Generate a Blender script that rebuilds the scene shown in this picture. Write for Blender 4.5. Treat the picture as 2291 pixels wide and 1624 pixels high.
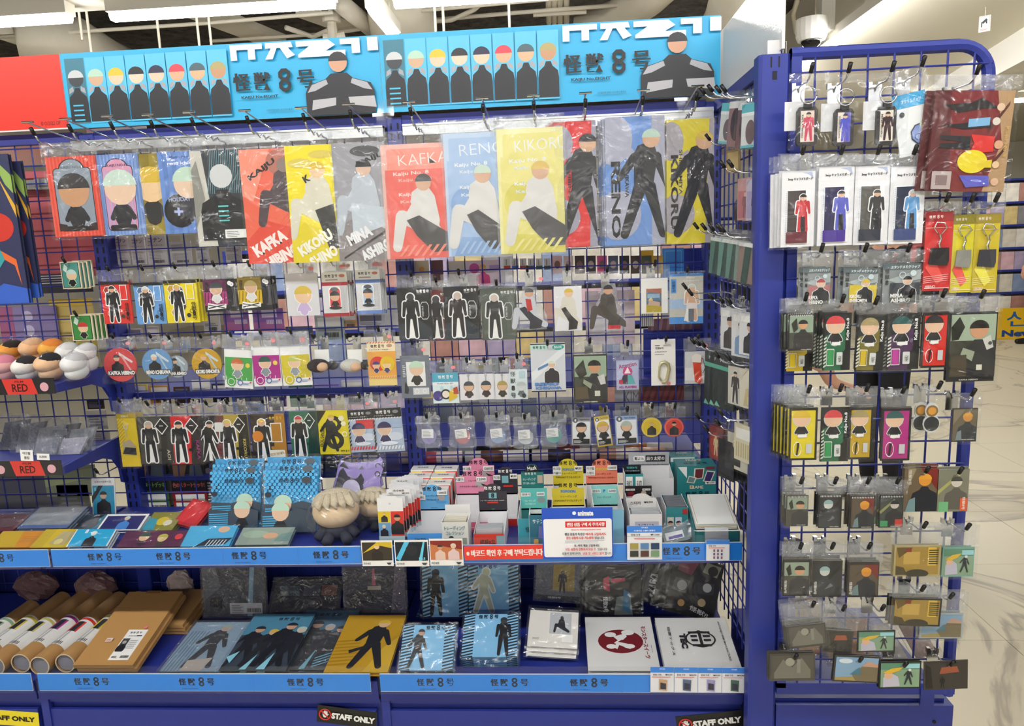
import bpy, math, random
from mathutils import Vector, Matrix
random.seed(7)
sc = bpy.context.scene
for o in list(bpy.data.objects):
    bpy.data.objects.remove(o)
COL = sc.collection

# ------------------------------------------------------------------ camera
IW, IH, FPX = 2291.0, 1624.0, 1627.66
CAM = Vector((0.41943, -2.09583, 1.45226))
C_RIGHT = Vector((0.99731753, 0.06209921, -0.0387484))
C_DOWN = Vector((-0.02774959, -0.16908716, -0.98521038))
C_FWD = Vector((-0.06773265, 0.98364283, -0.16691036))
cd = bpy.data.cameras.new('camera')
cd.sensor_width = 36.0
cd.lens = FPX / IW * 36.0
cd.clip_start = 0.05
cd.clip_end = 100
cam = bpy.data.objects.new('camera', cd)
COL.objects.link(cam)
m3 = Matrix((C_RIGHT, -C_DOWN, -C_FWD)).transposed()
cam.matrix_world = Matrix.Translation(CAM) @ m3.to_4x4()
sc.camera = cam

# ------------------------------------------------------------------ world, exposure
w = bpy.data.worlds.new('world')
sc.world = w
w.use_nodes = True
w.node_tree.nodes['Background'].inputs[0].default_value = (0.93, 0.96, 1.0, 1)
w.node_tree.nodes['Background'].inputs[1].default_value = 0.0
sc.view_settings.view_transform = 'Standard'
sc.view_settings.look = 'None'
sc.view_settings.gamma = 1.0
sc.view_settings.use_curve_mapping = False
sc.view_settings.exposure = 0.22
LAMP = 52.0      # emission of the LED battens
try:
    sc.cycles.transparent_max_bounces = 16
except Exception:
    pass


# ------------------------------------------------------------------ helpers
def at(u, v, Y=None, X=None, Z=None):
    d = C_RIGHT * ((u - IW / 2) / FPX) + C_DOWN * ((v - IH / 2) / FPX) + C_FWD
    if Y is not None:
        t = (Y - CAM.y) / d.y
    elif X is not None:
        t = (X - CAM.x) / d.x
    else:
        t = (Z - CAM.z) / d.z
    return CAM + d * t


def lin(h):
    h = h.lstrip('#')
    if len(h) == 3:
        h = ''.join(c * 2 for c in h)
    out = []
    for i in (0, 2, 4):
        c = int(h[i:i + 2], 16) / 255
        out.append(c / 12.92 if c <= 0.04045 else ((c + 0.055) / 1.055) ** 2.4)
    return tuple(out) + (1.0,)


MATS = {}


def newmat(name):
    m = bpy.data.materials.new(name)
    m.use_nodes = True
    return m, m.node_tree, m.node_tree.nodes['Principled BSDF']


def mat(hexcol, rough=0.45, metal=0.0, noise=0.0, nscale=40, bump=0.0, bscale=60, coat=0.0):
    k = (hexcol, rough, metal, noise, nscale, bump, bscale, coat)
    if k in MATS:
        return MATS[k]
    m, nt, b = newmat('paint_' + hexcol.strip('#'))
    c = lin(hexcol)
    b.inputs['Base Color'].default_value = c
    b.inputs['Roughness'].default_value = rough
    b.inputs['Metallic'].default_value = metal
    b.inputs['Coat Weight'].default_value = coat
    if noise or bump:
        tc = nt.nodes.new('ShaderNodeTexCoord')
        nz = nt.nodes.new('ShaderNodeTexNoise')
        nz.inputs['Scale'].default_value = nscale
        nz.inputs['Detail'].default_value = 5
        nt.links.new(tc.outputs['Object'], nz.inputs['Vector'])
        if noise:
            r = nt.nodes.new('ShaderNodeMapRange')
            r.inputs[3].default_value = 1 - noise
            r.inputs[4].default_value = 1 + noise
            nt.links.new(nz.outputs[0], r.inputs[0])
            mx = nt.nodes.new('ShaderNodeMix')
            mx.data_type = 'RGBA'
            mx.blend_type = 'MULTIPLY'
            mx.inputs[0].default_value = 1
            mx.inputs[6].default_value = c
            nt.links.new(r.outputs[0], mx.inputs[7])
            nt.links.new(mx.outputs[2], b.inputs['Base Color'])
        if bump:
            n2 = nt.nodes.new('ShaderNodeTexNoise')
            n2.inputs['Scale'].default_value = bscale
            n2.inputs['Detail'].default_value = 4
            nt.links.new(tc.outputs['Object'], n2.inputs['Vector'])
            bp = nt.nodes.new('ShaderNodeBump')
            bp.inputs['Strength'].default_value = bump
            bp.inputs['Distance'].default_value = 0.02
            nt.links.new(n2.outputs[0], bp.inputs['Height'])
            nt.links.new(bp.outputs[0], b.inputs['Normal'])
    MATS[k] = m
    return m


def film(name, tint=(0.97, 0.98, 0.985), gloss=0.10, rough=0.12, bump=0.6, scale=9, milk=0.0):
    m = bpy.data.materials.new(name)
    m.use_nodes = True
    nt = m.node_tree
    for n in list(nt.nodes):
        nt.nodes.remove(n)
    out = nt.nodes.new('ShaderNodeOutputMaterial')
    tr = nt.nodes.new('ShaderNodeBsdfTransparent')
    tr.inputs[0].default_value = tint + (1,)
    gl = nt.nodes.new('ShaderNodeBsdfGlossy')
    gl.inputs['Roughness'].default_value = rough
    lw = nt.nodes.new('ShaderNodeLayerWeight')
    lw.inputs[0].default_value = 0.5
    pw = nt.nodes.new('ShaderNodeMath')
    pw.operation = 'POWER'
    pw.inputs[1].default_value = 5
    nt.links.new(lw.outputs['Facing'], pw.inputs[0])
    ad = nt.nodes.new('ShaderNodeMath')
    ad.operation = 'MULTIPLY_ADD'
    ad.use_clamp = True
    ad.inputs[1].default_value = 0.35
    ad.inputs[2].default_value = gloss + .03
    nt.links.new(pw.outputs[0], ad.inputs[0])
    mx = nt.nodes.new('ShaderNodeMixShader')
    nt.links.new(ad.outputs[0], mx.inputs[0])
    nt.links.new(tr.outputs[0], mx.inputs[1])
    nt.links.new(gl.outputs[0], mx.inputs[2])
    last = mx
    if milk:
        df = nt.nodes.new('ShaderNodeBsdfTranslucent')
        df.inputs[0].default_value = (0.85, 0.87, 0.9, 1)
        d2 = nt.nodes.new('ShaderNodeBsdfDiffuse')
        d2.inputs[0].default_value = (0.8, 0.82, 0.85, 1)
        m1 = nt.nodes.new('ShaderNodeMixShader')
        nt.links.new(df.outputs[0], m1.inputs[1])
        nt.links.new(d2.outputs[0], m1.inputs[2])
        m2 = nt.nodes.new('ShaderNodeMixShader')
        m2.inputs[0].default_value = milk
        nt.links.new(mx.outputs[0], m2.inputs[1])
        nt.links.new(m1.outputs[0], m2.inputs[2])
        last = m2
    if bump:
        tc = nt.nodes.new('ShaderNodeTexCoord')
        oi = nt.nodes.new('ShaderNodeObjectInfo')
        va = nt.nodes.new('ShaderNodeVectorMath')
        va.operation = 'ADD'
        nt.links.new(tc.outputs['Object'], va.inputs[0])
        nt.links.new(oi.outputs['Location'], va.inputs[1])
        nz = nt.nodes.new('ShaderNodeTexNoise')
        nz.inputs['Scale'].default_value = scale
        nz.inputs['Detail'].default_value = 3
        nz.inputs['Distortion'].default_value = 1.2
        nt.links.new(va.outputs[0], nz.inputs['Vector'])
        bp = nt.nodes.new('ShaderNodeBump')
        bp.inputs['Strength'].default_value = bump
        bp.inputs['Distance'].default_value = 0.04
        nt.links.new(nz.outputs[0], bp.inputs['Height'])
        nt.links.new(bp.outputs[0], gl.inputs['Normal'])
    nt.links.new(last.outputs[0], out.inputs[0])
    return m


FILM = film('clear_film', gloss=0.02, rough=0.16, bump=.8, scale=8, milk=0.015)
FILM_H = film('clear_film_header', gloss=0.07, rough=0.16, bump=1.0, scale=14, milk=0.16)
FROST = film('frosted_film', gloss=0.03, rough=0.25, bump=0.4, scale=10, milk=0.14)
ACRYL = film('clear_acrylic', tint=(.985, .99, .995), gloss=0.0, rough=0.05, bump=0.0, milk=0.0)
FILM_DK = film('crinkled_film', tint=(0.82, 0.83, 0.86), gloss=0.08, rough=0.12, bump=1.0, scale=22, milk=0.10)

pm, pnt, pb = newmat('printed_ink')
_a = pnt.nodes.new('ShaderNodeVertexColor')
_a.layer_name = 'Col'
pnt.links.new(_a.outputs[0], pb.inputs['Base Color'])
pb.inputs['Roughness'].default_value = 0.38
PRINT = pm
BLUE = mat('#293790', 0.42, noise=0.04, nscale=6)
NAVY = mat('#28338c', 0.45)
CHROME = mat('#d4d6d9', 0.16, 1.0)
STEEL = mat('#c3c6c8', 0.3, 1.0)
BLACK = mat('#141416', 0.4)
WHITE = mat('#f2f2f0', 0.4)
SLOT = mat('#07071c', 0.6)
CREAM = mat('#d6cfbd', 0.6, noise=0.06, nscale=8)


class MB:
    """collects geometry of one mesh"""

    def __init__(s):
        s.v, s.f, s.c = [], [], []

    def box(s, x0, y0, z0, x1, y1, z1, col=None):
        b = len(s.v)
        s.v += [(x, y, z) for z in (z0, z1) for y in (y0, y1) for x in (x0, x1)]
        for f in ((0, 2, 3, 1), (4, 5, 7, 6), (0, 1, 5, 4), (2, 6, 7, 3), (0, 4, 6, 2), (1, 3, 7, 5)):
            s.f.append(tuple(b + i for i in f))
            s.c.append(col)
        return s

    def bbox(s, x0, y0, z0, x1, y1, z1, r=0.002, col=None):
        """box with chamfered vertical (z) edges"""
        r = min(r, (x1 - x0) / 2.01, (y1 - y0) / 2.01)
        pl = [(x0 + r, y0), (x1 - r, y0), (x1, y0 + r), (x1, y1 - r), (x1 - r, y1), (x0 + r, y1), (x0, y1 - r), (x0, y0 + r)]
        return s.prism(pl, z0, z1, 'z', col)

    def prism(s, pl, a, b_, axis='z', col=None):
        n = len(pl)
        b = len(s.v)
        for h in (a, b_):
            for p, q in pl:
                s.v.append({'z': (p, q, h), 'y': (p, h, q), 'x': (h, p, q)}[axis])
        s.f.append(tuple(b + i for i in reversed(range(n))))
        s.f.append(tuple(b + n + i for i in range(n)))
        s.c += [col, col]
        for i in range(n):
            j = (i + 1) % n
            s.f.append((b + i, b + j, b + n + j, b + n + i))
            s.c.append(col)
        return s

    def tube(s, pts, r, n=8, cap=True, col=None):
        pts = [Vector(p) for p in pts]
        rs = r if isinstance(r, (list, tuple)) else [r] * len(pts)
        b = len(s.v)
        up = None
        for i, p in enumerate(pts):
            if i == 0:
                t = pts[1] - pts[0]
            elif i == len(pts) - 1:
                t = pts[-1] - pts[-2]
            else:
                t = (pts[i + 1] - p).normalized() + (p - pts[i - 1]).normalized()
            t = t.normalized() if t.length > 1e-9 else Vector((0, 0, 1))
            if up is None:
                up = Vector((0, 0, 1)) if abs(t.z) < 0.9 else Vector((1, 0, 0))
            a = t.cross(up)
            if a.length < 1e-6:
                a = t.cross(Vector((1, 0, 0)))
            a.normalize()
            c = a.cross(t).normalized()
            up = c
            for k in range(n):
                an = 2 * math.pi * k / n
                s.v.append(tuple(p + (a * math.cos(an) + c * math.sin(an)) * rs[i]))
        for i in range(len(pts) - 1):
            for k in range(n):
                k2 = (k + 1) % n
                s.f.append((b + i * n + k, b + i * n + k2, b + (i + 1) * n + k2, b + (i + 1) * n + k))
                s.c.append(col)
        if cap:
            s.f.append(tuple(b + k for k in reversed(range(n))))
            s.f.append(tuple(b + (len(pts) - 1) * n + k for k in range(n)))
            s.c += [col, col]
        return s

    def ell(s, c, r, nu=14, nv=9, col=None):
        b = len(s.v)
        cx, cy, cz = c
        for j in range(nv + 1):
            th = math.pi * j / nv
            for i in range(nu):
                ph = 2 * math.pi * i / nu
                s.v.append((cx + r[0] * math.sin(th) * math.cos(ph), cy + r[1] * math.sin(th) * math.sin(ph), cz + r[2] * math.cos(th)))
        for j in range(nv):
            for i in range(nu):
                i2 = (i + 1) % nu
                s.f.append((b + j * nu + i, b + (j + 1) * nu + i, b + (j + 1) * nu + i2, b + j * nu + i2))
                s.c.append(col)
        return s

    def quad(s, *p, col=None):
        b = len(s.v)
        s.v += [tuple(q) for q in p]
        s.f.append(tuple(range(b, b + len(p))))
        s.c.append(col)
        return s

    def mesh(s, name, smooth=False):
        me = bpy.data.meshes.new(name)
        me.from_pydata(s.v, [], s.f)
        if any(c is not None for c in s.c):
            at_ = me.color_attributes.new('Col', 'FLOAT_COLOR', 'CORNER')
            buf = []
            cc = {}
            for p in me.polygons:
                h = s.c[p.index] or '#ffffff'
                if h not in cc:
                    cc[h] = lin(h)
                buf.extend(cc[h] * p.loop_total)
            at_.data.foreach_set('color', buf)
        if smooth:
            me.polygons.foreach_set('use_smooth', [True] * len(me.polygons))
        me.update()
        return me


def link(name, me, m=None, parent=None, loc=(0, 0, 0), rot=(0, 0, 0), smooth=False):
    if isinstance(me, MB):
        me = me.mesh(name, smooth)
    o = bpy.data.objects.new(name, me)
    if m is not None and not me.materials:
        me.materials.append(m)
    COL.objects.link(o)
    o.parent = parent
    o.location = loc
    o.rotation_euler = rot
    return o


def tag(o, label, cat, group=None, kind=None):
    if label:
        o['label'] = label
    if cat:
        o['category'] = cat
    if group:
        o['group'] = group
    if kind:
        o['kind'] = kind
    return o


def empty(name, loc, rz=0, rx=0):
    o = bpy.data.objects.new(name, None)
    o.empty_display_size = 0.02
    COL.objects.link(o)
    o.location = loc
    o.rotation_euler = (rx, 0, rz)
    return o


def struct(name, mb, m, parent=None):
    o = link(name, mb, m, parent)
    if parent is None:
        o['kind'] = 'structure'
    return o


def copy_tree(o, parent=None):
    c = o.copy()
    COL.objects.link(c)
    c.parent = parent
    for ch in o.children:
        copy_tree(ch, c)
    return c


# ------------------------------------------------------------------ text and flat print
TXT = {}


def text_mesh(body, bold=0.0):
    k = (body, bold)
    if k in TXT:
        return TXT[k]
    cu = bpy.data.curves.new('lettering', 'FONT')
    cu.body = body
    cu.size = 1.0
    cu.resolution_u = 2
    cu.offset = bold
    cu.fill_mode = 'FRONT'
    ob = bpy.data.objects.new('lettering', cu)
    COL.objects.link(ob)
    dg = bpy.context.evaluated_depsgraph_get()
    me = bpy.data.meshes.new_from_object(ob.evaluated_get(dg))
    vs = [(v.co.x, v.co.y) for v in me.vertices]
    fs = [tuple(p.vertices) for p in me.polygons]
    bpy.data.objects.remove(ob)
    bpy.data.meshes.remove(me)
    if vs:
        x0, x1 = min(v[0] for v in vs), max(v[0] for v in vs)
        y0, y1 = min(v[1] for v in vs), max(v[1] for v in vs)
    else:
        x0 = y0 = 0
        x1 = y1 = 1
    r = ([(v[0] - (x0 + x1) / 2, v[1] - (y0 + y1) / 2) for v in vs], fs, max(x1 - x0, 1e-3), max(y1 - y0, 1e-3))
    TXT[k] = r
    return r


def capsule(x0, y0, r0, x1, y1, r1, n=6):
    a = math.atan2(y1 - y0, x1 - x0)
    out = []
    for i in range(n + 1):
        t = a + math.pi / 2 + math.pi * i / n
        out.append((x0 + r0 * math.cos(t), y0 + r0 * math.sin(t)))
    for i in range(n + 1):
        t = a - math.pi / 2 + math.pi * i / n
        out.append((x1 + r1 * math.cos(t), y1 + r1 * math.sin(t)))
    return out


POSE = {
    'stand': ((0, .91, .085), [(0, .78, .11, 0, .52, .085), (-.13, .78, .045, -.17, .5, .03), (.13, .78, .045, .17, .5, .03), (-.055, .5, .06, -.1, .03, .038), (.055, .5, .06, .1, .03, .038)]),
    'bust': ((0, .78, .145), 'B'),
    'sit': ((.02, .86, .1), [(0, .66, .16, .06, .36, .15), (-.05, .66, .05, -.3, .3, .04), (.05, .3, .1, -.28, .45, .08), (-.28, .45, .08, -.36, .06, .06), (.1, .28, .11, .38, .1, .07)]),
    'chibi': ((0, .66, .3), [(0, .3, .14, 0, .1, .15), (-.1, .3, .06, -.2, .14, .05), (.1, .3, .06, .2, .14, .05)]),
    'walk': ((.05, .9, .08), [(0, .76, .11, -.02, .5, .09), (-.1, .74, .045, -.24, .56, .03), (.1, .74, .045, .2, .48, .03), (-.05, .48, .06, -.2, .04, .04), (.03, .48, .06, .16, .04, .04)]),
}


class Art:
    """flat print on a w x h sheet, local x right, z up, facing -y"""

    def __init__(s, w, h, y=-0.0004, step=0.00012, clip=True):
        s.w, s.h, s.y, s.st, s.L = w, h, y, step, 0
        s.m = MB()
        s.clip = clip

    def poly(s, pts, col):
        """points in metres"""
        if s.clip:
            pts = [(min(max(x, 0), s.w), min(max(z, 0), s.h)) for x, z in pts]
        s.L += .25
        y = s.y - s.L * s.st
        s.m.quad(*[(x - s.w / 2, y, z) for x, z in pts], col=col)

    def P(s, pts, col):
        s.L += 1
        s.poly([(x * s.w, z * s.h) for x, z in pts], col)

    def R(s, x0, y0, x1, y1, col):
        s.P([(x0, y0), (x1, y0), (x1, y1), (x0, y1)], col)

    def RR(s, x0, y0, x1, y1, col, r=0.1):
        """rounded rectangle, r in width fractions"""
        s.L += 1
        X0, Y0, X1, Y1 = x0 * s.w, y0 * s.h, x1 * s.w, y1 * s.h
        r = min(r * s.w, (X1 - X0) / 2, (Y1 - Y0) / 2)
        pts = []
        for cx, cy, a in ((X1 - r, Y1 - r, 0), (X0 + r, Y1 - r, 90), (X0 + r, Y0 + r, 180), (X1 - r, Y0 + r, 270)):
            for k in range(4):
                t = math.radians(a + 30 * k)
                pts.append((cx + r * math.cos(t), cy + r * math.sin(t)))
        s.poly(pts, col)

    def E(s, cx, cy, r, col, ry=None, n=20):
        """ellipse, radius in width fractions"""
        s.L += 1
        ry = r if ry is None else ry
        s.poly([(cx * s.w + r * s.w * math.cos(2 * math.pi * i / n), cy * s.h + ry * s.w * math.sin(2 * math.pi * i / n)) for i in range(n)], col)

    def ring(s, cx, cy, r, t, col, n=20, ry=None):
        s.L += 1
        ry = r if ry is None else ry
        for i in range(n):
            a, b = 2 * math.pi * i / n, 2 * math.pi * (i + 1) / n
            q = []
            for rr, an in ((1, a), (1, b), (1 - t / r, b), (1 - t / r, a)):
                q.append((cx * s.w + rr * r * s.w * math.cos(an), cy * s.h + rr * ry * s.w * math.sin(an)))
            s.poly(q, col)

    def S(s, x0, y0, x1, y1, n, col, slant=0.0, duty=0.5):
        """n stripes across, slanted"""
        s.L += 1
        d = (x1 - x0) / n
        for i in range(n):
            a = x0 + i * d
            b = a + d * duty
            s.poly([(p * s.w, q * s.h) for p, q in ((a, y0), (b, y0), (b + slant, y1), (a + slant, y1))], col)

    def H(s, x0, y0, x1, y1, n, col, slant=0.0, duty=0.5):
        """n stripes stacked"""
        s.L += 1
        d = (y1 - y0) / n
        for i in range(n):
            a = y0 + i * d
            b = a + d * duty
            s.poly([(p * s.w, q * s.h) for p, q in ((x0, a), (x1, a + slant), (x1, b + slant), (x0, b))], col)

    def T(s, txt, cx, cy, w, col, rot=0, h=None, bold=0.02):
        s.L += 1
        cjk = any(ord(c_) > 0x2e00 for c_ in txt)
        if cjk and bold >= .02:
            for k_ in (-1, 1):
                s.T(txt, cx + (k_ * .004 * w if abs(rot) not in (90, 270) else 0), cy + (k_ * .004 * w if abs(rot) in (90, 270) else 0), w, col, rot, h, .006)
            return
        vs, fs, tw, th = text_mesh(txt, min(bold, .006) if cjk else bold)
        W = w * (s.h if abs(rot) in (90, 270) else s.w)
        sx = W / tw
        sy = sx if h is None else h * (s.w if abs(rot) in (90, 270) else s.h) / th
        c, sn = math.cos(math.radians(rot)), math.sin(math.radians(rot))
        b = len(s.m.v)
        y = s.y - s.L * s.st
        for x, z in vs:
            X, Z = x * sx, z * sy
            px = cx * s.w + X * c - Z * sn
            pz = cy * s.h + X * sn + Z * c
            if s.clip:
                px, pz = min(max(px, 0), s.w), min(max(pz, 0), s.h)
            s.m.v.append((px - s.w / 2, y, pz))
        for f in fs:
            s.m.f.append(tuple(b + i for i in f))
            s.m.c.append(col)

    def logo(s, cx, cy, w, col, rot=0, sub=True):
        """the four-sign title with its octagonal 8; w along the writing"""
        s.L += 1
        W = w * (s.h if abs(rot) == 90 else s.w)
        c, sn = math.cos(math.radians(rot)), math.sin(math.radians(rot))
        y = s.y - s.L * s.st

        def put(vs, fs, ox, oz, sx, sz, z0=0.0):
            b = len(s.m.v)
            for x, z in vs:
                X, Z = ox + x * sx, oz + z * sz
                px, pz = cx * s.w + X * c - Z * sn, cy * s.h + X * sn + Z * c
                if s.clip:
                    px, pz = min(max(px, 0), s.w), min(max(pz, 0), s.h)
                s.m.v.append((px - s.w / 2, y - z0, pz))
            for f in fs:
                s.m.f.append(tuple(b + i for i in f))
                s.m.c.append(col)
        for ch, ox in (('怪', -.40), ('獣', -.14), ('号', .40)):
            vs, fs, tw, th = text_mesh(ch, 0.008)
            for k_ in range(3):
                put(vs, fs, (ox + .007 * (k_ - 1)) * W, 0, W * .20 / tw, W * .21 / th, k_ * 3e-5)
        s.L += 1
        y = s.y - s.L * s.st
        for zi, zc in enumerate((.061, -.061)):
            vs, fs = [], []
            for k in range(8):
                a = math.pi / 8 + k * math.pi / 4
                vs += [(math.cos(a) * 1.0, math.sin(a)), (math.cos(a) * .44, math.sin(a) * .44)]
            for k in range(8):
                k2 = (k + 1) % 8
                fs.append((2 * k, 2 * k2, 2 * k2 + 1, 2 * k + 1))
            put(vs, fs, .14 * W, zc * W, W * .082, W * .078, zi * 3e-5)
        if sub:
            put([(-.5, -.5), (.5, -.5), (.5, .5), (-.5, .5)], [(0, 1, 2, 3)], -.3 * W, -.2 * W, W * .42, W * .012)

    def fig(s, cx, y0, hgt, body='#23242b', head='#d8b49a', cap=None, pose='stand', edge=None, sx=1.0):
        """plain faceless figure sign; hgt as fraction of sheet height"""
        H = hgt * s.h
        hd, segs = POSE[pose]
        X = lambda x: cx * s.w + x * H * sx
        Z = lambda z: y0 * s.h + z * H
        if segs == 'B':
            tor = lambda k: [(-.3 - k, 0), (-.3 - k, .34), (-.27 - k, .46), (-.12, .54 + k), (-.07 - k, .62), (.07 + k, .62), (.12, .54 + k), (.27 + k, .46), (.3 + k, .34), (.3 + k, 0)]
            s.L += 1
            if edge:
                s.poly([(X(p), Z(q)) for p, q in tor(.03)], edge)
                s.L += 1
                s.poly(capsule(X(0), Z(hd[1]), (hd[2] + .03) * H, X(0), Z(hd[1]) + 1e-5, (hd[2] + .03) * H, 7), edge)
                s.L += 1
            s.poly([(X(p), Z(q)) for p, q in tor(0)], body)
            segs, edge = [], None
        if edge:
            s.L += 1
            d = .028
            for g in segs:
                s.poly(capsule(X(g[0]), Z(g[1]), (g[2] + d) * H, X(g[3]), Z(g[4]), (g[5] + d) * H, 4), edge)
            s.poly(capsule(X(hd[0]), Z(hd[1]), (hd[2] + d) * H, X(hd[0]), Z(hd[1]) + 1e-5, (hd[2] + d) * H, 7), edge)
            s.L += 1
        s.L += 1
        for g in segs:
            s.poly(capsule(X(g[0]), Z(g[1]), g[2] * H, X(g[3]), Z(g[4]), g[5] * H, 4), body)
        s.L += 1
        s.poly(capsule(X(hd[0]), Z(hd[1]), hd[2] * H, X(hd[0]), Z(hd[1]) + 1e-5, hd[2] * H, 7), head)
        if cap:
            s.L += 1
            n = 8
            r = hd[2] * H * 1.06
            s.poly([(X(hd[0]) + r * math.cos(math.pi * i / n), Z(hd[1]) + .15 * r + r * math.sin(math.pi * i / n) * .9) for i in range(n + 1)], cap)

    def bar(s, x0, y0, x1, y1, col='#222'):
        s.L += 1
        rr = random.Random(int(x0 * 997 + y0 * 131))
        x = x0
        while x < x1:
            wd = (x1 - x0) * rr.choice((.02, .035, .05))
            s.poly([(p * s.w, q * s.h) for p, q in ((x, y0), (min(x + wd, x1), y0), (min(x + wd, x1), y1), (x, y1))], col)
            x += wd + (x1 - x0) * rr.choice((.02, .03))

    def lines(s, x0, y0, x1, y1, n, col='#8b8d94'):
        s.L += 1
        rr = random.Random(n * 31 + int(x0 * 100))
        d = (y1 - y0) / n
        for i in range(n):
            xe = x1 - (x1 - x0) * rr.random() * .35
            s.poly([(p * s.w, q * s.h) for p, q in ((x0, y0 + i * d), (xe, y0 + i * d), (xe, y0 + (i + .45) * d), (x0, y0 + (i + .45) * d))], col)

    def link(s, parent, name='print'):
        if not s.m.f:
            return None
        return link(name, s.m, PRINT, parent)


def run_art(a, cmds):
    for c in cmds:
        if callable(c):
            c(a)
        else:
            k = dict(c[-1]) if isinstance(c[-1], dict) else {}
            args = c[1:-1] if isinstance(c[-1], dict) else c[1:]
            getattr(a, c[0])(*args, **k)


def crinkle(x0, z0, x1, z1, y, amp, nx, nz, seed):
    """slightly wavy clear sheet"""
    m = MB()
    r = random.Random(seed)
    for j in range(nz + 1):
        for i in range(nx + 1):
            ed = i in (0, nx) or j in (0, nz)
            m.v.append((x0 + (x1 - x0) * i / nx, y + (0 if ed else r.uniform(-amp, amp * .3)), z0 + (z1 - z0) * j / nz))
    for j in range(nz):
        for i in range(nx):
            a = j * (nx + 1) + i
            m.f.append((a, a + 1, a + nx + 2, a + nx + 1))
            m.c.append(None)
    return m


HOOKN = [0]


def hook_mesh(L, wavy=False):
    k = ('hook', round(L, 2), wavy)
    if k in MATS:
        return MATS[k]
    wi = MB()
    if wavy:
        pts = [(0, 0, 0)]
        n = 14
        for i in range(1, n):
            t = i / n
            pts.append((0, -L * t, .006 + (.005 * math.sin(i * 1.9) if 3 < i else 0) + .012 * max(0, t - .8) * 4))
        pts.append((0, -L, .026))
        wi.tube(pts, .0026, 6)
        tip = (0, -L, .026)
        tip2 = (0, -L - .012, .042)
    else:
        pts = [(0, 0, -.012), (0, -.008, -.003), (0, -.02, 0), (0, -L + .022, 0), (0, -L + .01, .004), (0, -L, .014)]
        wi.tube(pts, .0019, 6)
        tip = (0, -L + .002, .012)
        tip2 = (0, -L - .009, .027)
    cp = MB()
    cp.tube([tip, tip2], .0041 if not wavy else .0048, 8)
    cl = MB()
    if wavy:
        cl.box(-.013, -.004, -.024, .013, .004, .006)
    else:
        cl.box(-.012, -.003, -.034, .012, -.001, .002)
        for sx in (-.0125, .0055):
            cl.box(sx, -.0045, -.004, sx + .007, .0045, .007)
    MATS[k] = (wi.mesh('wire', True), cp.mesh('tip_cap', True), cl.mesh('clip'))
    for me, mm in zip(MATS[k], (CHROME, BLACK, CHROME)):
        me.materials.append(mm)
    return MATS[k]


def hook(X, Y0, Z, L, label, rz=0, wavy=False, group=None):
    r = empty('display_hook', (X, Y0, Z), rz)
    tag(r, label, 'hook', group)
    for n, me in zip(('wire', 'tip_cap', 'clip'), hook_mesh(L, wavy)):
        link(n, me, None, r)
    return r


SEED = [0]
DOTS = ('yellow cut-out', 'header charm', 'slumber card', 'coaster in a clear', 'two round charms', 'cyan header', 'tall black title', 'orange rubber charm', 'pale green capped mini', 'seated grey')


def card(name, label, cat, box, Y, body='#f3f3f1', art=(), th=0.002, bag=None, hk=None, n=1, rot=0.0, dy=0.004, dx=0.0, base=0.0, film_m=None, bodymat=None,
         group=None, shape=None, hoff=0.0, margin=0.005, extra=None, hooklabel=None, hgroup=None):
    """hanging flat product. box = pixel left, right, top, bottom of the printed sheet at depth Y"""
    SEED[0] += 1
    ul, ur, vt, vb = box
    um, vm = (ul + ur) / 2, (vt + vb) / 2
    c = at(um, vm, Y)
    X, zt, zb = c.x, at(um, vt, Y).z, at(um, vb, Y).z
    w = at(ur, vm, Y).x - at(ul, vm, Y).x
    h = zt - zb
    dy = max(dy, th + (.0078 if bag is not None or extra else .0012))
    bd = MB()
    if shape == 'disc':
        k = 24
        bd.prism([(w / 2 * math.cos(2 * math.pi * i / k), h / 2 + w / 2 * math.sin(2 * math.pi * i / k)) for i in range(k)], 0, th, 'y')
    elif shape:
        bd.prism([((x - .5) * w, z * h) for x, z in shape], 0, th, 'y')
    else:
        bd.box(-w / 2, 0, 0, w / 2, th, h)
    o = link(name, bd, bodymat or mat(body, 0.4), None, (X, Y, zb), (0, math.radians(rot), 0))
    tag(o, label, cat, group)
    a = Art(w, h)
    run_art(a, art)
    a.link(o)
    ztop = h
    if bag is not None:
        ztop = h + (at(um, bag, Y).z - zt)
        mz = margin
        bg = crinkle(-w / 2 - mz, -mz, w / 2 + mz, h + .002, -.0042, .0018, 4, 6, SEED[0])
        link('bag', bg, film_m or FILM, o)
        hd = crinkle(-w / 2 - mz, h + .002, w / 2 + mz, ztop, -.0042, .003, 4, 3, SEED[0] + 500)
        link('bag_header', hd, FILM_H, o)
        if any(t_ in label for t_ in DOTS):
            dz_ = h + (ztop - h) * .45
            link('price_dot', MB().prism([(w * .34 + .0065 * math.cos(t_ * .524), dz_ + .005 * math.sin(t_ * .524)) for t_ in range(12)], -.0056, -.0051, 'y'), mat('#ea8f98', .5), o)
    if extra:
        extra(o, w, h)
    if n > 1:
        for i in range(1, n):
            c2 = copy_tree(o)
            c2.location = (X + dx * i + random.uniform(-.0015, .0015), Y + dy * i, zb + random.uniform(-.002, .003))
            c2.rotation_euler = (0, math.radians(rot + random.uniform(-.7, .7)), 0)
            c2['label'] = label + ', behind the front one'
            c2['group'] = 'copies behind ' + label
    if hk is not None:
        # hk = depth of the grid the hook sits on
        hz = zb + ztop - .014
        L = abs(Y - hk) + .018
        hook(X + hoff, hk, hz, L, hooklabel or ('chrome hook holding the ' + label), group=hgroup)
    return o

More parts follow.
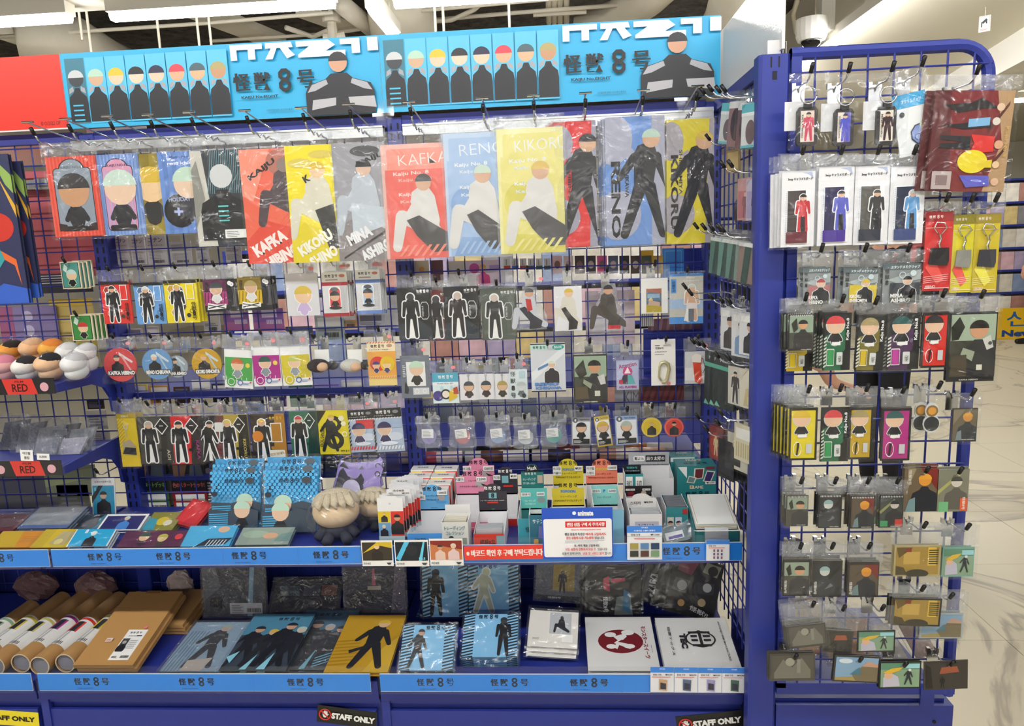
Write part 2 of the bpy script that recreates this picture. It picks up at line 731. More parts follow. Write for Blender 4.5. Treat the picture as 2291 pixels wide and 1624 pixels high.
# ------------------------------------------------------------------ room
fm, fnt, fb = newmat('marble')
_g = fnt.nodes.new('ShaderNodeNewGeometry')
_n1 = fnt.nodes.new('ShaderNodeTexNoise')
_n1.inputs['Scale'].default_value = .75
_n1.inputs['Detail'].default_value = 8
_n1.inputs['Distortion'].default_value = 1.6
fnt.links.new(_g.outputs['Position'], _n1.inputs['Vector'])
_r1 = fnt.nodes.new('ShaderNodeValToRGB')
e = _r1.color_ramp.elements
e[0].position, e[0].color = 0.0, lin('#ded5bc')
e[1].position, e[1].color = 1.0, lin('#d8cfb5')
for p_, c_ in ((0.490, '#dcd3b9'), (0.499, '#b5ac98'), (0.503, '#a89f8d'), (0.515, '#cfc6ae'), (0.56, '#ddd4bb')):
    q_ = e.new(p_)
    q_.color = lin(c_)
fnt.links.new(_n1.outputs[0], _r1.inputs[0])
fnt.links.new(_r1.outputs[0], fb.inputs['Base Color'])
fb.inputs['Roughness'].default_value = 0.34
FLOOR = struct('floor', MB().box(-7, -7, -.05, 11, 13, -.004), mat('#d8cfb5', 0.4))
tile = MB().box(-.2988, -.2988, -.004, .2988, .2988, 0).mesh('tile')
tile.materials.append(fm)
for i in range(14):
    for j in range(20):
        link('tile', tile, None, FLOOR, (1.05 + .6 * i, -1.14 + .6 * j, 0))

cm, cnt, cb = newmat('rough_slab')
_t = cnt.nodes.new('ShaderNodeNewGeometry')
_n = cnt.nodes.new('ShaderNodeTexNoise')
_n.inputs['Scale'].default_value = 9
_n.inputs['Detail'].default_value = 9
_n.inputs['Roughness'].default_value = .75
cnt.links.new(_t.outputs['Position'], _n.inputs['Vector'])
_r = cnt.nodes.new('ShaderNodeValToRGB')
_r.color_ramp.elements[0].position, _r.color_ramp.elements[0].color = .32, lin('#1f1c1a')
_r.color_ramp.elements[1].position, _r.color_ramp.elements[1].color = .72, lin('#6e655c')
cnt.links.new(_n.outputs[0], _r.inputs[0])
cnt.links.new(_r.outputs[0], cb.inputs['Base Color'])
cb.inputs['Roughness'].default_value = .9
_b = cnt.nodes.new('ShaderNodeBump')
_b.inputs['Distance'].default_value = .05
cnt.links.new(_n.outputs[0], _b.inputs['Height'])
cnt.links.new(_b.outputs[0], cb.inputs['Normal'])
struct('ceiling', MB().box(-7, -7, 3.45, 11, 13, 3.6), cm)
WALLM = mat('#e9e4d8', .7, noise=.02, nscale=2)
struct('wall_back', MB().box(-7, 12, -.05, 11, 12.15, 3.45), WALLM)
struct('wall_left', MB().box(-7.15, -7, -.05, -7, 13, 3.45), WALLM)
struct('wall_front', MB().box(-7, -7.15, -.05, 11, -7, 3.45), WALLM)
struct('wall_right', MB().box(11, -7, -.05, 11.15, 13, 3.45), WALLM)
struct('ceiling_soffit', MB().box(2.62, -2, 2.84, 11, 12, 3.44), mat('#e2dccb', .8))
# bulkhead that turns away from the aisle
q1, q2 = at(2065, 205, Z=2.835), at(2291, 62, Z=2.835)
dv = (q2 - q1)
pA, pB = q1 - dv * 1.6, q2 + dv * .6
pA.z = pB.z = 0
nv = Vector((dv.y, -dv.x, 0)).normalized() * -.5
if nv.x < 0:
    nv = -nv
pl = [(pA.x, pA.y), (pB.x, pB.y), (pB.x + nv.x, pB.y + nv.y), (pA.x + nv.x, pA.y + nv.y)]
struct('trim_1', MB().prism(pl, 2.6, 2.845, 'z'), mat('#efece4', .7))

# ceiling services
LED = bpy.data.materials.new('led_diffuser')
LED.use_nodes = True
_bs = LED.node_tree.nodes['Principled BSDF']
_bs.inputs['Base Color'].default_value = (.9, .9, .9, 1)
_bs.inputs['Emission Color'].default_value = (1.0, .985, .96, 1)
_bs.inputs['Emission Strength'].default_value = LAMP
HOUS = mat('#d9d4c6', .5)


def batten(x0, x1, y, z, along='x', label='', group=None, rods=True, name='led_batten'):
    L = abs(x1 - x0) / 2
    r = empty(name, ((x0 + x1) / 2, y, z) if along == 'x' else (y, (x0 + x1) / 2, z), 0 if along == 'x' else math.pi / 2)
    tag(r, label, 'ceiling light', group)
    link('housing', MB().box(-L - .01, -.045, .012, L + .01, .045, .075), HOUS, r)
    link('diffuser', MB().prism([(-.034, .02), (-.034, -.004), (-.022, -.026), (.022, -.026), (.034, -.004), (.034, .02)], -L, L, 'x'), LED, r)
    if not rods:
        return
    link('suspension_rod', MB().tube([(-L * .7, 0, .07), (-L * .7, 0, 3.46 - z)], .006, 6), CREAM, r)
    link('suspension_rod', MB().tube([(L * .7, 0, .07), (L * .7, 0, 3.46 - z)], .006, 6), CREAM, r)


ZL = 2.75
a0, a1 = at(155, 38, Z=ZL), at(245, 33, Z=ZL)
b1, c0 = at(750, 8, Z=ZL), at(880, 2, Z=ZL)
batten(-3.4, a0.x, 2.0, ZL, 'x', 'long white light batten above the red board', rods=False)
batten(a1.x, b1.x, 2.03, ZL, 'x', 'long white light batten above the left blue banner', rods=False)
batten(c0.x, c0.x + 1.3, 2.1, ZL, 'x', 'white light batten above the right blue banner', rods=False)
d0, d1 = at(822, 16, Z=ZL), at(885, 78, Z=ZL)
batten(max(d0.y, 2.2), d1.y, d0.x + .02, ZL, 'y', 'short white light batten running away behind the banners')
batten(1.6, 4.35, 2.42, ZL, 'y', 'light batten running away beside the white soffit')
batten(4.6, 7.4, 2.42, ZL, 'y', 'far light batten behind the end rack')
for x0 in (-4.2, -2.7, -1.2, .3, 1.8):
    batten(x0, x0 + 1.4, -1.72, ZL, 'x', 'white light batten over the aisle in front of the racks', 'aisle light battens', name='led_batten_offscreen')
for x0 in (-2.7, -1.2, .3, 1.8):  # unseen rear battens, added as fill light for the front faces
    batten(x0, x0 + 1.4, -5.44, ZL, 'x', 'added unseen fill light batten over the next aisle before the racks', 'added rear fill light battens', name='led_batten_offscreen')
batten(4.2, 5.8, 6.4, 2.72, 'x', 'light batten over the far bookcase')
tr = link('lighting_trunking', MB().box(-4.5, 1.96, 2.8245, .95, 2.16, 2.89).box(-4.5, 2.02, 2.89, .95, 2.1, 2.92), HOUS)
for x_ in (-4.2, -2.9, -1.6, -.3, .8):
    link('drop_rod', MB().tube([(x_, 2.06, 2.91), (x_, 2.06, 3.455)], .007, 6), CREAM, tr)
tag(tr, 'cream lighting trunking carrying the battens over the banners', 'trunking')


def pipe(pts, r, label, name='ceiling_pipe', group=None, n=8):
    o = link(name, MB().tube(pts, r, n), CREAM, smooth=True)
    tag(o, label, 'pipe', group)
    return o


def pz(u, v, Z):
    return tuple(at(u, v, Z=Z))


pipe([pz(0, 82, 3.1), pz(190, 70, 3.1), pz(460, 52, 3.1), pz(745, 28, 3.1)], .014, 'thin cream conduit running level under the ceiling')
pipe([pz(470, 92, 3.2), pz(740, 75, 3.2), pz(830, 62, 3.2)], .014, 'cream conduit passing the sprinkler head')
pipe([pz(940, 24, 3.1), pz(1160, 4, 3.1), pz(1280, -6, 3.1)], .014, 'cream conduit above the right banner')
pipe([pz(940, 47, 3.2), pz(1160, 28, 3.2), pz(1400, 10, 3.2)], .016, 'cream conduit crossing behind the hanging rods')
pipe([pz(950, 48, 3.15), pz(1010, 45, 3.15), pz(1060, 22, 3.15), pz(1095, -10, 3.15)], .018, 'sagging cream cable above the right banner', 'ceiling_cable')
pipe([pz(640, 62, 3.15), pz(700, 82, 3.15), pz(735, 68, 3.15)], .02, 'curved cream cable beside the sprinkler head', 'ceiling_cable')
pipe([pz(765, 10, 3.2), pz(845, 75, 3.2)], .07, 'thick cream pipe slanting beside the short batten', n=12)
pipe([pz(0, 60, 3.2), pz(70, 85, 3.2)], .09, 'thick cream pipe entering beside the lagged duct', n=12)
for i, u in enumerate((1228, 1240, 1253, 1267)):
    pipe([pz(u, -30, 3.25), pz(u, 50, 3.25)], .025, 'one of four cream pipes bundled on a bracket', group='bundled pipes')
o = link('pipe_bracket', MB().tube([pz(1193, 32, 3.2), pz(1312, 25, 3.2)], .022, 6), CREAM)
tag(o, 'cream bracket carrying the four bundled pipes', 'bracket')
for i, (u, v0, v1) in enumerate(((205, 20, 118), (358, 15, 105), (446, 15, 100), (975, 0, 68), (993, 0, 65), (1140, 0, 60), (472, 20, 92), (182, 18, 70))):
    p0 = at(u, v1, Y=2.6)
    pipe([(p0.x, 2.6, p0.z - .05), (p0.x, 2.6, 3.46)], .008, 'thin hanging rod dropping from the dark ceiling', 'hanging_rod', 'hanging rods')
# cable trays
for nm, pp, lb in (('cable_tray', ((440, 25), (612, 92)), 'slanting cream cable tray above the left banner'), ('cable_tray', ((690, 25), (790, 62)), 'wide cream tray above the sprinkler head')):
    A, Bq = at(*pp[0], Z=3.25), at(*pp[1], Z=3.25)
    t = (Bq - A).normalized()
    s_ = Vector((-t.y, t.x, 0)) * .13
    o = link(nm, MB().prism([(A.x + s_.x, A.y + s_.y), (A.x - s_.x, A.y - s_.y), (Bq.x - s_.x, Bq.y - s_.y), (Bq.x + s_.x, Bq.y + s_.y)], 3.23, 3.29, 'z'), CREAM)
    tag(o, lb, 'cable tray')
# sprinkler
c = at(742, 48, Z=3.15)
sp = empty('sprinkler', (c.x, c.y, 3.1))
tag(sp, 'cream sprinkler head under the dark ceiling', 'sprinkler')
link('stem', MB().tube([(0, 0, 0), (0, 0, .35)], .02, 8), CREAM, sp)
link('housing', MB().tube([(0, 0, .04), (0, 0, .10)], .07, 12), CREAM, sp)
link('body', MB().tube([(-.07, 0, -.06), (0, 0, -.07), (.09, .02, -.05)], .03, 8), CREAM, sp)
link('head', MB().tube([(0, 0, .05), (0, 0, -.09), (.03, 0, -.16)], [.035, .045, .012], 10), CREAM, sp)
# lagged ducts
DUCT = mat('#c9c2af', .8, noise=.1, nscale=5, bump=.3, bscale=10)
o = link('lagged_duct', MB().tube([pz(75, 60, 3.2), pz(85, 92, 3.05), pz(170, 102, 3.05), pz(240, 135, 3.1), pz(330, 170, 3.1)], [.14, .21, .21, .18, .15], 16), DUCT, smooth=True)
tag(o, 'fat cream lagged duct bending above the red board', 'duct')
o = link('lagged_duct', MB().tube([pz(890, -40, 3.25), pz(900, 40, 3.2), pz(905, 110, 3.2)], [.2, .27, .3], 16), DUCT, smooth=True)
tag(o, 'cream lagged duct beside the short batten', 'duct')
o = link('lagged_duct', MB().tube([pz(1300, 60, 3.2), pz(1380, 40, 3.2), pz(1450, -10, 3.2), pz(1500, -60, 3.2)], [.12, .14, .15, .15], 16), DUCT, smooth=True)
tag(o, 'wide cream lagged duct above the right end of the banner', 'duct')
o = link('lagged_duct', MB().tube([pz(1590, 90, 3.0), pz(1625, 40, 3.0), pz(1650, -30, 3.0)], [.14, .16, .16], 16), DUCT, smooth=True)
tag(o, 'cream lagged duct behind the white side board', 'duct')
pipe([pz(1790, -20, 3.2), pz(1775, 30, 3.2), pz(1780, 70, 3.2), pz(1800, 95, 3.1)], .02, 'bent cream conduit above the security camera')
pipe([pz(1850, -20, 3.2), pz(1870, 20, 3.2), pz(1885, 40, 3.1), pz(1870, 55, 3.05)], .02, 'curled cream cable left of the soffit', 'ceiling_cable')
# security camera and its sign
c = at(1835, 72, Z=2.8)
s0 = empty('security_camera', (c.x - .06, c.y, 2.8))
tag(s0, 'white dome security camera above the end rack', 'camera')
link('housing', MB().tube([(0, 0, .09), (0, 0, -.02), (.0, 0, -.055)], [.105, .105, .09], 18), mat('#e4e3de', .4), s0)
link('arm', MB().box(.05, -.05, .0, .14, .05, .66), mat('#dedcd4', .4), s0)
link('dome', MB().ell((0, 0, -.055), (.07, .07, .05)), mat('#101012', .1), s0, smooth=True)
c = at(2203, 53, Y=3.2)
o = link('security_sign', MB().box(-.033, 0, -.05, .033, .004, .05), mat('#e9e9e6', .3), None, tuple(c), (0, 0, math.radians(-35)))
tag(o, 'small white camera notice hanging under the soffit', 'sign')
a = Art(.066, .1)
a.R(.06, .04, .94, .96, '#c9cbce')
a.R(.1, .07, .9, .93, '#eef0f0')
a.P([(.25, .62), (.62, .82), (.75, .7), (.36, .5)], '#3a3f45')
a.P([(.6, .5), (.72, .5), (.68, .72), (.58, .66)], '#3a3f45')
a.R(.2, .3, .3, .62, '#3a3f45')
a.lines(.15, .1, .85, .2, 2, '#c24038')
x_ = a.link(o)
x_.location = (0, 0, -.05)
link('hanger', MB().box(-.002, .001, .045, .002, .003, max(2.845 - c.z, .05)), HOUS, o)

# ------------------------------------------------------------------ gondola
YB = 0.0
POSTS = (-0.925, -0.027, 0.85)


def post(x, label, z1=1.80):
    r = empty('rack_post', (x, .012, 0))
    tag(r, label, 'post', 'uprights of the blue rack')
    link('channel', MB().bbox(-.0225, -.02, .0, .0225, .03, z1, .003), BLUE, r)
    sl = MB()
    z = .62
    while z < z1 - .03:
        for sx in (-.0095, .0095):
            sl.box(sx - .0026, -.0208, z, sx + .0026, -.019, z + .017)
        z += .028
    link('slot_rows', sl, SLOT, r)
    return r


post(POSTS[0], 'slotted blue upright between the red board and left banner')
post(POSTS[1], 'slotted blue upright between the two blue banners')
post(POSTS[2], 'slotted blue upright in the corner beside the side grid')


def grid(name, label, k0, k1, x_of, z_rows, Y, x0, x1, z0, z1, frame=True):
    r = empty(name, ((x0 + x1) / 2, Y, z0))
    tag(r, label, 'wire grid')
    xm = (x0 + x1) / 2
    vm_ = MB().tube([(0, 0, 0), (0, 0, z1 - z0)], .0021, 6).mesh('wire')
    hm_ = MB().tube([(x0 - xm, 0, 0), (x1 - xm, 0, 0)], .0021, 6).mesh('wire')
    for me in (vm_, hm_):
        me.materials.append(NAVY)
    for k in range(k0, k1 + 1):
        link('wire', vm_, None, r, (x_of(k) - xm, .003, 0))
    for z in z_rows:
        link('wire', hm_, None, r, (0, 0, z - z0))
    if frame:
        link('top_rail', MB().box(x0 - xm, -.008, z1 - z0 - .004, x1 - xm, .018, z1 - z0 + .024), NAVY, r)
    return r


ROWB = [1.37 - .05 * k for k in range(-8, 20)]
ROWA = [1.37 - .3535 - .05 * k for k in range(-15, 13)]
ROWL = [1.37 + .398 - .05 * k for k in range(0, 28)]
grid('wire_grid', 'blue wire grid behind the right banner bay', 0, 16, lambda k: .05 * k, ROWB, .004, -.006, .83, .40, 1.782)
grid('wire_grid', 'blue wire grid of the bay under the left banner', 0, 16, lambda k: -.8758 + .05 * k, ROWA, .004, -.902, -.05, .40, 1.782)
grid('wire_grid', 'blue wire grid of the bay under the red board', -8, 3, lambda k: -1.1531 + .05 * k, ROWL, .004, -1.6, -.95, .40, 1.782)

# silver hanging rails under the banners
for x0, x1, lb in ((-.955, -.055, 'left banner'), (.0, .845, 'right banner')):
    o = link('hanging_rail', MB().box(x0, -.03, 1.748, x1, -.014, 1.776).box(x0, -.034, 1.772, x1, -.012, 1.777), STEEL)
    tag(o, 'flat silver rail under the ' + lb, 'rail')
    if x0 > -.5:
        link('bracket', MB().box(.785, -.032, 1.745, .845, -.01, 1.782), STEEL, o)
o = link('hanging_rail', MB().box(-1.3, .03, 1.655, -1.0, .045, 1.682).box(-1.115, .015, 1.652, -1.075, .03, 1.684), STEEL)
tag(o, 'short silver rail seen behind the grid below the red board', 'rail')

# banners
BW = at(848, 79, -.03).x


def banner(x0, x1, z0, z1, lb):
    w_, h_ = x1 - x0, z1 - z0
    o = link('banner_board', MB().box(-w_ / 2, 0, 0, w_ / 2, .005, h_), mat('#e9eef0', .4), None, ((x0 + x1) / 2, -.034, z0))
    tag(o, lb, 'banner')
    a = Art(w_, h_)
    a.R(0, 0, 1, 1, '#33b5e6')
    a.R(.545, .0, 1, 1, '#2fb4ea')
    n = 8
    caps = ('#cfd4d8', '#b9dcc9', '#e8c63c', '#22242c', '#2c2a4a', '#df4658', '#4c6470', '#b7a873')
    heads = ('#3a3f46', '#d6b193', '#f0cdb0', '#f0d2bb', '#efcdb4', '#dfb292', '#dfb894', '#c99a78')
    for i in range(n):
        p0 = .012 + i * .0655
        a.R(p0, .06, p0 + .062, .93, '#5fc8f2' if i else '#3c7f96')
        a.fig(p0 + .031, .08, .74, '#25262d', heads[i], caps[i], 'bust', sx=.62)
        a.P([(p0 + .004, .46), (p0 + .02, .5), (p0 + .018, .56), (p0 + .006, .53)], '#a9abb4')
        a.P([(p0 + .058, .46), (p0 + .042, .5), (p0 + .044, .56), (p0 + .056, .53)], '#a9abb4')
        if i == 0:
            a.H(p0 + .012, .1, p0 + .045, .36, 4, '#4fc3ea', 0, .3)
    # cropped giant white lettering
    W_ = '#f4f6f7'
    a.P([(.545, .97), (.645, .97), (.645, .9), (.622, .9), (.622, .77), (.6, .77), (.6, .9), (.565, .9), (.565, .77), (.545, .77)], W_)
    a.P([(.655, .97), (.735, .97), (.74, .9), (.725, .9), (.73, .87), (.745, .8), (.72, .76), (.7, .9), (.69, .9), (.675, .76), (.652, .76), (.672, .9), (.655, .9)], W_)
    a.P([(.75, .97), (.85, .97), (.87, .9), (.84, .83), (.9, .83), (.9, .76), (.755, .76), (.755, .8), (.79, .9), (.75, .9)], W_)
    a.P([(.885, .97), (.945, .97), (.945, .78), (.92, .78), (.92, .9), (.885, .9)], W_)
    a.P([(.968, .97), (1, .97), (1, .8), (.968, .8)], W_)
    a.logo(.672, .485, .25, '#15171d', sub=False)
    a.T('KAIJU No.EIGHT', .625, .28, .115, '#15171d', h=.045, bold=.03)
    a.T('©防衛隊第3部隊 ©松本直也/集英社', .685, .1, .085, '#2a5a70', h=.03, bold=0)
    # large plain figure on the right
    a.fig(.875, .0, .86, '#24252c', '#d3a184', '#2a2a30', 'bust', sx=1.85)
    a.P([(.775, .3), (.79, .4), (.835, .46), (.84, .4), (.80, .32)], '#b3b5bd')
    a.P([(.975, .3), (.96, .4), (.915, .46), (.91, .4), (.95, .32)], '#b3b5bd')
    a.P([(.785, .07), (.86, .12), (.862, .22), (.79, .2)], '#bdbdc2')
    a.P([(.985, .07), (.905, .12), (.9, .22), (.98, .22)], '#bdbdc2')
    a.link(o)


banner(-.952, -.0505, 1.81, 2.011, 'sky blue title banner beside the red board')
banner(-.0495, .8605, 1.81, 2.011, 'sky blue title banner beside the white side board')
o = link('banner_board', MB().box(-.325, 0, 0, .325, .005, .201), mat('#e62f23', .4), None, (-1.281, -.034, 1.81))
tag(o, 'plain red board beside the left blue banner', 'banner')
a = Art(.65, .2)
a.R(0, 0, 1, 1, '#ea3323')
a.R(0, 0, 1, .02, '#e9e6e4')
a.T('© O/2022 OP', .925, .09, .09, '#6a1310', h=.055, bold=.01)
a.link(o)
for x, lb in ((-.945, 'the red board and left banner'), (-.05, 'the two blue banners'), (.77, 'the right banner and its rail')):
    o = link('banner_clip', MB().box(x - .03, -.037, 1.80, x + .03, -.0355, 1.845).box(x - .02, -.037, 1.775, x + .02, -.015, 1.80), ACRYL)
    tag(o, 'clear plastic clip joining ' + lb, 'clip')

# white board standing on the side grid
o = link('side_board', MB().box(.866, -.56, 1.80, .872, -.005, 1.975), mat('#e8e6e1', .22, bump=.12, bscale=300))
tag(o, 'glossy white board standing on top of the side grid', 'board')

# side grid (runs towards the front column)
sg = empty('side_grid', (.862, -.28, .4))
tag(sg, 'blue wire side grid between corner upright and front column', 'wire grid')
vm_ = MB().tube([(0, 0, 0), (0, 0, 1.38)], .0021, 6).mesh('wire')
hm_ = MB().tube([(0, .25, 0), (0, -.25, 0)], .0021, 6).mesh('wire')
vm_.materials.append(NAVY)
hm_.materials.append(NAVY)
for k in range(10):
    link('wire', vm_, None, sg, (-.003, .225 - .05 * k, 0))
for k in range(28):
    link('wire', hm_, None, sg, (0, 0, .02 + .05 * k))
link('top_rail', MB().box(-.012, -.26, 1.372, .012, .27, 1.40), BLUE, sg)

# front column
fc = empty('front_column', (.853, -.553, 0))
tag(fc, 'wide blue front column between the side grid and end rack', 'post')
link('channel', MB().bbox(-.0305, -.011, 0, .0305, .035, 1.79, .006), BLUE, fc)
link('slots', MB().box(-.009, -.0116, 1.765, -.006, -.0105, 1.785).box(.006, -.0116, 1.765, .009, -.0105, 1.785).box(-.005, -.0116, 1.742, .004, -.0105, 1.758), SLOT, fc)
o = link('cable_box', MB().box(-.012, 0, 0, .014, .03, .03).tube([(.018, 0, .005), (.018, 0, .026), (.024, 0, .026), (.024, 0, .003)], .001, 5), mat('#dcdcdc', .4), None, (.855, -.545, 1.79))
tag(o, 'small pale box standing on top of the front column', 'box')

# end rack (wing): frame with rounded upper corner
YW = -.564
er = empty('end_rack', (1.08, YW, .40))
tag(er, 'blue wire end rack with rounded upper corner and marble floor beside', 'rack')
fx0, fx1, fz0, fz1 = .885 - 1.08, 1.273 - 1.08, 0.03, 1.40
R_ = .07
pts = [(fx0 + .01, .01, fz0), (fx0 + .01, .01, fz1 - .012)]
link('frame_upright', MB().box(fx0, 0, fz0, fx0 + .02, .02, fz1), BLUE, er)
arc = [(fx1 - R_ + (R_ - .011) * math.sin(t), .010, fz1 - R_ + (R_ - .011) * math.cos(t)) for t in [math.pi / 2 * i / 8 for i in range(9)]]
link('frame_bow', MB().tube([(fx0, .010, fz1 - .011)] + arc + [(fx1 - .011, .010, fz0 - .02)], .0125, 8), BLUE, er)
link('frame_foot', MB().box(fx0, 0, fz0 - .015, fx1, .02, fz0 + .012), BLUE, er)
link('foot_bracket', MB().box(fx1 - .075, -.004, fz0 - .04, fx1 - .045, .0, fz0 + .005), BLUE, er)
vm_ = MB().tube([(0, 0, fz0), (0, 0, fz1 - .012)], .0021, 6).mesh('wire')
hm_ = MB().tube([(fx0, 0, 0), (fx1 - .01, 0, 0)], .0021, 6).mesh('wire')
vm_.materials.append(NAVY)
hm_.materials.append(NAVY)
for k in range(7):
    link('wire', vm_, None, er, (.9306 + .05 * k - 1.08, .003, 0))
for k in range(27):
    link('wire', hm_, None, er, (0, 0, 1.37 + .3817 - .05 * k - .40))
# cabinet under the end rack
o = link('end_cabinet', MB().box(.886, YW + .004, 0, 1.275, YW + .44, .385).box(.886, YW + .02, .385, 1.262, YW + .43, .392), BLUE)
tag(o, 'plain blue base cabinet under the end rack', 'cabinet')
link('screw', MB().tube([(1.235, YW + .005, .345), (1.235, YW + .002, .345)], .004, 8), SLOT, o)

# ---------------------------------------------------------------- shelves and base
DECKU, DECKL = .676, .392


def shelf(label, x0, x1, ydeep, z, name='display_shelf', th=.022):
    o = link(name, MB().box(x0, -ydeep, z - th, x1, -.012, z) if name == 'bottom_deck' else MB().box(x0, -ydeep, z - th, x1, -.012, z).box(x0, -ydeep, z - th - .006, x1, -ydeep + .012, z - th), BLUE)
    tag(o, label, 'shelf')
    return o


shelf('blue shelf of the middle bay carrying flat cards and bags', -.945, -.04, .385, DECKU)
shelf('blue shelf of the right bay carrying counter display boxes', -.035, .842, .385, DECKU)
shelf('blue shelf of the bay under the red board', -1.9, -.96, .385, DECKU)
shelf('blue bottom deck of the middle bay', -.935, -.055, .485, DECKL, 'bottom_deck', .03)
shelf('blue bottom deck of the right bay', -.048, .842, .485, DECKL, 'bottom_deck', .03)
shelf('blue bottom deck of the bay beyond the mailing tubes', -1.9, -.945, .485, DECKL, 'bottom_deck', .03)


def drawer(x0, x1, lb):
    r = empty('drawer_base', ((x0 + x1) / 2, -.46, 0))
    tag(r, lb, 'cabinet')
    hw = (x1 - x0) / 2
    link('carcass', MB().box(-hw, 0, 0, hw, .44, .3555), BLUE, r)
    link('top_lip', MB().box(-hw, -.022, .338, hw, .0, .3618).box(-hw, -.012, .325, hw, 0, .338), BLUE, r)
    link('drawer_front', MB().bbox(-hw + .012, -.014, .05, hw - .012, 0, .305, .002), BLUE, r)
    link('side_stile', MB().box(-hw, -.018, 0, -hw + .02, 0, .338), BLUE, r)
    return r


d1 = drawer(-.94, -.055, 'blue drawer base under the middle bay')
d2 = drawer(-.05, .832, 'blue drawer base under the right bay')
d3 = drawer(-1.9, -.945, 'blue drawer base under the bay beyond the tubes')


def hand_sign(a, cx, cy, r, asp):
    """no-touching sign: red ring, bar and white hand"""
    a.E(cx, cy, r * .98, '#f4f3f0')
    a.E(cx, cy, r * .82, '#1a1919')
    wh = '#f4f3f0'
    a.L += 1
    for i, (dx, l) in enumerate(((-.3, .42), (-.1, .58), (.1, .6), (.28, .5))):
        a.poly(capsule((cx + dx * r) * a.w, cy * a.h, .085 * r * a.w, (cx + dx * r * 1.1) * a.w, cy * a.h + l * r * a.w, .08 * r * a.w, 3), wh)
    a.poly(capsule((cx + .25 * r) * a.w, cy * a.h - .2 * r * a.w, .1 * r * a.w, (cx + .5 * r) * a.w, cy * a.h + .1 * r * a.w, .08 * r * a.w, 3), wh)
    a.poly(capsule((cx - .05 * r) * a.w, cy * a.h + .02 * r * a.w, .36 * r * a.w, (cx - .02 * r) * a.w, cy * a.h - .25 * r * a.w, .3 * r * a.w, 4), wh)
    a.ring(cx, cy, r, r * .2, '#d9251d')
    a.L += 1
    k = r * .72
    a.poly(capsule((cx - k * .9) * a.w, cy * a.h + k * .8 * a.w, .09 * r * a.w, (cx + k * .9) * a.w, cy * a.h - k * .8 * a.w, .09 * r * a.w, 2), '#d9251d')


def staff(cx, cy, w_, h_, rot, bg, fg, sign, lb):
    c = at(cx, cy, -.474)
    o = link('staff_sticker', MB().box(-w_ / 2, 0, 0, w_ / 2, .0006, h_), mat(bg, .35), None, (c.x, -.4752, c.z), (0, math.radians(rot), 0))
    tag(o, lb, 'sticker')
    a = Art(w_, h_)
    if sign:
        hand_sign(a, .135, .5, .105, 1)
        a.T('STAFF ONLY', .61, .5, .73, fg, h=.36, bold=.06)
    else:
        a.T('STAFF ONLY', .52, .5, .84, fg, h=.34, bold=.05)
    a.link(o)


staff(775, 1622, .152, .047, 8, '#191817', '#f6f5f2', True, 'black staff only sticker on the middle drawer front')
staff(1590, 1634, .16, .047, -7, '#191817', '#f6f5f2', True, 'black staff only sticker on the right drawer front')
staff(25, 1622, .155, .042, 4, '#f2df2a', '#1d1c14', False, 'yellow staff only sticker on the drawer beyond the tubes')


def strip(name, lb, u0, u1, Y, z0, z1, logos, lip=.018, col='#1e8bf0', joints=()):
    """label holder with printed title strip, local origin at left bottom"""
    x0, x1 = (at(u0, 1240 if z0 > .6 else 1520, Y).x, at(u1, 1240 if z0 > .6 else 1520, Y).x)
    w_, h_ = x1 - x0, z1 - z0
    o = link(name, MB().box(-w_ / 2, 0, 0, w_ / 2, .002, h_), mat('#e8ecef', .4), None, ((x0 + x1) / 2, Y, z0))
    tag(o, lb, 'label strip')
    a = Art(w_, h_)
    a.R(0, .03, 1, .97, col)
    for f in logos:
        a.logo(f, .55, .09 / w_, '#15203a', sub=False)
        a.T('KAIJU No.EIGHT', f - .018 / w_, .16, .04 / w_, '#20407c', h=.07, bold=.01)
    for j in joints:
        a.R(j, .03, j + .0015, .97, '#2f86dc')
    a.link(o)
    link('clear_cover', MB().box(-w_ / 2 - .004, -.004, -.004, w_ / 2 + .004, -.003, h_ + lip), ACRYL, o)
    return o


ZU0, ZU1, ZL0, ZL1 = .662, .710, .376, .424
strip('label_strip', 'blue title strip on the shelf edge of the middle bay', 115, 808, -.402, ZU0, ZU1, (.175, .4, .645, .905), .004, joints=(.56, .80))
strip('label_strip', 'blue title strip on the shelf edge of the right bay', 812, 1660, -.402, ZU0, ZU1, (.845,), .02, joints=(.48, .745))
strip('label_strip', 'blue title strip end on the shelf beyond the middle bay', -300, 108, -.402, ZU0, ZU1, (.72,), .004)
strip('label_strip', 'blue title strip on the bottom deck of the middle bay', 85, 828, -.502, ZL0, ZL1, (.165, .485, .81), .022, joints=(.655,))
strip('label_strip', 'blue title strip on the bottom deck of the right bay', 850, 1672, -.502, ZL0, ZL1, (.155, .36, .577), .022, joints=(.2, .415, .665))
strip('label_strip', 'blue title strip end below the mailing tubes', -300, 70, -.502, ZL0, ZL1, (), .022)

# left bay small shelves with brackets
for z, yf, lb in ((1.118, .285, 'upper small blue shelf carrying bagged plush toys'), (.895, .285, 'lower small blue shelf carrying plastic bags')):
    o = link('small_shelf', MB().box(-1.9, -yf, z - .012, -.945, -.012, z), BLUE)
    tag(o, lb, 'shelf')
    link('shelf_bracket', MB().prism([(-.01, z + .012), (-yf, z - .002), (-yf, z - .022), (-.11, z - .03), (-.06, z - .05), (-.035, z - .085), (-.03, z - .13), (-.01, z - .14)], -.943, -.934, 'x'), BLUE, o)

# ------------------------------------------------------------------ hanging goods, top row of folders
RODN = [0]


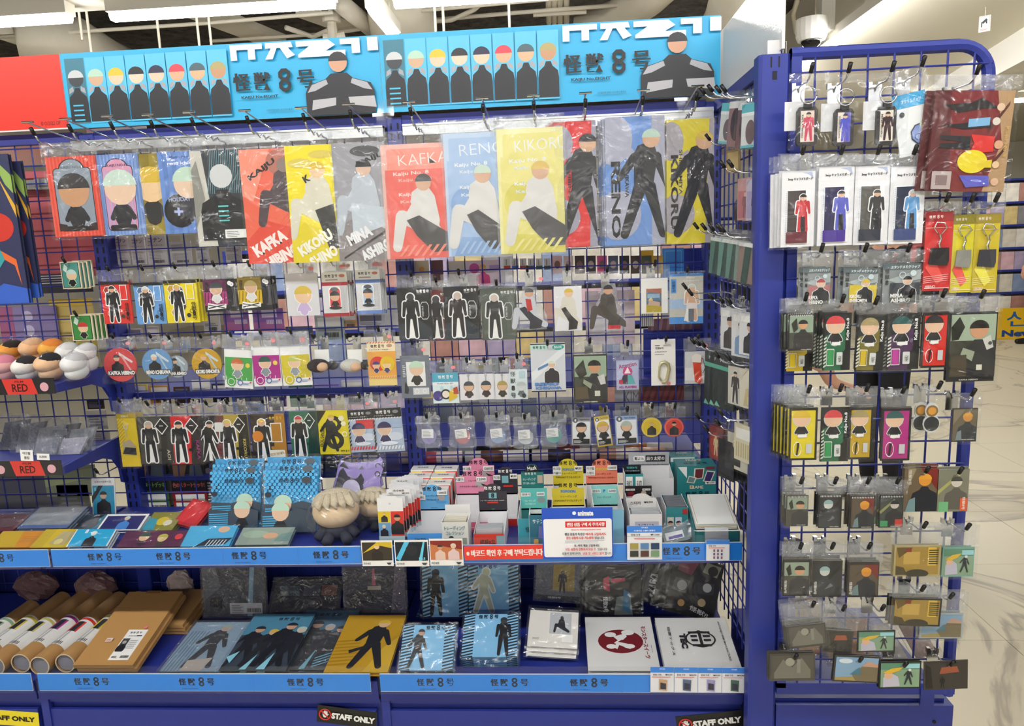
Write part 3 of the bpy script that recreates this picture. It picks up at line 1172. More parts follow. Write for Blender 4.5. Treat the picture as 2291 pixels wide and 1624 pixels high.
def rod(u, v, lb, L=.2, tiltx=0.0):
    """chrome price rod with cross bar, u v = pixel of the tip"""
    t = at(u, v, -.03 - L)
    r = empty('price_rod', (t.x, -.024, t.z - .018))
    tag(r, lb, 'hook', 'price rods along the silver rails')
    link('rod', MB().tube([(0, 0, -.006), (0, -L + .01, .016), (0, -L, .018)], .0021, 6), CHROME, r)
    link('cross_bar', MB().tube([(-.0155, -L, .019), (.0155, -L, .019)], .0028, 8), CHROME, r)
    link('lower_hook', hook_mesh(L - .02, True)[0], None, r, (0, 0, -.036))
    link('tip_cap', hook_mesh(L - .02, True)[1], None, r, (0, 0, -.036))
    link('clip', MB().box(-.015, -.014, -.048, -.012, 0, 0).box(.012, -.014, -.048, .015, 0, 0).box(-.015, -.015, -.048, .015, -.013, 0), ACRYL, r)


for i, (u, v) in enumerate(((58, 273), (143, 266), (237, 260), (328, 257), (420, 251), (545, 247), (672, 241), (778, 233), (914, 228), (1078, 220), (1193, 214), (1310, 208), (1440, 202), (1562, 192))):
    rod(u, v, ('chrome price rod with cross bar in front of the left banner' if i < 8 else 'chrome price rod with cross bar in front of the right banner') if i > 0 else 'chrome price rod with cross bar in front of the red board')


def K(*a, **k):
    return (a[0],) + tuple(a[1:]) + ((k,) if k else ())


FOLD = 'clear_file'
GF = 'folder'
# 1 and 2: framed upright folders
card(FOLD, 'red clear file with arched grey panel, first under the left banner', GF, (112, 224, 349, 529), -.13, '#e04a3c', [
    K('S', 0, 0, 1, 1, 14, '#e8604e', 0, .5), K('RR', .12, .07, .88, .86, '#2a2c36', .08), K('E', .5, .84, .26, '#2a2c36', .2), K('RR', .135, .08, .865, .85, '#8f9aa8', .07), K('E', .5, .835, .235, '#8f9aa8', .19),
    K('T', 'KAIJU NO.8', .5, .86, .42, '#5c6672', h=.04), K('fig', .5, .12, .68, '#2a2a30', '#c99872', '#3c3a3e', 'chibi'), K('RR', .2, .07, .8, .13, '#241f22', .05), K('P', [(.12, .07), (.28, .09), (.28, .15), (.12, .17)], '#3a2a2c'), K('P', [(.88, .07), (.72, .09), (.72, .15), (.88, .17)], '#3a2a2c')],
    bag=318, margin=.008, n=2, dx=-.004)
card(FOLD, 'blue and pink striped clear file with arched panel', GF, (225, 318, 344, 526), -.126, '#6f90cf', [
    K('S', 0, 0, 1, 1, 12, '#84a2da', 0, .5), K('RR', .1, .06, .84, .86, '#23263a', .08), K('E', .47, .84, .27, '#23263a', .2), K('RR', .115, .07, .825, .85, '#d795b4', .07), K('E', .47, .835, .245, '#d795b4', .19), K('S', .14, .09, .82, .8, 8, '#b7a3cf', 0, .5),
    K('T', 'KAIJU NO.8', .47, .86, .45, '#4a3a58', h=.04), K('fig', .5, .12, .7, '#2c2c33', '#e4c4aa', '#c3d8cc', 'chibi'), K('RR', .16, .06, .8, .13, '#222026', .05)], bag=315, margin=.008)
card(FOLD, 'olive yellow clear file half hidden by a blue one', GF, (312, 412, 342, 524), -.124, '#9d8a2a', [
    K('P', [(0, 0), (.2, 0), (.3, 1), (0, 1)], '#8a7824'), K('P', [(.5, 1), (1, 1), (1, .5)], '#b5a136'), K('fig', .28, .15, .7, '#2a2a2c', '#eac79a', '#d9b63a', 'chibi')], bag=312)
card(FOLD, 'blue clear file with a black disc and white plus', GF, (361, 461, 338, 522), -.128, '#5f86cc', [
    K('S', 0, 0, 1, 1, 5, '#6a90d4', 0, .5), K('T', 'Kaiju No.8', .52, .93, .5, '#30508c', h=.035), K('T', 'reno ichikawa', .58, .86, .75, '#f2f5fa', h=.04), K('E', .38, .28, .36, '#17171b'), K('fig', .62, .2, .62, '#3a3a44', '#e3c7ae', '#bfd9c6', 'chibi'),
    K('T', 'HOLIDAY', .4, .42, .5, '#aab4d8', h=.05), K('R', .25, .255, .45, .285, '#aeb9ea'), K('R', .325, .22, .375, .32, '#aeb9ea')], bag=310)
card(FOLD, 'dark grey clear file with pale blue slanting hatch', GF, (434, 560, 335, 550), -.135, '#34373e', [
    K('P', [(0, 0), (.35, 0), (.2, 1), (0, 1)], '#c9c6bd'), K('S', .25, .55, .95, 1, 18, '#5f8b96', .12, .35), K('P', [(.0, .2), (.2, .5), (.1, .9), (0, .8)], '#8d8c86'), K('fig', .52, .06, .86, '#1d1f24', '#cfd2d4', None, 'bust'), K('H', .42, .26, .6, .46, 4, '#5fc9c6', 0, .3), K('T', '怪獣', .9, .9, .16, '#e6e6e6', h=.07),
    K('R', .5, .08, .98, .17, '#e9e9e7'), K('lines', .53, .09, .8, .16, 4)], bag=308)
card(FOLD, 'coral red clear file with slanting white lettering', GF, (545, 660, 332, 589), -.14, '#e8674f', [
    K('P', [(0, 1), (.6, 1), (.2, .55), (0, .6)], '#f08f78'), K('P', [(0, 0), (1, 0), (1, .3), (.4, .38), (0, .2)], '#df4a3a'), K('E', .8, .88, .3, '#b57062', .25), K('fig', .82, .32, .62, '#4d4148', '#8c7a74', None, 'sit'),
    K('T', 'KAIJU', .42, .82, .62, '#17161a', 32, .06, .04), K('T', 'N', .95, .85, .1, '#17161a', 32, .04), K('T', 'KAFKA', .45, .18, .72, '#f3e7e2', 28, .11, .06), K('T', 'HIBINO', .68, .06, .72, '#f3e7e2', 26, .11, .06)], bag=300)
card(FOLD, 'bright yellow clear file with slanting white lettering', GF, (646, 752, 324, 587), -.145, '#efdc1e', [
    K('P', [(0, 0), (1, 0), (1, .2), (.3, .35), (0, .25)], '#e2cf2a'), K('E', .3, .85, .26, '#d8c552', .1), K('E', .75, .92, .26, '#d8c552', .08), K('fig', .62, .2, .68, '#d9d5c2', '#e8c79e', '#d9b83c', 'sit'), K('P', [(.55, .45), (.95, .5), (1, .12), (.8, .1)], '#3c3b3c'),
    K('T', 'K', .42, .72, .14, '#191912', 28, .06, .04), K('T', 'KIKORU', .5, .17, .8, '#f2efdd', 28, .1, .06), K('T', 'SHINO', .66, .05, .64, '#f2efdd', 26, .1, .06)], bag=296)
card(FOLD, 'grey clear file with slanting lettering', GF, (750, 868, 319, 583), -.148, '#9b9ba3', [
    K('P', [(0, 0), (1, 0), (1, .25), (.5, .4), (0, .3)], '#8b8486'), K('E', .62, .93, .28, '#46464c', .1), K('fig', .55, .22, .66, '#b9c2cc', '#d9b9a4', '#26272e', 'sit'), K('P', [(.3, .2), (.95, .3), (.95, .45), (.3, .5)], '#c2ccd6'),
    K('T', 'KAIJU', .72, .86, .55, '#1b1b1f', 18, .05, .04), K('T', 'MINA', .42, .22, .5, '#e9e9ec', 24, .1, .06), K('T', 'ASHIRO', .72, .09, .62, '#e9e9ec', 24, .1, .06), K('P', [(.1, .02), (1, .26), (1, .28), (.1, .035)], '#3c3a3e')], bag=290)
for lb, box, bgc, dk, lt, nm, bagv, Yc in (
        ('salmon red soft pouch folder with pale border and outlined capitals', (858, 1000, 321, 578), '#f2b5a8', '#ea5242', '#f58a76', 'KAFKA', 292, -.150),
        ('pale blue soft pouch folder with pale border and outlined capitals', (997, 1127, 296, 572), '#bcd2ec', '#7fa6d8', '#a2c0e6', 'RENO', 266, -.156),
        ('pale yellow soft pouch folder with pale border and outlined capitals', (1115, 1262, 286, 566), '#efe9a0', '#d9cf47', '#e8df7e', 'KIKORU', 256, -.162)):
    card('pouch_folder', lb, GF, box, Yc, bgc, [
        K('RR', .09, .02, .99, .96, lt, .04), K('R', .05, .0, 1, .78, dk if nm == 'KAFKA' else lt), K('E', .36, .42, .28, dk, .3), K('P', [(.1, 0), (1, 0), (1, .14), (.25, .16)], dk),
        K('T', nm, .66, .87, .78, '#f8e9e2' if nm == 'KAFKA' else '#e9eef6', 3, .09, -.012), K('T', 'Kaiju No. 8', .46, .745, .56, '#f7ddd4' if nm == 'KAFKA' else '#f2f5f8', 2, .04), K('T', 'Kaiju No. 8', .52, .69, .52, '#f2b8aa' if nm == 'KAFKA' else '#dfe9f4', 2, .035),
        K('T', 'Kaiju No. 8', .5, .565, .5, '#f7ddd4' if nm == 'KAFKA' else '#f2f5f8', 2, .038), K('T', 'Kaiju', .4, .5, .26, '#f2b8aa' if nm == 'KAFKA' else '#dfe9f4', 2, .035),
        K('fig', .62, .06, .7, '#dcd9d6', '#d8a98a', {'KAFKA': '#34363e', 'RENO': '#c8dccb', 'KIKORU': '#d9b53c'}[nm], 'sit'), K('P', [(.35, .34), (.55, .38), (1, .22), (1, .06), (.75, .05), (.5, .2)], '#2a2629'), K('S', .2, .02, .9, .12, 6, lt, .14, .4)],
        bag=bagv, film_m=FROST, margin=.006, n=2 if nm != 'KAFKA' else 1, dx=-.004)
for lb, box, c1, c2, nm, sub, nst, Yc in (
        ('red and grey upright clear file with black capitals', (1240, 1335, 271, 552), '#d92f33', '#9c9aac', 'KAFKA', 'HIBINO', 6, -.158),
        ('blue and grey upright clear file with black capitals', (1355, 1487, 260, 548), '#6c95d6', '#a9acc0', 'RENO', 'ICHIKAWA', 6, -.164),
        ('yellow and grey upright clear file with black capitals', (1491, 1597, 266, 544), '#d9c92c', '#a59fa8', 'KIKORU', 'SHINOMIYA', 2, -.160)):
    card(FOLD, lb, GF, box, Yc, c1, [
        K('E', .12, .83, .34, c2, .42) if nm != 'KIKORU' else K('E', .1, .83, .26, c2, .4), K('P', [(.3, .72), (.45, .76), (.85, .45), (.75, .38)], c2), K('E', .2, .24, .4, c2, .42),
        K('R', .78, 0, 1, 1, c2) if nm == 'RENO' else K('P', [(.82, 0), (1, 0), (1, 1), (.9, 1)], c2),
        K('fig', .68, .05, .86, '#20222a', '#d3a888', {'KAFKA': '#2a2a30', 'RENO': '#b8d3c4', 'KIKORU': '#d4b455'}[nm], 'walk'),
        K('T', nm, .17, .36 if nm != 'KIKORU' else .42, .6, '#17181d', -90, .16, .035), K('T', sub, .36 if nm != 'KIKORU' else .3, .5 if nm != 'KIKORU' else .58, .24 if nm != 'KIKORU' else .36, '#2a2c35', -90, .07)],
        bag=box[2] - 3, n=nst, dx=-.0032, dy=.006)

# ------------------------------------------------------------------ small packs
YP = -.075
ACP = 'acrylic_stand_pack'
CA = 'packet'
HEX = [(.5 + .5 * math.cos(math.radians(60 * i + 30)), .5 + .5 * math.sin(math.radians(60 * i + 30))) for i in range(6)]


def hexa(cx, cy, r, col):
    return K('E', cx, cy, r, col, n=6)


def hexstand(bg, dark, cap):
    return [K('R', 0, .93, 1, 1, '#1b1b1c'), K('R', 0, 0, 1, .93, bg), K('R', .02, .9, .5, .92, '#20201f'), hexa(.24, .8, .15, '#f4f4f2'), hexa(.24, .8, .13, dark), hexa(.46, .76, .15, '#f4f4f2'), hexa(.46, .76, .13, '#55525a'), hexa(.22, .6, .12, '#f4f4f2'), hexa(.22, .6, .1, '#7c7a80'),
            hexa(.3, .25, .15, '#f4f4f2'), hexa(.3, .25, .13, dark), hexa(.52, .4, .12, '#2b2b30'), K('fig', .4, .04, .86, '#1f2026', '#d9ae90', cap, 'stand', edge='#f6f6f4'), K('R', .68, .56, .92, .92, '#f4f4f2'), K('R', .7, .575, .9, .905, bg), hexa(.7, .18, .07, '#26262a'), hexa(.8, .28, .06, bg), K('ring', .8, .28, .06, .012, '#222'),
            K('T', '怪', .88, .44, .14, '#18181a', bold=.03), K('T', '獣', .88, .34, .14, '#18181a', bold=.03), K('T', '8', .88, .23, .1, '#18181a', bold=.05), K('T', '号', .88, .12, .14, '#18181a', bold=.03)]


card(ACP, 'red hexagon stand packet hanging left of the blue one', CA, (229, 293, 630, 724), YP, '#e2352f', hexstand('#e0342e', '#9c2a2c', '#3a3a3e'), bag=603, hk=0, th=.006)
card(ACP, 'blue hexagon stand packet between the red and yellow ones', CA, (303, 369, 632, 725), YP - .004, '#6da3dd', hexstand('#6aa2de', '#54719c', '#d9dcd8'), bag=602, hk=0, th=.006)
card(ACP, 'yellow hexagon stand packet right of the blue one', CA, (370, 443, 627, 722), YP - .006, '#ecd825', hexstand('#ecd622', '#c99a2c', '#d9bd4a'), bag=598, hk=0, th=.006, n=3, dx=.003)
for lb, box, c1, c2, cap in (('dark magenta crossed base stand packet', (456, 529, 625, 697), '#5a1f45', '#b0377c', '#3a4a50'), ('black and gold crossed base stand packet', (533, 607, 620, 694), '#8a741c', '#d9b422', '#b5a26a')):
    card(ACP, lb, CA, box, YP, '#191a22', [K('R', 0, .2, .72, 1, c1), K('R', 0, .2, .72, .62, c2), K('S', 0, .25, .7, .6, 7, c1, .04, .3), K('R', .72, .15, 1, 1, '#1b1c24'), K('S', .84, .15, 1, .75, 6, '#8f8f98', .03, .3), K('fig', .4, .3, .62, '#dcdcdc', '#d9b193', cap, 'chibi', edge='#f4f4f2'),
                                                    K('P', [(.08, .06), (.66, .1), (.68, .24), (.4, .22), (.12, .28)], '#f2f2f0'), K('P', [(.12, .09), (.62, .2), (.62, .23), (.12, .13)], '#2a2a30'), K('P', [(.12, .2), (.62, .1), (.62, .13), (.12, .23)], '#55525c'), K('T', '8', .86, .86, .14, '#f2f2f2', 60, bold=.06), K('R', .76, .2, .9, .7, '#24252e'), K('T', '怪獣8号', .12, .78, .3, '#2a2030', -90, .1)], bag=593, hk=0, n=3, dx=.004, dy=.008)
card('sticker_pack', 'grey white sticker packet with a yellow cut-out', CA, (641, 713, 612, 706), YP, '#d9d9dd', [K('R', 0, 0, 1, 1, '#d5d5da'), K('fig', .52, .04, .68, '#c9b3dd', '#e9c6a0', '#d6b94a', 'chibi', edge='#f7f7f5')], bag=588, hk=0, n=3, dx=-.004)
for lb, box, cc, hd in (('white header charm packet with dark red stripe', (722, 779, 609, 708), '#a51c2c', '#d8464c'), ('white header charm packet with blue stripe', (797, 852, 603, 702), '#5b7fc4', '#a8c6e6')):
    card('charm_pack', lb, CA, box, YP, '#eeeeec', [K('R', 0, 0, 1, 1, '#d7d7da'), K('R', 0, .78, 1, 1, '#f2f1ee'), K('R', 0, .7, 1, .78, cc), K('logo', .38, .92, .5, '#2a2224', sub=False), K('E', .8, .92, .12, '#d77a6a', .06), K('lines', .15, .82, .85, .87, 1, '#b08c8c'),
                                                           K('S', .66, .1, .95, .68, 6, '#b9b9bf', .05, .4), K('R', 0, 0, 1, .08, cc), K('RR', .25, .18, .72, .66, '#f7f7f5', .1), K('RR', .28, .2, .69, .64, hd, .1), K('E', .48, .62, .16, '#55585e', .08), K('fig', .48, .22, .36, '#23242a', '#d9ae90', '#3a3a44', 'chibi'), K('E', .48, .2, .25, '#2c2d33', .06)], bag=box[2] - 26, hk=0, n=4, dx=.003, dy=.007)
# round badges
for lb, box, c1, cap, tx, bgv in (('red round coaster in a clear bag', (232, 306, 780, 852), '#cf4a4c', '#2a2a2e', 'KAFKA HIBINO', 753), ('blue round coaster in a clear bag', (318, 386, 779, 850), '#6796c6', '#d9ded6', 'RENO ICHIKAWA', 752), ('grey round coaster tucked beside the blue one', (372, 420, 790, 850), '#98a4ac', '#2c2d34', 'MINA ASHIRO', 754), ('mustard round coaster in a clear bag', (429, 496, 779, 848), '#c59a2c', '#d4ac38', 'KIKORU SHINOMIYA', 752)):
    card('round_coaster', lb, 'coaster', box, YP if 'grey' not in lb else YP + .006, c1, [K('E', .5, .5, .5, c1, n=28), K('P', [(.5, .9), (.9, .6), (.86, .55), (.5, .8)], '#d9d0d0' if 'red' in lb else '#c9d4dc'), K('P', [(.6, .8), (.85, .3), (.8, .28), (.56, .76)], '#e0a0a0' if 'red' in lb else '#a9bccb'),
                                                     K('fig', .42, .2, .66, '#24252b', '#dcb294', cap, 'bust'), K('R', .1, .17, .92, .33, '#2a2b31'), K('T', tx, .52, .25, .8, '#f4f3f0', h=.13, bold=.05)], th=.004, bag=bgv, hk=0, shape='disc', margin=.008)
for lb, box, c1, cap, rt in (('white bordered green slumber card', (499, 562, 782, 868), '#49a44e', '#c8693a', 5), ('white bordered magenta slumber card', (565, 628, 777, 864), '#b0288a', '#2c5a4e', 0), ('white bordered yellow slumber card', (630, 696, 776, 862), '#d5c329', '#b8c25a', -1)):
    card('sticker_card', lb, CA, box, YP - .004, '#efeff0', [K('R', .02, .2, .98, .8, c1), K('S', .05, .2, .95, .28, 5, '#f2f2f0', 0, .1), K('E', .82, .6, .08, '#e8cf4a'), K('fig', .46, .28, .5, '#8d98a0', '#e6c0a0', cap, 'chibi', edge='#f7f7f5'), K('E', .24, .16, .17, c1, n=10), K('ring', .24, .16, .12, .02, '#f2f2f0'), K('ring', .56, .15, .1, .03, '#2b56a8'), K('lines', .66, .1, .95, .16, 2, '#5566aa'), K('E', .93, .17, .03, '#d8333a')], bag=box[2] - 33, hk=0, rot=rt, n=3, dx=-.004)
for lb, u, hair in (('dark brown plush keychain in a clear bag', 712, '#2c2328'), ('pale grey plush keychain in a clear bag', 786, '#d9d8d0')):
    c = at(u, 818, YP)
    r = empty('plush_keychain', (c.x, YP, c.z))
    tag(r, lb, 'keychain')
    link('head', MB().ell((0, 0, 0), (.034, .02, .02)), mat(hair, .9, bump=.5, bscale=400), r, smooth=True)
    link('face_pad', MB().ell((.014, -.009, -.002), (.018, .014, .014)), mat('#dfb795', .9), r, smooth=True)
    link('body', MB().ell((.042, 0, 0), (.018, .014, .013)), mat('#1f1f24', .9), r, smooth=True)
    link('paper_tag', MB().box(-.012, .012, .005, .03, .0125, .045), WHITE, r)
    if u > 750:
        link('ring', MB().tube([(.066 + .012 * math.cos(t * .5236), 0, .004 + .012 * math.sin(t * .5236)) for t in range(13)], .0014, 6), CHROME, r)
    link('bag', crinkle(-.042, -.026, .07, .085, -.024, .004, 6, 6, int(u)), FILM, r)
    hook(c.x, 0, c.z + .07, .1, 'chrome display hook holding the ' + lb.split(' in ')[0])
card('charm_card', 'orange and cream charm card with two round charms', CA, (823, 886, 764, 862), YP - .01, '#f0d68c', [K('R', 0, .78, 1, 1, '#f3e3c0'), K('R', 0, 0, 1, .78, '#eda94a'), K('R', 0, 0, 1, .22, '#ecd084'), K('logo', .38, .9, .48, '#3a2a22', sub=False), K('E', .8, .91, .1, '#b58a6a', .06), K('T', 'アクリルキーホルダー', .45, .82, .76, '#5a3a2a', h=.028), K('S', 0, .965, 1, 1, 10, '#e0744a', .05, .5),
                                                                                                                            K('E', .36, .5, .28, '#d93a2e', .26), K('E', .7, .5, .26, '#e9c228', .28), K('fig', .3, .3, .26, '#3a3460', '#e6bd98', '#4a4480', 'chibi', edge='#f6efe0'), K('fig', .68, .3, .28, '#4a3a6a', '#e9c79c', '#dcb53a', 'chibi', edge='#f6efe0'), K('S', 0, .17, 1, .21, 12, '#e8894a', .04, .5)], bag=738, hk=0)
# fourth row, middle bay
card('charm_card', 'yellow charm card hanging beside the slotted upright', CA, (267, 309, 926, 1044), YP, '#e7c92a', [K('R', 0, .92, 1, 1, '#b89e22'), K('H', 0, .35, .35, .9, 9, '#b79a2c', .12, .25), K('T', '怪獣8号', .45, .96, .4, '#f3ecc8', h=.04), K('ring', .44, .76, .13, .05, '#c9cacc'), K('R', .42, .56, .46, .7, '#b9babc'), K('P', [(.15, .25), (.82, .22), (.85, .4), (.6, .52), (.2, .48)], '#b9a98a'), K('P', [(.12, .25), (.85, .23), (.85, .36), (.3, .38)], '#2c2c34')], bag=895, hk=0, n=2, dx=.012, dy=.02)
for lb, box, c1, c2, cap, nm, nc, pl in (
        ('dark grey diamond base stand packet', (312, 386, 932, 1038), '#4c4a44', '#1e1e22', '#b9b2a8', 'AOI', '#c9c2a8', 1), ('red and black diamond base stand packet', (379, 453, 931, 1038), '#d3232a', '#201820', '#2c2a2e', 'KAFKA', '#a0357c', 1),
        ('black stand packet with a walking figure', (450, 505, 930, 1034), '#26252b', '#6c2028', '#3a3a40', '', '#fff', 0), ('gold diamond base stand packet', (489, 557, 928, 1035), '#b29a3a', '#25231c', '#d9c05c', 'KIKORU', '#cdb75a', 1), ('black and orange plate stand packet', (563, 640, 926, 1034), '#2c2118', '#b37d22', '#d9b042', '', '#fff', 2), ('green diamond base stand packet', (650, 712, 920, 1024), '#2c6a52', '#153a30', '#c4414a', '', '#fff', 1)):
    art_ = [K('R', 0, 0, 1, 1, c1), K('P', [(.6, 0), (1, 0), (1, 1), (.72, 1), (.66, .5)], c2), K('E', .6, .3, .05, c2), K('E', .56, .5, .04, c2), K('fig', .33, .04, .86, '#1c1d24', '#d7ae92', cap, 'walk' if 'walking' in lb else 'stand', edge='#f6f6f4'), K('P', [(.26, .04), (.42, .04), (.36, .42), (.3, .42)], '#f2f2f0')]
    if pl == 1:
        art_ += [K('P', [(.72, .62), (.93, .8), (.72, .97), (.51, .8)], '#f4f4f2'), K('P', [(.72, .65), (.9, .8), (.72, .945), (.54, .8)], c2), K('R', .66, .8, .78, .815, '#e6e6e2')]
    elif pl == 2:
        art_ += [K('R', .58, .42, .9, .82, '#f2f2ee'), K('R', .605, .44, .875, .8, c2), K('RR', .5, .1, .95, .26, '#f2efe2', .04), K('T', 'KIKORU SHINOMIYA', .72, .18, .4, '#b0832a', 8, .06), K('logo', .75, .92, .36, '#e2b93a', sub=False), K('E', .2, .55, .16, '#d9852a')]
    else:
        art_ += [K('RR', .62, .66, .95, .86, '#e9e9e6', .05)]
    if nm:
        art_ += [K('T', nm, .86, .3 if nm != 'AOI' else .2, .4 if nm != 'AOI' else .22, nc, -90, .1)]
    card(ACP, lb, CA, box, YP - .003, c1, art_, th=.006, bag=box[2] - 30, hk=0, margin=.004)
card('charm_card', 'yellow card with a big black eight', CA, (713, 781, 918, 1016), YP - .008, '#e6d41f', [K('E', .52, .7, .26, '#2a2a18'), K('E', .52, .7, .12, '#e6d41f'), K('E', .52, .32, .3, '#2a2a18'), K('E', .52, .32, .14, '#e6d41f'), K('P', [(0, .7), (.3, 1), (0, 1)], '#2a2a20'), K('fig', .38, .06, .86, '#1f2026', '#e0b894', '#d8b63c', 'walk'), hexa(.78, .82, .1, '#f2ecc8'), hexa(.84, .7, .09, '#f2ecc8'), K('ring', .86, .46, .09, .03, '#f6f3e0'), K('T', 'KIKORU SHINOMIYA', .12, .42, .7, '#22221c', 82, .09), K('logo', .84, .08, .28, '#22221c', sub=False)], bag=890, hk=0, n=2)
for lb, box, rc in (('black header charm card with red sky', (783, 841, 916, 1011), '#d8343a'), ('black header charm card with pale blue sky', (838, 903, 912, 1010), '#a9bcd8')):
    card('charm_card', lb, CA, box, YP - .012, '#e6e9ee', [K('R', 0, 0, 1, 1, '#b9c8de'), K('R', 0, .78, 1, 1, '#1d1d21'), K('logo', .38, .91, .5, '#f2f2f0', sub=False), K('E', .8, .91, .1, '#8a8a90', .06), K('T', 'アクリルキーホルダー', .4, .83, .7, '#e0e0e0', h=.025), K('S', 0, .74, 1, .79, 10, '#e9e6e2', .05, .5), K('R', .3, .55, 1, .76, rc), K('E', .7, .35, .3, '#d3dcea', .15), K('fig', .38, .2, .5, '#4a4668', '#e3bfa2', '#3a3460', 'chibi', edge='#eef1f6'), K('E', .5, .2, .3, '#e8eef6', .07), K('S', 0, .06, 1, .14, 9, rc if 'red' in lb else '#f2f2f2', .05, .5), K('H', .0, .14, .07, .74, 7, '#2a2a2e', .05, .5)], bag=box[2] - 30, hk=0, rot=-2)

# right bay, second row
for lb, box, c1, fg, Yc, bgv in (('black stand packet with pale outline figure beside the upright', (890, 965, 644, 760), '#14161d', '#1a1c22', -.08, 615), ('dark red stand packet tucked between two black ones', (955, 1010, 650, 760), '#6a1a22', '#25222a', -.072, 628), ('black stand packet with a long haired outline figure', (994, 1071, 641, 758), '#14161d', '#2a2229', -.082, 612), ('grey green stand packet left of the seated figure bag', (1077, 1152, 646, 760), '#4f5850', '#2a2c30', -.076, 635)):
    card(ACP, lb, CA, box, Yc, c1, [K('R', 0, 0, 1, 1, c1), K('P', [(0, 0), (1, 0), (1, .2), (.6, .4), (0, .3)], '#2c3440' if c1 == '#14161d' else c1), K('fig', .4, .04, .86, fg, '#c9b8ac' if 'long' in lb or 'grey' in lb else '#3a3d44', None, 'stand', edge='#eef0f0'), K('P', [(.31, .05), (.49, .05), (.43, .4), (.37, .4)], '#f2f2f0'), K('R', .3, .03, .5, .06, '#f2f2f0'), K('logo', .78, .93, .36, '#f2f2f0'),
                                    K('P', [(.68, .45), (.74, .39), (.88, .39), (.94, .45), (.94, .66), (.88, .73), (.74, .73), (.68, .66)], '#c9ccd0'), K('P', [(.695, .455), (.75, .405), (.87, .405), (.925, .455), (.925, .655), (.87, .715), (.75, .715), (.695, .655)], c1), K('T', 'KAIJU No.8', .76, .55, .2, '#c9ccd0', 90, .07)], th=.006, bag=bgv, hk=0, n=2, dx=.003)
for lb, box, b1, hd, cp, leg, rd, bgv, hw in (('clear bag with seated grey shirt cut-out', (1140, 1226, 640, 738), '#c6c9d2', '#d3a386', '#333640', '#2a2c3c', '#c23434', 605, 1), ('clear bag with seated white shirt cut-out', (1240, 1302, 640, 740), '#dcd8cc', '#e9c6a2', '#d9b94a', '#262225', None, 602, 1), ('clear bag with dark jacket cut-out and red shoe', (1318, 1400, 632, 738), '#4c4544', '#cf9d80', '#26252a', '#3c3634', None, 606, 1)):
    card('standee_bag', lb, CA, box, -.085, '#e9e9ec', ([K('R', 0, 0, 1, 1, '#e4e4e9')] if 'white shirt' in lb else []) + [K('fig', .5, .02, .96, b1, hd, cp, 'sit'), K('P', [(.25, .5), (.4, .54), (.62, .34), (.85, .2), (.8, .04), (.5, .02), (.52, .2)], leg)] + ([K('P', [(.42, .72), (.56, .7), (.6, .46), (.46, .42)], rd)] if rd else []) + ([K('R', .5, .02, .85, .1, '#c8283a')] if 'jacket' in lb else []), th=.003, bag=bgv, hk=0, margin=.008, bodymat=None if 'white shirt' in lb else FILM_H,
         shape=[(.05, 0), (.95, 0), (.98, .3), (.8, .6), (.72, .98), (.35, .98), (.3, .7), (.02, .3)])
card('photo_card', 'white card with a small framed street picture', CA, (1434, 1494, 622, 701), -.078, '#efeeec', [K('R', .18, .02, .78, .72, '#e6dcb0'), K('R', .2, .04, .76, .7, '#58718c'), K('P', [(.2, .7), (.76, .7), (.76, .56), (.2, .62)], '#b06a5c'), K('R', .24, .44, .7, .56, '#8fb0cc'), K('P', [(.2, .04), (.76, .04), (.76, .2), (.2, .26)], '#b9a22e'), K('E', .36, .38, .08, '#d9c27c'), K('P', [(.25, .24), (.7, .2), (.7, .32), (.3, .38)], '#c9a893')], bag=592, hk=0)
card(ACP, 'pale blue tiled bath stand packet', CA, (1498, 1573, 612, 724), -.082, '#9fc1e6', [K('R', 0, 0, 1, 1, '#c9c6bc'), K('R', 0, .95, 1, 1, '#4f8bd0'), K('R', 0, 0, 1, .14, '#4f94de'), K('R', 0, .3, 1, .5, '#a9c3e4'), K('R', .04, .62, .2, .9, '#5c9be0'), K('T', '怪獣8号', .12, .75, .22, '#22375c', -90, .1), K('T', 'Reno', .62, .92, .26, '#eceae2', h=.04), K('T', 'Ichikawa', .65, .86, .48, '#eceae2', h=.045), K('fig', .66, .06, .72, '#dcb091', '#dcb699', '#cfd8cf', 'stand', edge='#f2f2ee'), K('R', .5, .3, .82, .42, '#ece2e2'), K('P', [(.42, .06), (.56, .06), (.56, .3), (.5, .3)], '#f4f3ef'), K('R', .56, .06, .72, .3, '#6c7684')], th=.006, bag=606, hk=0)
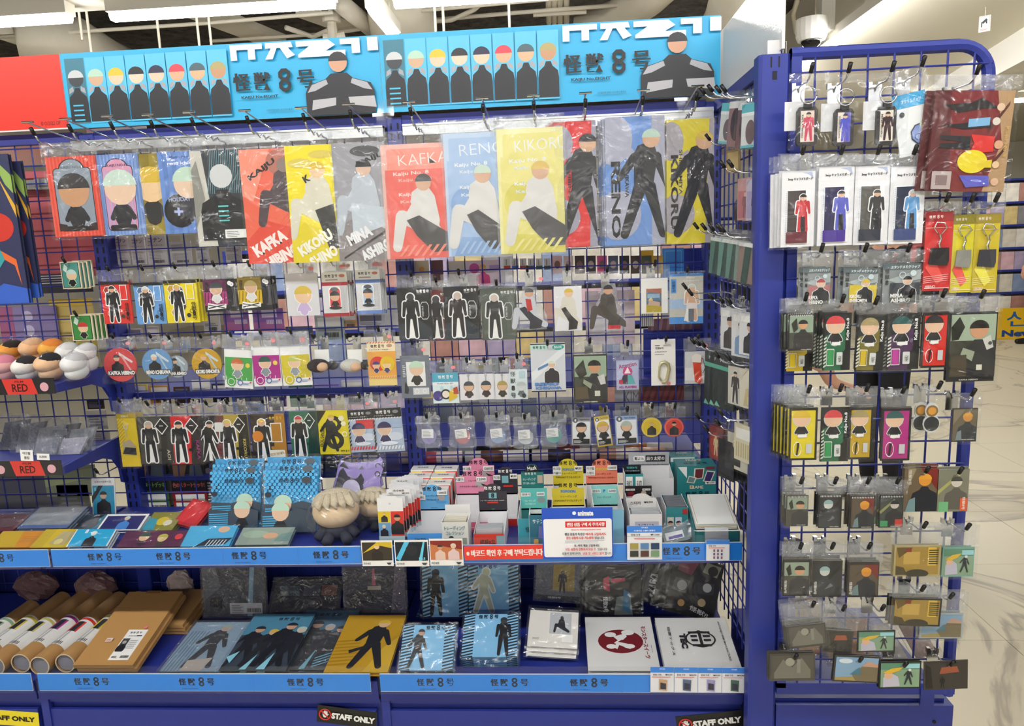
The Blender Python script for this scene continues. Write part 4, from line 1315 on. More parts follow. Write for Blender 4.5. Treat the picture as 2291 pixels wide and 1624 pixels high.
# third row
card('figure_pack', 'clear bag with a pale green capped mini stand', CA, (897, 962, 795, 890), -.075, '#8f95a0', [K('R', 0, 0, 1, 1, '#6f7684'), K('R', .2, .28, .85, .85, '#ececec'), K('fig', .55, .32, .56, '#22242a', '#e6c3a6', '#bfdcc4', 'chibi', edge='#f4f4f2'), K('P', [(.1, .12), (.22, .1), (.26, .2), (.16, .4), (.12, .3)], '#24262c'), K('R', .4, .08, .95, .24, '#d9dadc'), K('ring', .53, .16, .08, .02, '#f4f4f4'), K('ring', .8, .16, .07, .02, '#f4f4f4'), K('lines', .08, .5, .2, .8, 7, '#d8dce0')], bag=766, hk=0)
card('sticker_pack', 'cyan header sticker packet', CA, (968, 1026, 834, 902), -.075, '#dfeff2', [K('R', 0, .66, 1, 1, '#49a9c6'), K('R', 0, .6, 1, .7, '#f2f4f4'), K('logo', .52, .87, .56, '#f4f6f6', sub=False), K('T', 'FLAKE SEAL SET', .5, .65, .62, '#2b5c70', h=.04), K('E', .2, .25, .2, '#4a3f8c'), K('E', .5, .3, .2, '#26262c'), K('E', .5, .3, .14, '#f2e6d6'), K('P', [(.6, .05), (.95, .2), (.9, .5), (.65, .4)], '#e2c02c'), K('P', [(.8, .3), (1, .3), (.95, .55), (.8, .5)], '#b8442e'), K('RR', .3, .45, .42, .57, '#bfe0e8', .04), K('RR', .68, .47, .78, .57, '#bfe0e8', .04)], bag=806, hk=0)
for i, (lb, box, cap, bc) in enumerate((('white card with dark capped keychain, left of two alike', (1029, 1069, 837, 895), '#3c4650', '#6a2238'), ('white card with dark capped keychain, right of two alike', (1069, 1106, 836, 893), '#3c4650', '#6a2238'), ('white card with blond capped keychain', (1107, 1141, 836, 893), '#b3a05c', '#8a7a22'))):
    card('keychain_card', lb, CA, box, -.075 - .002 * i, '#ececef', [K('R', 0, 0, 1, 1, '#e6e4e8'), K('fig', .5, .12, .62, '#2a2024', '#e0b898', cap, 'chibi', edge=bc), K('R', .46, .74, .54, .98, '#a9abb0'), K('ring', .5, .95, .08, .03, '#8f9196')], bag=806, hk=0)
card('sticker_pack', 'pale card with tall black title signs and a small charm', CA, (1139, 1180, 826, 893), -.082, '#dbe6ea', [K('RR', .55, .7, .9, .95, '#b9d3dc', .06), K('RR', .4, .4, .6, .6, '#c3dae2', .06), K('T', '怪', .22, .85, .28, '#1a1d22', bold=.04), K('T', '獣', .22, .62, .28, '#1a1d22', bold=.04), K('T', '8', .22, .38, .2, '#1a1d22', bold=.06), K('T', '号', .22, .14, .28, '#1a1d22', bold=.04), K('fig', .66, .1, .5, '#5c646c', '#d5d9da', '#b9c2c2', 'chibi'), K('E', .8, .12, .12, '#3c4248')], bag=798, hk=0)
card('standee_box', 'tall pale grey box with teal oval badge', CA, (1188, 1265, 768, 876), -.09, '#cfd6dc', [K('R', 0, 0, 1, 1, '#ccd2d9'), K('P', [(0, .2), (1, .8), (1, .95), (0, .4)], '#dde2e7'), K('R', 0, .88, .5, .97, '#b9e0d8'), K('logo', .25, .92, .36, '#2a3c44', sub=False), K('E', .8, .92, .17, '#2fa39c', .08), K('T', 'BRAVE', .8, .92, .22, '#dff2ee', h=.06), K('R', 0, .98, 1, 1, '#26282c'), K('fig', .6, .18, .5, '#3c3a3e', '#dfb99c', '#cfdccb', 'bust', edge='#f2f3f4'), K('P', [(.2, .45), (.5, .55), (.5, .6), (.2, .5)], '#5d86b8'), K('T', 'RENO', .45, .16, .7, '#5f86c4', h=.07, bold=.08), K('T', 'ICHIKAWA', .5, .08, .76, '#5f86c4', h=.06, bold=.08), K('R', 0, 0, 1, .025, '#26282c')], th=.012, hk=0, hooklabel='chrome display hook holding the tall pale grey box')
card('photo_card', 'black bordered forest photo card with a kneeling figure', CA, (1283, 1359, 793, 902), -.085, '#141414', [K('R', .03, .08, .97, .97, '#3f4238'), K('R', .03, .55, .97, .97, '#9db39a'), K('P', [(.03, .7), (.3, .9), (.4, .6), (.2, .5)], '#24261f'), K('fig', .62, .08, .86, '#26262a', '#d39c74', '#1e1c1c', 'bust'), K('P', [(.7, .55), (.9, .6), (.95, .4), (.8, .38)], '#cfd0cc'), K('P', [(.3, .5), (.55, .4), (.5, .3), (.28, .42)], '#9aa38c'), K('R', .62, .15, .78, .26, '#d9d8c8'), K('P', [(.05, .1), (.45, .1), (.4, .36), (.05, .34)], '#5c4c38'), K('T', 'KAFKA HIBINO', .5, .035, .4, '#e6e6e4', h=.025)], th=.004, bag=764, hk=0, margin=.002)
card('zip_pouch', 'lilac pouch with pink and teal attention print', CA, (1379, 1429, 806, 872), -.085, '#b7b4d6', [K('R', .02, .02, .98, .98, '#b5bcdc'), K('T', 'Attention', .5, .84, .8, '#a02a6c', 10, .15), K('E', .5, .62, .22, '#c6387c'), K('P', [(.36, .56), (.64, .56), (.5, .78)], '#f2dbe6'), K('P', [(.15, .2), (.5, .2), (.5, .52), (.3, .5)], '#3a2c48'), K('P', [(.5, .2), (.85, .2), (.7, .5), (.5, .52)], '#5cb0b4'), K('P', [(.1, .22), (.3, .2), (.28, .36), (.12, .34)], '#c9304c'), K('T', 'ALL PLAYERS', .5, .1, .8, '#b02a74', h=.08, bold=.05)], th=.006, bag=770, hk=0, margin=.009)


def carabiner(o, w_, h_):
    pts = [(-.006, -.006, h_ * .12), (-.012, -.006, h_ * .2), (-.010, -.006, h_ * .42), (-.006, -.006, h_ * .5), (.004, -.006, h_ * .52), (.014, -.006, h_ * .47), (.016, -.006, h_ * .36), (.010, -.006, h_ * .14), (.004, -.006, h_ * .08), (-.004, -.006, h_ * .08)]
    link('carabiner', MB().tube([(x - .001, y, z) for x, y, z in pts], [.003] * 3 + [.005] * 5 + [.004] * 2, 8), mat('#cfc7a0', .35, .6), o, smooth=True)


card('carabiner_card', 'white card with a pale gold carabiner', CA, (1457, 1511, 760, 862), -.085, '#edebe8', [K('R', 0, 0, 1, 1, '#edebe8'), K('T', '怪獣8号', .34, .82, .34, '#2b2b2b', h=.05), K('T', 'メタルカラビナ', .4, .74, .5, '#2b2b2b', h=.03), K('lines', .5, .86, .9, .9, 2), K('lines', .15, .68, .7, .7, 1), K('R', .15, .87, .35, .885, '#444'), K('E', .72, .04, .08, '#e88a8c')], hk=0, extra=carabiner, hoff=.006, n=2, dx=.003)


def charm3(o, w_, h_):
    link('rubber_charm', MB().prism([(-.005, .006), (.008, .0), (.014, .012), (.010, .05), (.013, .07), (.0, .08), (-.012, .074), (-.008, .03)], -.004, 0, 'y'), mat('#dd4424', .5), o)
    link('charm_badge', MB().prism([(-.014, .062), (.010, .06), (.012, .08), (-.004, .086), (-.016, .078)], -.006, -.003, 'y'), mat('#e9e4dc', .4), o)
    link('strap', MB().tube([(.0, -.004, .08), (.016, -.004, .07), (.022, -.004, .045), (.016, -.004, .03)], .0009, 5), BLACK, o)


card('rubber_charm_bag', 'clear bag with an orange rubber charm and pink sticker', CA, (1532, 1586, 786, 858), -.08, '#d9dade', [K('R', 0, .1, 1, .5, '#eceded'), K('R', .55, .42, 1, .6, '#eceded')], bag=756, hk=0, extra=charm3)
# fourth row right
for lb, box, c1 in (('clear zip pouch with a lilac coaster', (929, 988, 930, 1002), '#b3a4e0'), ('clear zip pouch with a red coaster', (1003, 1066, 930, 1002), '#e06a78'), ('clear zip pouch with a pale blue coaster', (1083, 1144, 928, 1001), '#9dbce8'), ('clear zip pouch with a white coaster', (1147, 1204, 932, 1004), '#d6d9dc'), ('clear zip pouch with a turquoise coaster', (1207, 1270, 926, 1000), '#4cc4b8')):
    def disc(o, w_, h_, c1=c1):
        link('coaster', MB().prism([(.022 * math.cos(t * .314), .034 + .022 * math.sin(t * .314)) for t in range(20)], .001, .005, 'y'), mat(c1, .4), o)
        a_ = Art(.034, .026, y=0.0)
        a_.R(0, 0, 1, 1, '#f2f2f0')
        a_.lines(.08, .1, .9, .9, 5, '#b0b2b6')
        q = a_.link(o, 'paper_label')
        q.location = (-.003, -.001, .03)
        q.rotation_euler = (0, math.radians(random.uniform(-6, 6)), 0)
        link('bag', crinkle(-w_ / 2, 0, w_ / 2, h_, -.006, .004, 6, 6, int(box[0])), FILM, o)
        link('zip_seal', MB().box(-w_ / 2 + .002, -.007, h_ - .022, w_ / 2 - .002, -.0055, h_ - .018), FROST, o)
    card('zip_pouch', lb, CA, box, -.08, '#dfe1e4', [], th=.0008, hk=0, extra=disc, bodymat=FILM_H, shape=[(.05, .04), (.2, 0), (.8, 0), (.95, .04), (1, .15), (.93, .6), (.98, .9), (.92, 1), (.08, 1), (.02, .9), (.07, .6), (0, .15)], hooklabel='chrome display hook holding the ' + lb)
for lb, box, c1, cap, rt in (('white badge card with a black capped pixel figure', (1278, 1322, 934, 996), '#8f9096', '#24252b', 1), ('yellow edged badge card with a blond capped pixel figure', (1337, 1371, 930, 998), '#d5b92e', '#d7b240', -7), ('pale blue edged badge card with a grey capped pixel figure', (1378, 1428, 930, 995), '#93acd8', '#b4c4b8', -2)):
    card('badge_card', lb, CA, box, -.082, c1, [K('R', .05, .05, .95, .86, '#eeeef0'), K('E', .2, .9, .13, '#55585e'), K('T', '8', .2, .9, .09, '#f2f2f0', bold=.05), K('T', 'Third Division', .66, .93, .5, '#2c2c30', h=.05), K('fig', .5, .26, .58, '#1d1d22', '#e3b999', cap, 'chibi', edge='#1d1d22'), K('R', .08, .06, .92, .24, '#18181a'), K('lines', .12, .09, .6, .2, 3, '#e6e6e6')], th=.003, bag=916, hk=0, rot=rt)
for lb, box, c1, cap in (('yellow round tin badge in a clear bag', (1435, 1481, 935, 977), '#e2c327', '#d9b33a'), ('red round tin badge in a clear bag', (1486, 1530, 935, 977), '#e04a40', '#23242a')):
    card('tin_badge', lb, 'badge', box, -.08, c1, [K('E', .5, .5, .5, c1, n=24), K('ring', .5, .5, .46, .03, '#f0dc7c' if 'yel' in lb else '#ee8a7c'), K('fig', .5, .1, .76, '#2a2a2e', '#e0b48e', cap, 'bust')], th=.004, shape='disc', bag=908, hk=0, margin=.004)
# mini frames on the left bay grid
for lb, box, c1, cap in (('teal mini picture frame pack hanging beside the upright', (137, 180, 585, 646), '#4f948c', '#bcd8d2'), ('green mini picture frame pack hanging over the yellow folder', (160, 208, 704, 762), '#3d8a45', '#c43c3c')):
    card('mini_frame_pack', lb, CA, box, -.06, '#ded6b8', [K('R', .05, .04, .95, .96, '#2a2f2c'), K('R', .08, .06, .92, .94, c1), K('fig', .55, .1, .62, '#23252b', '#e2c0a0', cap, 'chibi', edge='#d8dca8'), K('P', [(.14, .7), (.3, .6), (.4, .8), (.24, .92)], '#cfe0d6')], th=.005, hk=0, n=4, dx=.007, dy=.009, hooklabel='chrome display hook holding the ' + lb.split(' hanging')[0])
# tall dark posters at the far left
for lb, box, Yp_ in (('navy clear file with orange and green flame print', (-60, 42, 345, 680), -.16), ('navy clear file with orange flame print behind another', (-10, 68, 362, 668), -.13)):
    card(FOLD, lb, GF, box, Yp_, '#2a2d45', [K('R', 0, 0, 1, 1, '#33375a'), K('P', [(.6, 1), (1, .86), (1, .74), (.85, .8)], '#8fae5a'), K('P', [(.7, .86), (1, .66), (1, .58), (.85, .72)], '#d9a83c'), K('E', .55, .52, .35, '#c8382e', .3), K('P', [(.1, .1), (.25, .3), (.55, .36), (.85, .3), (.9, .12), (.8, .26), (.55, .31), (.3, .26)], '#dc6a38'), K('P', [(0, 0), (1, 0), (1, .1), (.5, .14), (0, .05)], '#3b62c4'), K('P', [(.3, .2), (.5, .4), (.6, .3), (.4, .22)], '#3c9aa0')], n=2, dx=.004, dy=.008)

# ------------------------------------------------------------------ goods seen behind the grids
def backpack(name, lb, box, Y, col, art=(), cat='packet', th=.004, group=None, bag=False):
    return card(name, lb, cat, box, Y, col, list(art), th=th, group=group, bag=(box[2] - 8) if bag else None)


BK = 'back_packet'
GW = 'white packet backs behind the middle grid'
for i, (u0, u1, v0, v1) in enumerate(((231, 254, 530, 592), (257, 289, 528, 592), (293, 325, 530, 592), (328, 372, 526, 592), (380, 428, 540, 590), (438, 466, 540, 588), (504, 540, 545, 590))):
    backpack(BK, 'white packet back with barcode seen behind the middle grid', (u0, u1, v0, v1), .03 + .004 * (i % 3), '#cdccd0', [K('lines', .1, .2, .9, .5, 6, '#a2a2aa'), K('bar', .3, .06, .85, .16, '#4a4a52'), K('T', 'コナン', .5, .84, .7, '#2e2e36', h=.16) if i in (1, 2, 3) else K('lines', .1, .6, .9, .9, 4, '#9a9aa2'), K('T', 'ダイカットステッカー', .5, .66, .8, '#5a5a62', h=.05)], group=GW)
for i, (u0, u1) in enumerate(((500, 556), (566, 634))):
    backpack(BK, 'violet packet back with white barcode behind the middle grid', (u0, u1, 690, 740), .03, '#8a5fae', [K('R', 0, 0, 1, .4, '#b46aa8'), K('R', .3, .6, .8, .95, '#d9c9e6'), K('bar', .45, .3, .95, .5, '#e8e0f0')], group='violet packet backs')
MIX = [(275, 320, 735, 768, '#b9b6bc'), (330, 355, 730, 768, '#cfc9be'), (455, 492, 700, 745, '#d8d8da'), (640, 700, 730, 770, '#5c5a66'), (705, 770, 705, 760, '#aab8b4'), (765, 800, 700, 735, '#d0a06c'), (800, 860, 700, 740, '#c4c4d0'), (290, 330, 860, 890, '#dcc24a'), (335, 380, 862, 905, '#c59048'), (390, 425, 865, 908, '#4c2c26'), (430, 470, 850, 885, '#e0dcd6'), (475, 510, 858, 900, '#20242c'), (520, 590, 885, 925, '#3f7fd0'), (600, 640, 872, 910, '#6a4a9c'), (648, 700, 862, 910, '#3a8a62'), (700, 760, 860, 905, '#8a6ac0'), (765, 815, 850, 905, '#c9c4d4'), (820, 850, 870, 900, '#e4e0e8'), (700, 760, 1010, 1050, '#3a3a48'), (770, 800, 1020, 1060, '#d98a3c'), (810, 850, 1012, 1070, '#55505c'), (560, 600, 1010, 1045, '#444a56'), (240, 262, 620, 700, '#8c8c94')]
MIXN = ['silver grey', 'beige', 'white', 'charcoal', 'pale green', 'tan', 'pale lilac', 'mustard', 'ochre', 'dark brown', 'ivory', 'black', 'bright blue', 'purple', 'green', 'violet', 'pale violet', 'pinkish white', 'dark slate', 'orange', 'plum grey', 'steel grey', 'mid grey']
for i, (u0, u1, v0, v1, cc) in enumerate(MIX):
    backpack(BK, MIXN[i] + ' packet back on the far side of the middle grid', (u0, u1, v0, v1), .04 + .01 * (i % 4), cc, [K('R', .1, .55, .9, .9, '#e2e0dc' if i % 3 else '#6c6c78'), K('bar', .3, .1, .8, .3, '#333'), K('lines', .1, .35, .9, .52, 2)], group='assorted packets behind the middle grid')
for i, (u0, c1, c2) in enumerate(((298, '#3b6a2e', '#7ab84a'), (384, '#8a2420', '#e06a58'))):
    backpack('deck_box', 'dark deck box with green lettering behind the grid' if i == 0 else 'dark deck box with red lettering behind the grid', (u0, u0 + 78, 1038, 1140), .035, '#26262a', [K('R', 0, .0, 1, .42, c1), K('R', .08, .2, .92, .34, '#e9e9e6'), K('R', .08, .02, .92, .16, '#e4e4e2'), K('bar', .5, .03, .9, .1), K('P', [(.1, .75), (.4, .72), (.5, .98), (.1, .98)], '#8c6a52'), K('P', [(.55, .75), (.95, .72), (.9, .98), (.6, .98)], '#55606a'), K('T', '色のスタートデッキ!', .5, .55, .9, '#f2f2ea', h=.11, bold=.06), K('T', '色のスタートデッキ!', .5, .55, .9, c2, h=.11, bold=.02)], 'box', .03)
backpack('deck_box', 'narrow dark deck box between red deck box and blue bag', (455, 485, 1035, 1135), .04, '#1c1c22', [K('R', 0, 0, 1, 1, '#1c1c22'), K('lines', .1, .1, .9, .6, 8, '#8a8a92'), K('E', .5, .8, .3, '#6c6a74')], 'box', .03)
# left bay backdrop
for lb, box, Yc, cc, ar in (('cream wall panel behind the left grid', (-90, 108, 318, 372), .25, '#eae3cd', []), ('dark slate folder back behind the left grid', (36, 62, 384, 600), .05, '#3a3b55', [K('R', .0, .6, 1, 1, '#45486a')]), ('rose red folder back behind the left grid', (58, 205, 380, 620), .055, '#bf5f66', [K('P', [(0, .9), (1, .7), (1, .72), (0, .92)], '#a94e58'), K('P', [(0, .6), (1, .4), (1, .42), (0, .62)], '#a94e58')]), ('black and white sleeve hanging low behind the left grid', (75, 205, 612, 655), .05, '#3a3842', [K('H', .0, .5, 1, 1, 4, '#c9cad6', 0, .4)]),
                            ('lilac clear file with faded giant eights behind the grid', (0, 130, 685, 775), .05, '#8f82ae', [K('R', 0, 0, .25, 1, '#a35f80'), K('E', .5, .75, .09, '#c9c2da'), K('E', .5, .4, .09, '#c9c2da')]), ('pale yellow folder back behind the left grid', (120, 215, 668, 830), .06, '#d6be72', [K('R', 0, 0, 1, .4, '#d9cb52'), K('R', 0, .9, 1, 1, '#e0c24e')]), ('green and grey leaflet behind the lower left grid', (100, 215, 1040, 1110), .05, '#a9b08e', [K('P', [(0, .3), (1, .6), (1, .9), (0, .7)], '#c3cf98')]), ('dark grey backing behind the lower left grid', (-80, 130, 1060, 1175), .08, '#6f7078', [])):
    backpack(BK, lb, box, Yc, cc, ar)
for i, (u0, u1, v0, v1, cc) in enumerate(((195, 232, 895, 915, '#3a2c26'), (195, 238, 918, 960, '#d9d0b8'), (200, 245, 965, 990, '#c9c2b0'), (130, 200, 1085, 1150, '#77786a'))):
    backpack(BK, 'small packet back showing between bracket and upright', (u0, u1, v0, v1), .05, cc, [K('lines', .1, .2, .9, .8, 4)], group='small packet backs near the bracket')
# right bay backdrop
for i, (u0, u1, cc) in enumerate(((905, 990, '#cfd0cf'), (992, 1075, '#d8d8d4'), (1080, 1180, '#cfcfd2'), (1185, 1290, '#d4d3d6'), (1300, 1420, '#c8c9cf'), (1430, 1560, '#b9bccb'))):
    backpack('header_card', 'pale hanging card back above the folders', (u0, u1, 262, 300), .05, cc, [K('lines', .1, .2, .6, .7, 2, '#b4b4b8')], group='pale card backs above the folders')
for i, (u0, u1, cc) in enumerate(((196, 330, '#d6d3cc'), (335, 480, '#d3d2ce'), (485, 640, '#d9d7d2'), (645, 850, '#d2d2d0'))):
    backpack('header_card', 'pale hanging card back below the left banner', (u0, u1, 285, 345), .05, cc, [K('R', .1, .2, .9, .3, '#c2c1bc')], group='pale card backs below the left banner')
for lb, box, cc, ar in (('cream picture card with an orange figure behind the grid', (918, 960, 583, 640), '#d9d3b0', [K('fig', .62, .1, .7, '#d5cfc8', '#e0a86a', '#d89a3a', 'bust')]), ('maroon packet back behind the grid', (966, 992, 582, 645), '#6c4048', []), ('cream faded packet back behind the grid', (1000, 1040, 584, 640), '#dcd6cb', [K('E', .6, .5, .25, '#cfc4bc')]), ('hot pink print pack with a pink figure behind the grid', (1043, 1118, 582, 640), '#e6d3e0', [K('fig', .5, 0, .9, '#e0428a', '#eac0a0', '#e8b64a', 'bust'), K('E', .25, .7, .15, '#d048a0'), K('R', .7, .6, 1, .8, '#b59ad0')])):
    backpack('picture_pack', lb, box, .035, cc, ar)
KC = ['#c23a34', '#3f6ec0', '#c23a34', '#5a4a9c', '#3a6a4a', '#3a6a4a']
for i in range(6):
    u = 1127 + i * 18
    backpack('mini_tag', 'small white tag with a colour tip behind the grid', (u, u + 15, 578, 603), .03, '#d9dcdf', [K('R', 0, 0, 1, .35, KC[i]), K('R', .3, .4, .5, .9, '#9aa0a6')], group='row of white tags behind the right grid')
for i, cc in enumerate(('#e6c9c9', '#e2d6d4', '#3a2c30', '#2e2a30', '#d8568e', '#58607a', '#20242c', '#4a3c34', '#4c5a4a', '#e2b84a')):
    u = 1236 + i * 25
    backpack('mini_tag', 'small picture card in a row behind the right grid', (u, u + 22, 572, 612), .045, cc, [K('E', .5, .5, .3, '#b9a6a0' if i % 2 else '#7a5a58', .4)], group='row of small picture cards behind the right grid')
for lb, box, Yc, cc, ar in (('bright yellow hanging strip behind the right grid', (1432, 1462, 560, 592), .062, '#e6b93a', []), ('sky blue framed panel behind the right grid', (1482, 1530, 555, 650), .07, '#3f92ea', [K('R', .1, .3, .9, .95, '#6cb0f2'), K('R', .14, .33, .86, .92, '#3f92ea')]), ('dark blue rack side behind the right grid', (1530, 1575, 555, 900), .08, '#2b3b9c', [K('S', .2, 0, .9, 1, 5, '#3c46b4', 0, .2)]), ('blue rack panel seen below the bath packet', (1440, 1530, 735, 900), .09, '#2b3b9c', []), ('maroon packets stacked behind the bath packet', (1450, 1570, 712, 738), .06, '#6e4a54', [K('S', .05, 0, .9, 1, 6, '#8c6470', .03, .4)]), ('pink white board leaning behind the jacket bag', (1310, 1420, 650, 770), .06, '#dcc8cf', [K('P', [(.1, 0), (.6, 0), (.3, .7), (0, .8)], '#e6dde2')]),
                            ('white striped sleeves edge behind the grid', (1432, 1462, 700, 730), .05, '#d5d5d2', [K('S', 0, 0, 1, 1, 7, '#4a4a50', 0, .4)])):
    backpack(BK, lb, box, Yc, cc, ar)
LBX = [(975, 1000, 762, 800, '#2c3a5a'), (1003, 1030, 770, 805, '#c9b6dc'), (1032, 1055, 773, 812, '#e2e2da'), (1058, 1088, 768, 805, '#e6dfc0'), (1090, 1112, 765, 800, '#b9d3cc'), (1114, 1138, 762, 796, '#e0b45a'), (1140, 1172, 758, 800, '#d8605c'), (1172, 1188, 770, 800, '#7ab0e0'), (985, 1010, 800, 830, '#dfe4ee'), (1040, 1062, 810, 836, '#eceae0'), (1085, 1108, 800, 832, '#9fd0b8'), (1110, 1138, 796, 828, '#dddde2'), (1150, 1185, 800, 826, '#e6d5d8')]
for i, (u0, u1, v0, v1, cc) in enumerate(LBX):
    oc = backpack('counter_tag', 'small arched label card on the far side of the right grid', (u0, u1, v0, v1), .12 + .05 * (i % 3), cc, [K('E', .5, .7, .3, '#d8bf4a' if i % 2 else '#f4f4f0', .12), K('H', .2, .1, .8, .4, 2, '#6a6a74', 0, .4)], group='arched label cards behind the right grid')
    oc.location.z = 1.031 + (.03 if i >= 8 else 0) * 0
for i, (u0, u1, v0, v1) in enumerate(((915, 1110, 890, 945), (1112, 1290, 890, 950), (1375, 1600, 850, 940))):
    backpack('sleeve_bag', ('grey printed sleeve behind the keychain cards', 'grey printed sleeve behind the tall pale grey box', 'grey printed sleeve behind the carabiner card')[i], (u0, u1, v0, v1), .06, '#b9bac2', [K('T', 'KIMETSU NO YAIBA', .5, .6, .8, '#6f7078', h=.28, bold=0), K('R', .3, 0, .5, 1, '#7d8698'), K('P', [(.6, 0), (.9, 0), (.8, .9), (.7, .8)], '#8e8f9a'), K('T', 'KIMETSU NO', .35, .2, .5, '#7a7b84', h=.22, bold=0)], group='grey printed sleeves behind the right grid')
backpack(BK, 'dark red cloth print packet behind the carabiner card', (1430, 1530, 845, 900), .055, '#7c3c42', [K('S', .0, 0, 1, 1, 7, '#5c2c34', .2, .4)])
RL = [('#d9c6c2', '#c45a64'), ('#d5cfca', '#6a4a3a'), ('#c2b6b0', '#3c3438'), ('#b48a74', '#e0cfc0'), ('#cfd3dc', '#5a6a88'), ('#2e2c30', '#7a5a4a'), ('#d9d2cc', '#a03c3c'), ('#e2dcd6', '#c9763a')]
for i, (c1, c2) in enumerate(RL):
    A = Vector((.0 + (i % 4) * .21 + .03 * (i // 4), .10 + .05 * (i // 4), .765 + .0195))
    o = link('rolled_poster', MB().tube([(-.1, 0, 0), (.1, 0, 0)], .019, 12), mat(c1, .3, noise=.3, nscale=14), None, tuple(A), smooth=True)
    tag(o, 'rolled poster in clear wrap lying behind the right grid', 'poster', 'rolled posters behind the right grid')
    link('printed_band', MB().tube([(-.05, 0, 0), (.02, 0, 0)], .0195, 12), mat(c2, .3, noise=.3, nscale=30), o, smooth=True)
# opposite side shelf that carries the rolled posters
o = link('display_shelf', MB().box(-.93, .034, .745, .845, .4, .765), BLUE)
tag(o, 'blue shelf on the far side of the grids', 'shelf')
o = link('added_backing_board', MB().box(-1.9, .045, .0, .845, .055, .655), BLUE)  # invented board, keeps the lit floor beyond from showing under the shelf
tag(o, 'added blue board closing off light behind the bottom deck goods', 'panel')
o = link('display_shelf', MB().box(-.93, .034, 1.01, .845, .5, 1.03), BLUE)
tag(o, 'blue upper shelf on the far side of the grids', 'shelf')

# farther racks across the next aisle
BC = ['#d8d2c4', '#b98a80', '#d9c48a', '#8a9cc0', '#efeae0', '#b0a4c4', '#dcd6c8', '#e6e2da', '#d9b4c0', '#8c8a90']
BN = ['beige', 'rose', 'straw yellow', 'slate blue', 'ivory', 'lilac', 'cream', 'white', 'pink', 'grey']


def bookcase(name, lb, x0, x1, y, z1, rows, rz=0.0, bw=.14):
    r = empty(name, ((x0 + x1) / 2, y, 0), rz)
    tag(r, lb, 'bookcase')
    hw = (x1 - x0) / 2
    link('side_panel', MB().box(-hw - .02, 0, 0, -hw, .3, z1), BLUE, r)
    link('side_panel', MB().box(hw, 0, 0, hw + .02, .3, z1), BLUE, r)
    link('back_panel', MB().box(-hw, .29, 0, hw, .3, z1), mat('#d9d9e2', .6), r)
    for k in range(rows + 1):
        z = .3 + (z1 - .3) * k / rows
        link('shelf_board', MB().box(-hw, -.01, z - .025, hw, .29, z), BLUE, r)
    link('plinth', MB().box(-hw, .0, 0, hw, .29, .28), BLUE, r)
    for k in range(rows):
        z = .3 + (z1 - .3) * k / rows
        hh = (z1 - .3) / rows
        x = -hw + .01
        i = k * 3
        while x < hw - bw:
            cc = BC[(i * 7 + k) % len(BC)]
            b = link('book', MB().box(0, 0, 0, bw - .006, .02, hh * .8), mat(cc, .5, noise=.5, nscale=9), None, (r.location.x + (x) * math.cos(rz), r.location.y + (x) * math.sin(rz), z), (0, 0, rz))
            tag(b, BN[(i * 7 + k) % len(BC)] + ' face-out book on the ' + lb.split(' with ')[0], 'book', BN[(i * 7 + k) % len(BC)] + ' face-out books on the ' + lb.split(' with ')[0])
            x += bw
            i += 1
    return r


bookcase('bookcase', 'blue bookcase across the next aisle', -1.9, 1.6, 2.9, 1.45, 4, 0, .2)
bookcase('bookcase', 'far blue bookcase beyond the end rack', 5.55, 7.6, 7.35, 1.95, 6, 0, .16)
bookcase('bookcase', 'far blue bookcase near the back wall', 1.9, 4.4, 11.4, 1.7, 5, 0, .22)
c0_, c1_ = at(2236, 690, 7.2), at(2300, 757, 7.2)
ww, hh = (c1_.x - c0_.x) * 2.2, c0_.z - c1_.z
o = link('new_arrival_sign', MB().box(-ww / 2, 0, 0, ww / 2, .02, hh), mat('#f2c21c', .5), None, (c0_.x + ww / 2, 7.2, max(c1_.z, .0)))
tag(o, 'yellow sign with blue letters before the far bookcase', 'sign')
a = Art(ww, hh)
a.T('신', .27, .66, .3, '#1f5fae', h=.5, bold=.05)
a.T('간', .75, .66, .3, '#1f5fae', h=.5, bold=.05)
a.T('New', .3, .18, .48, '#1a4a9a', h=.22, bold=.05)
a.link(o)

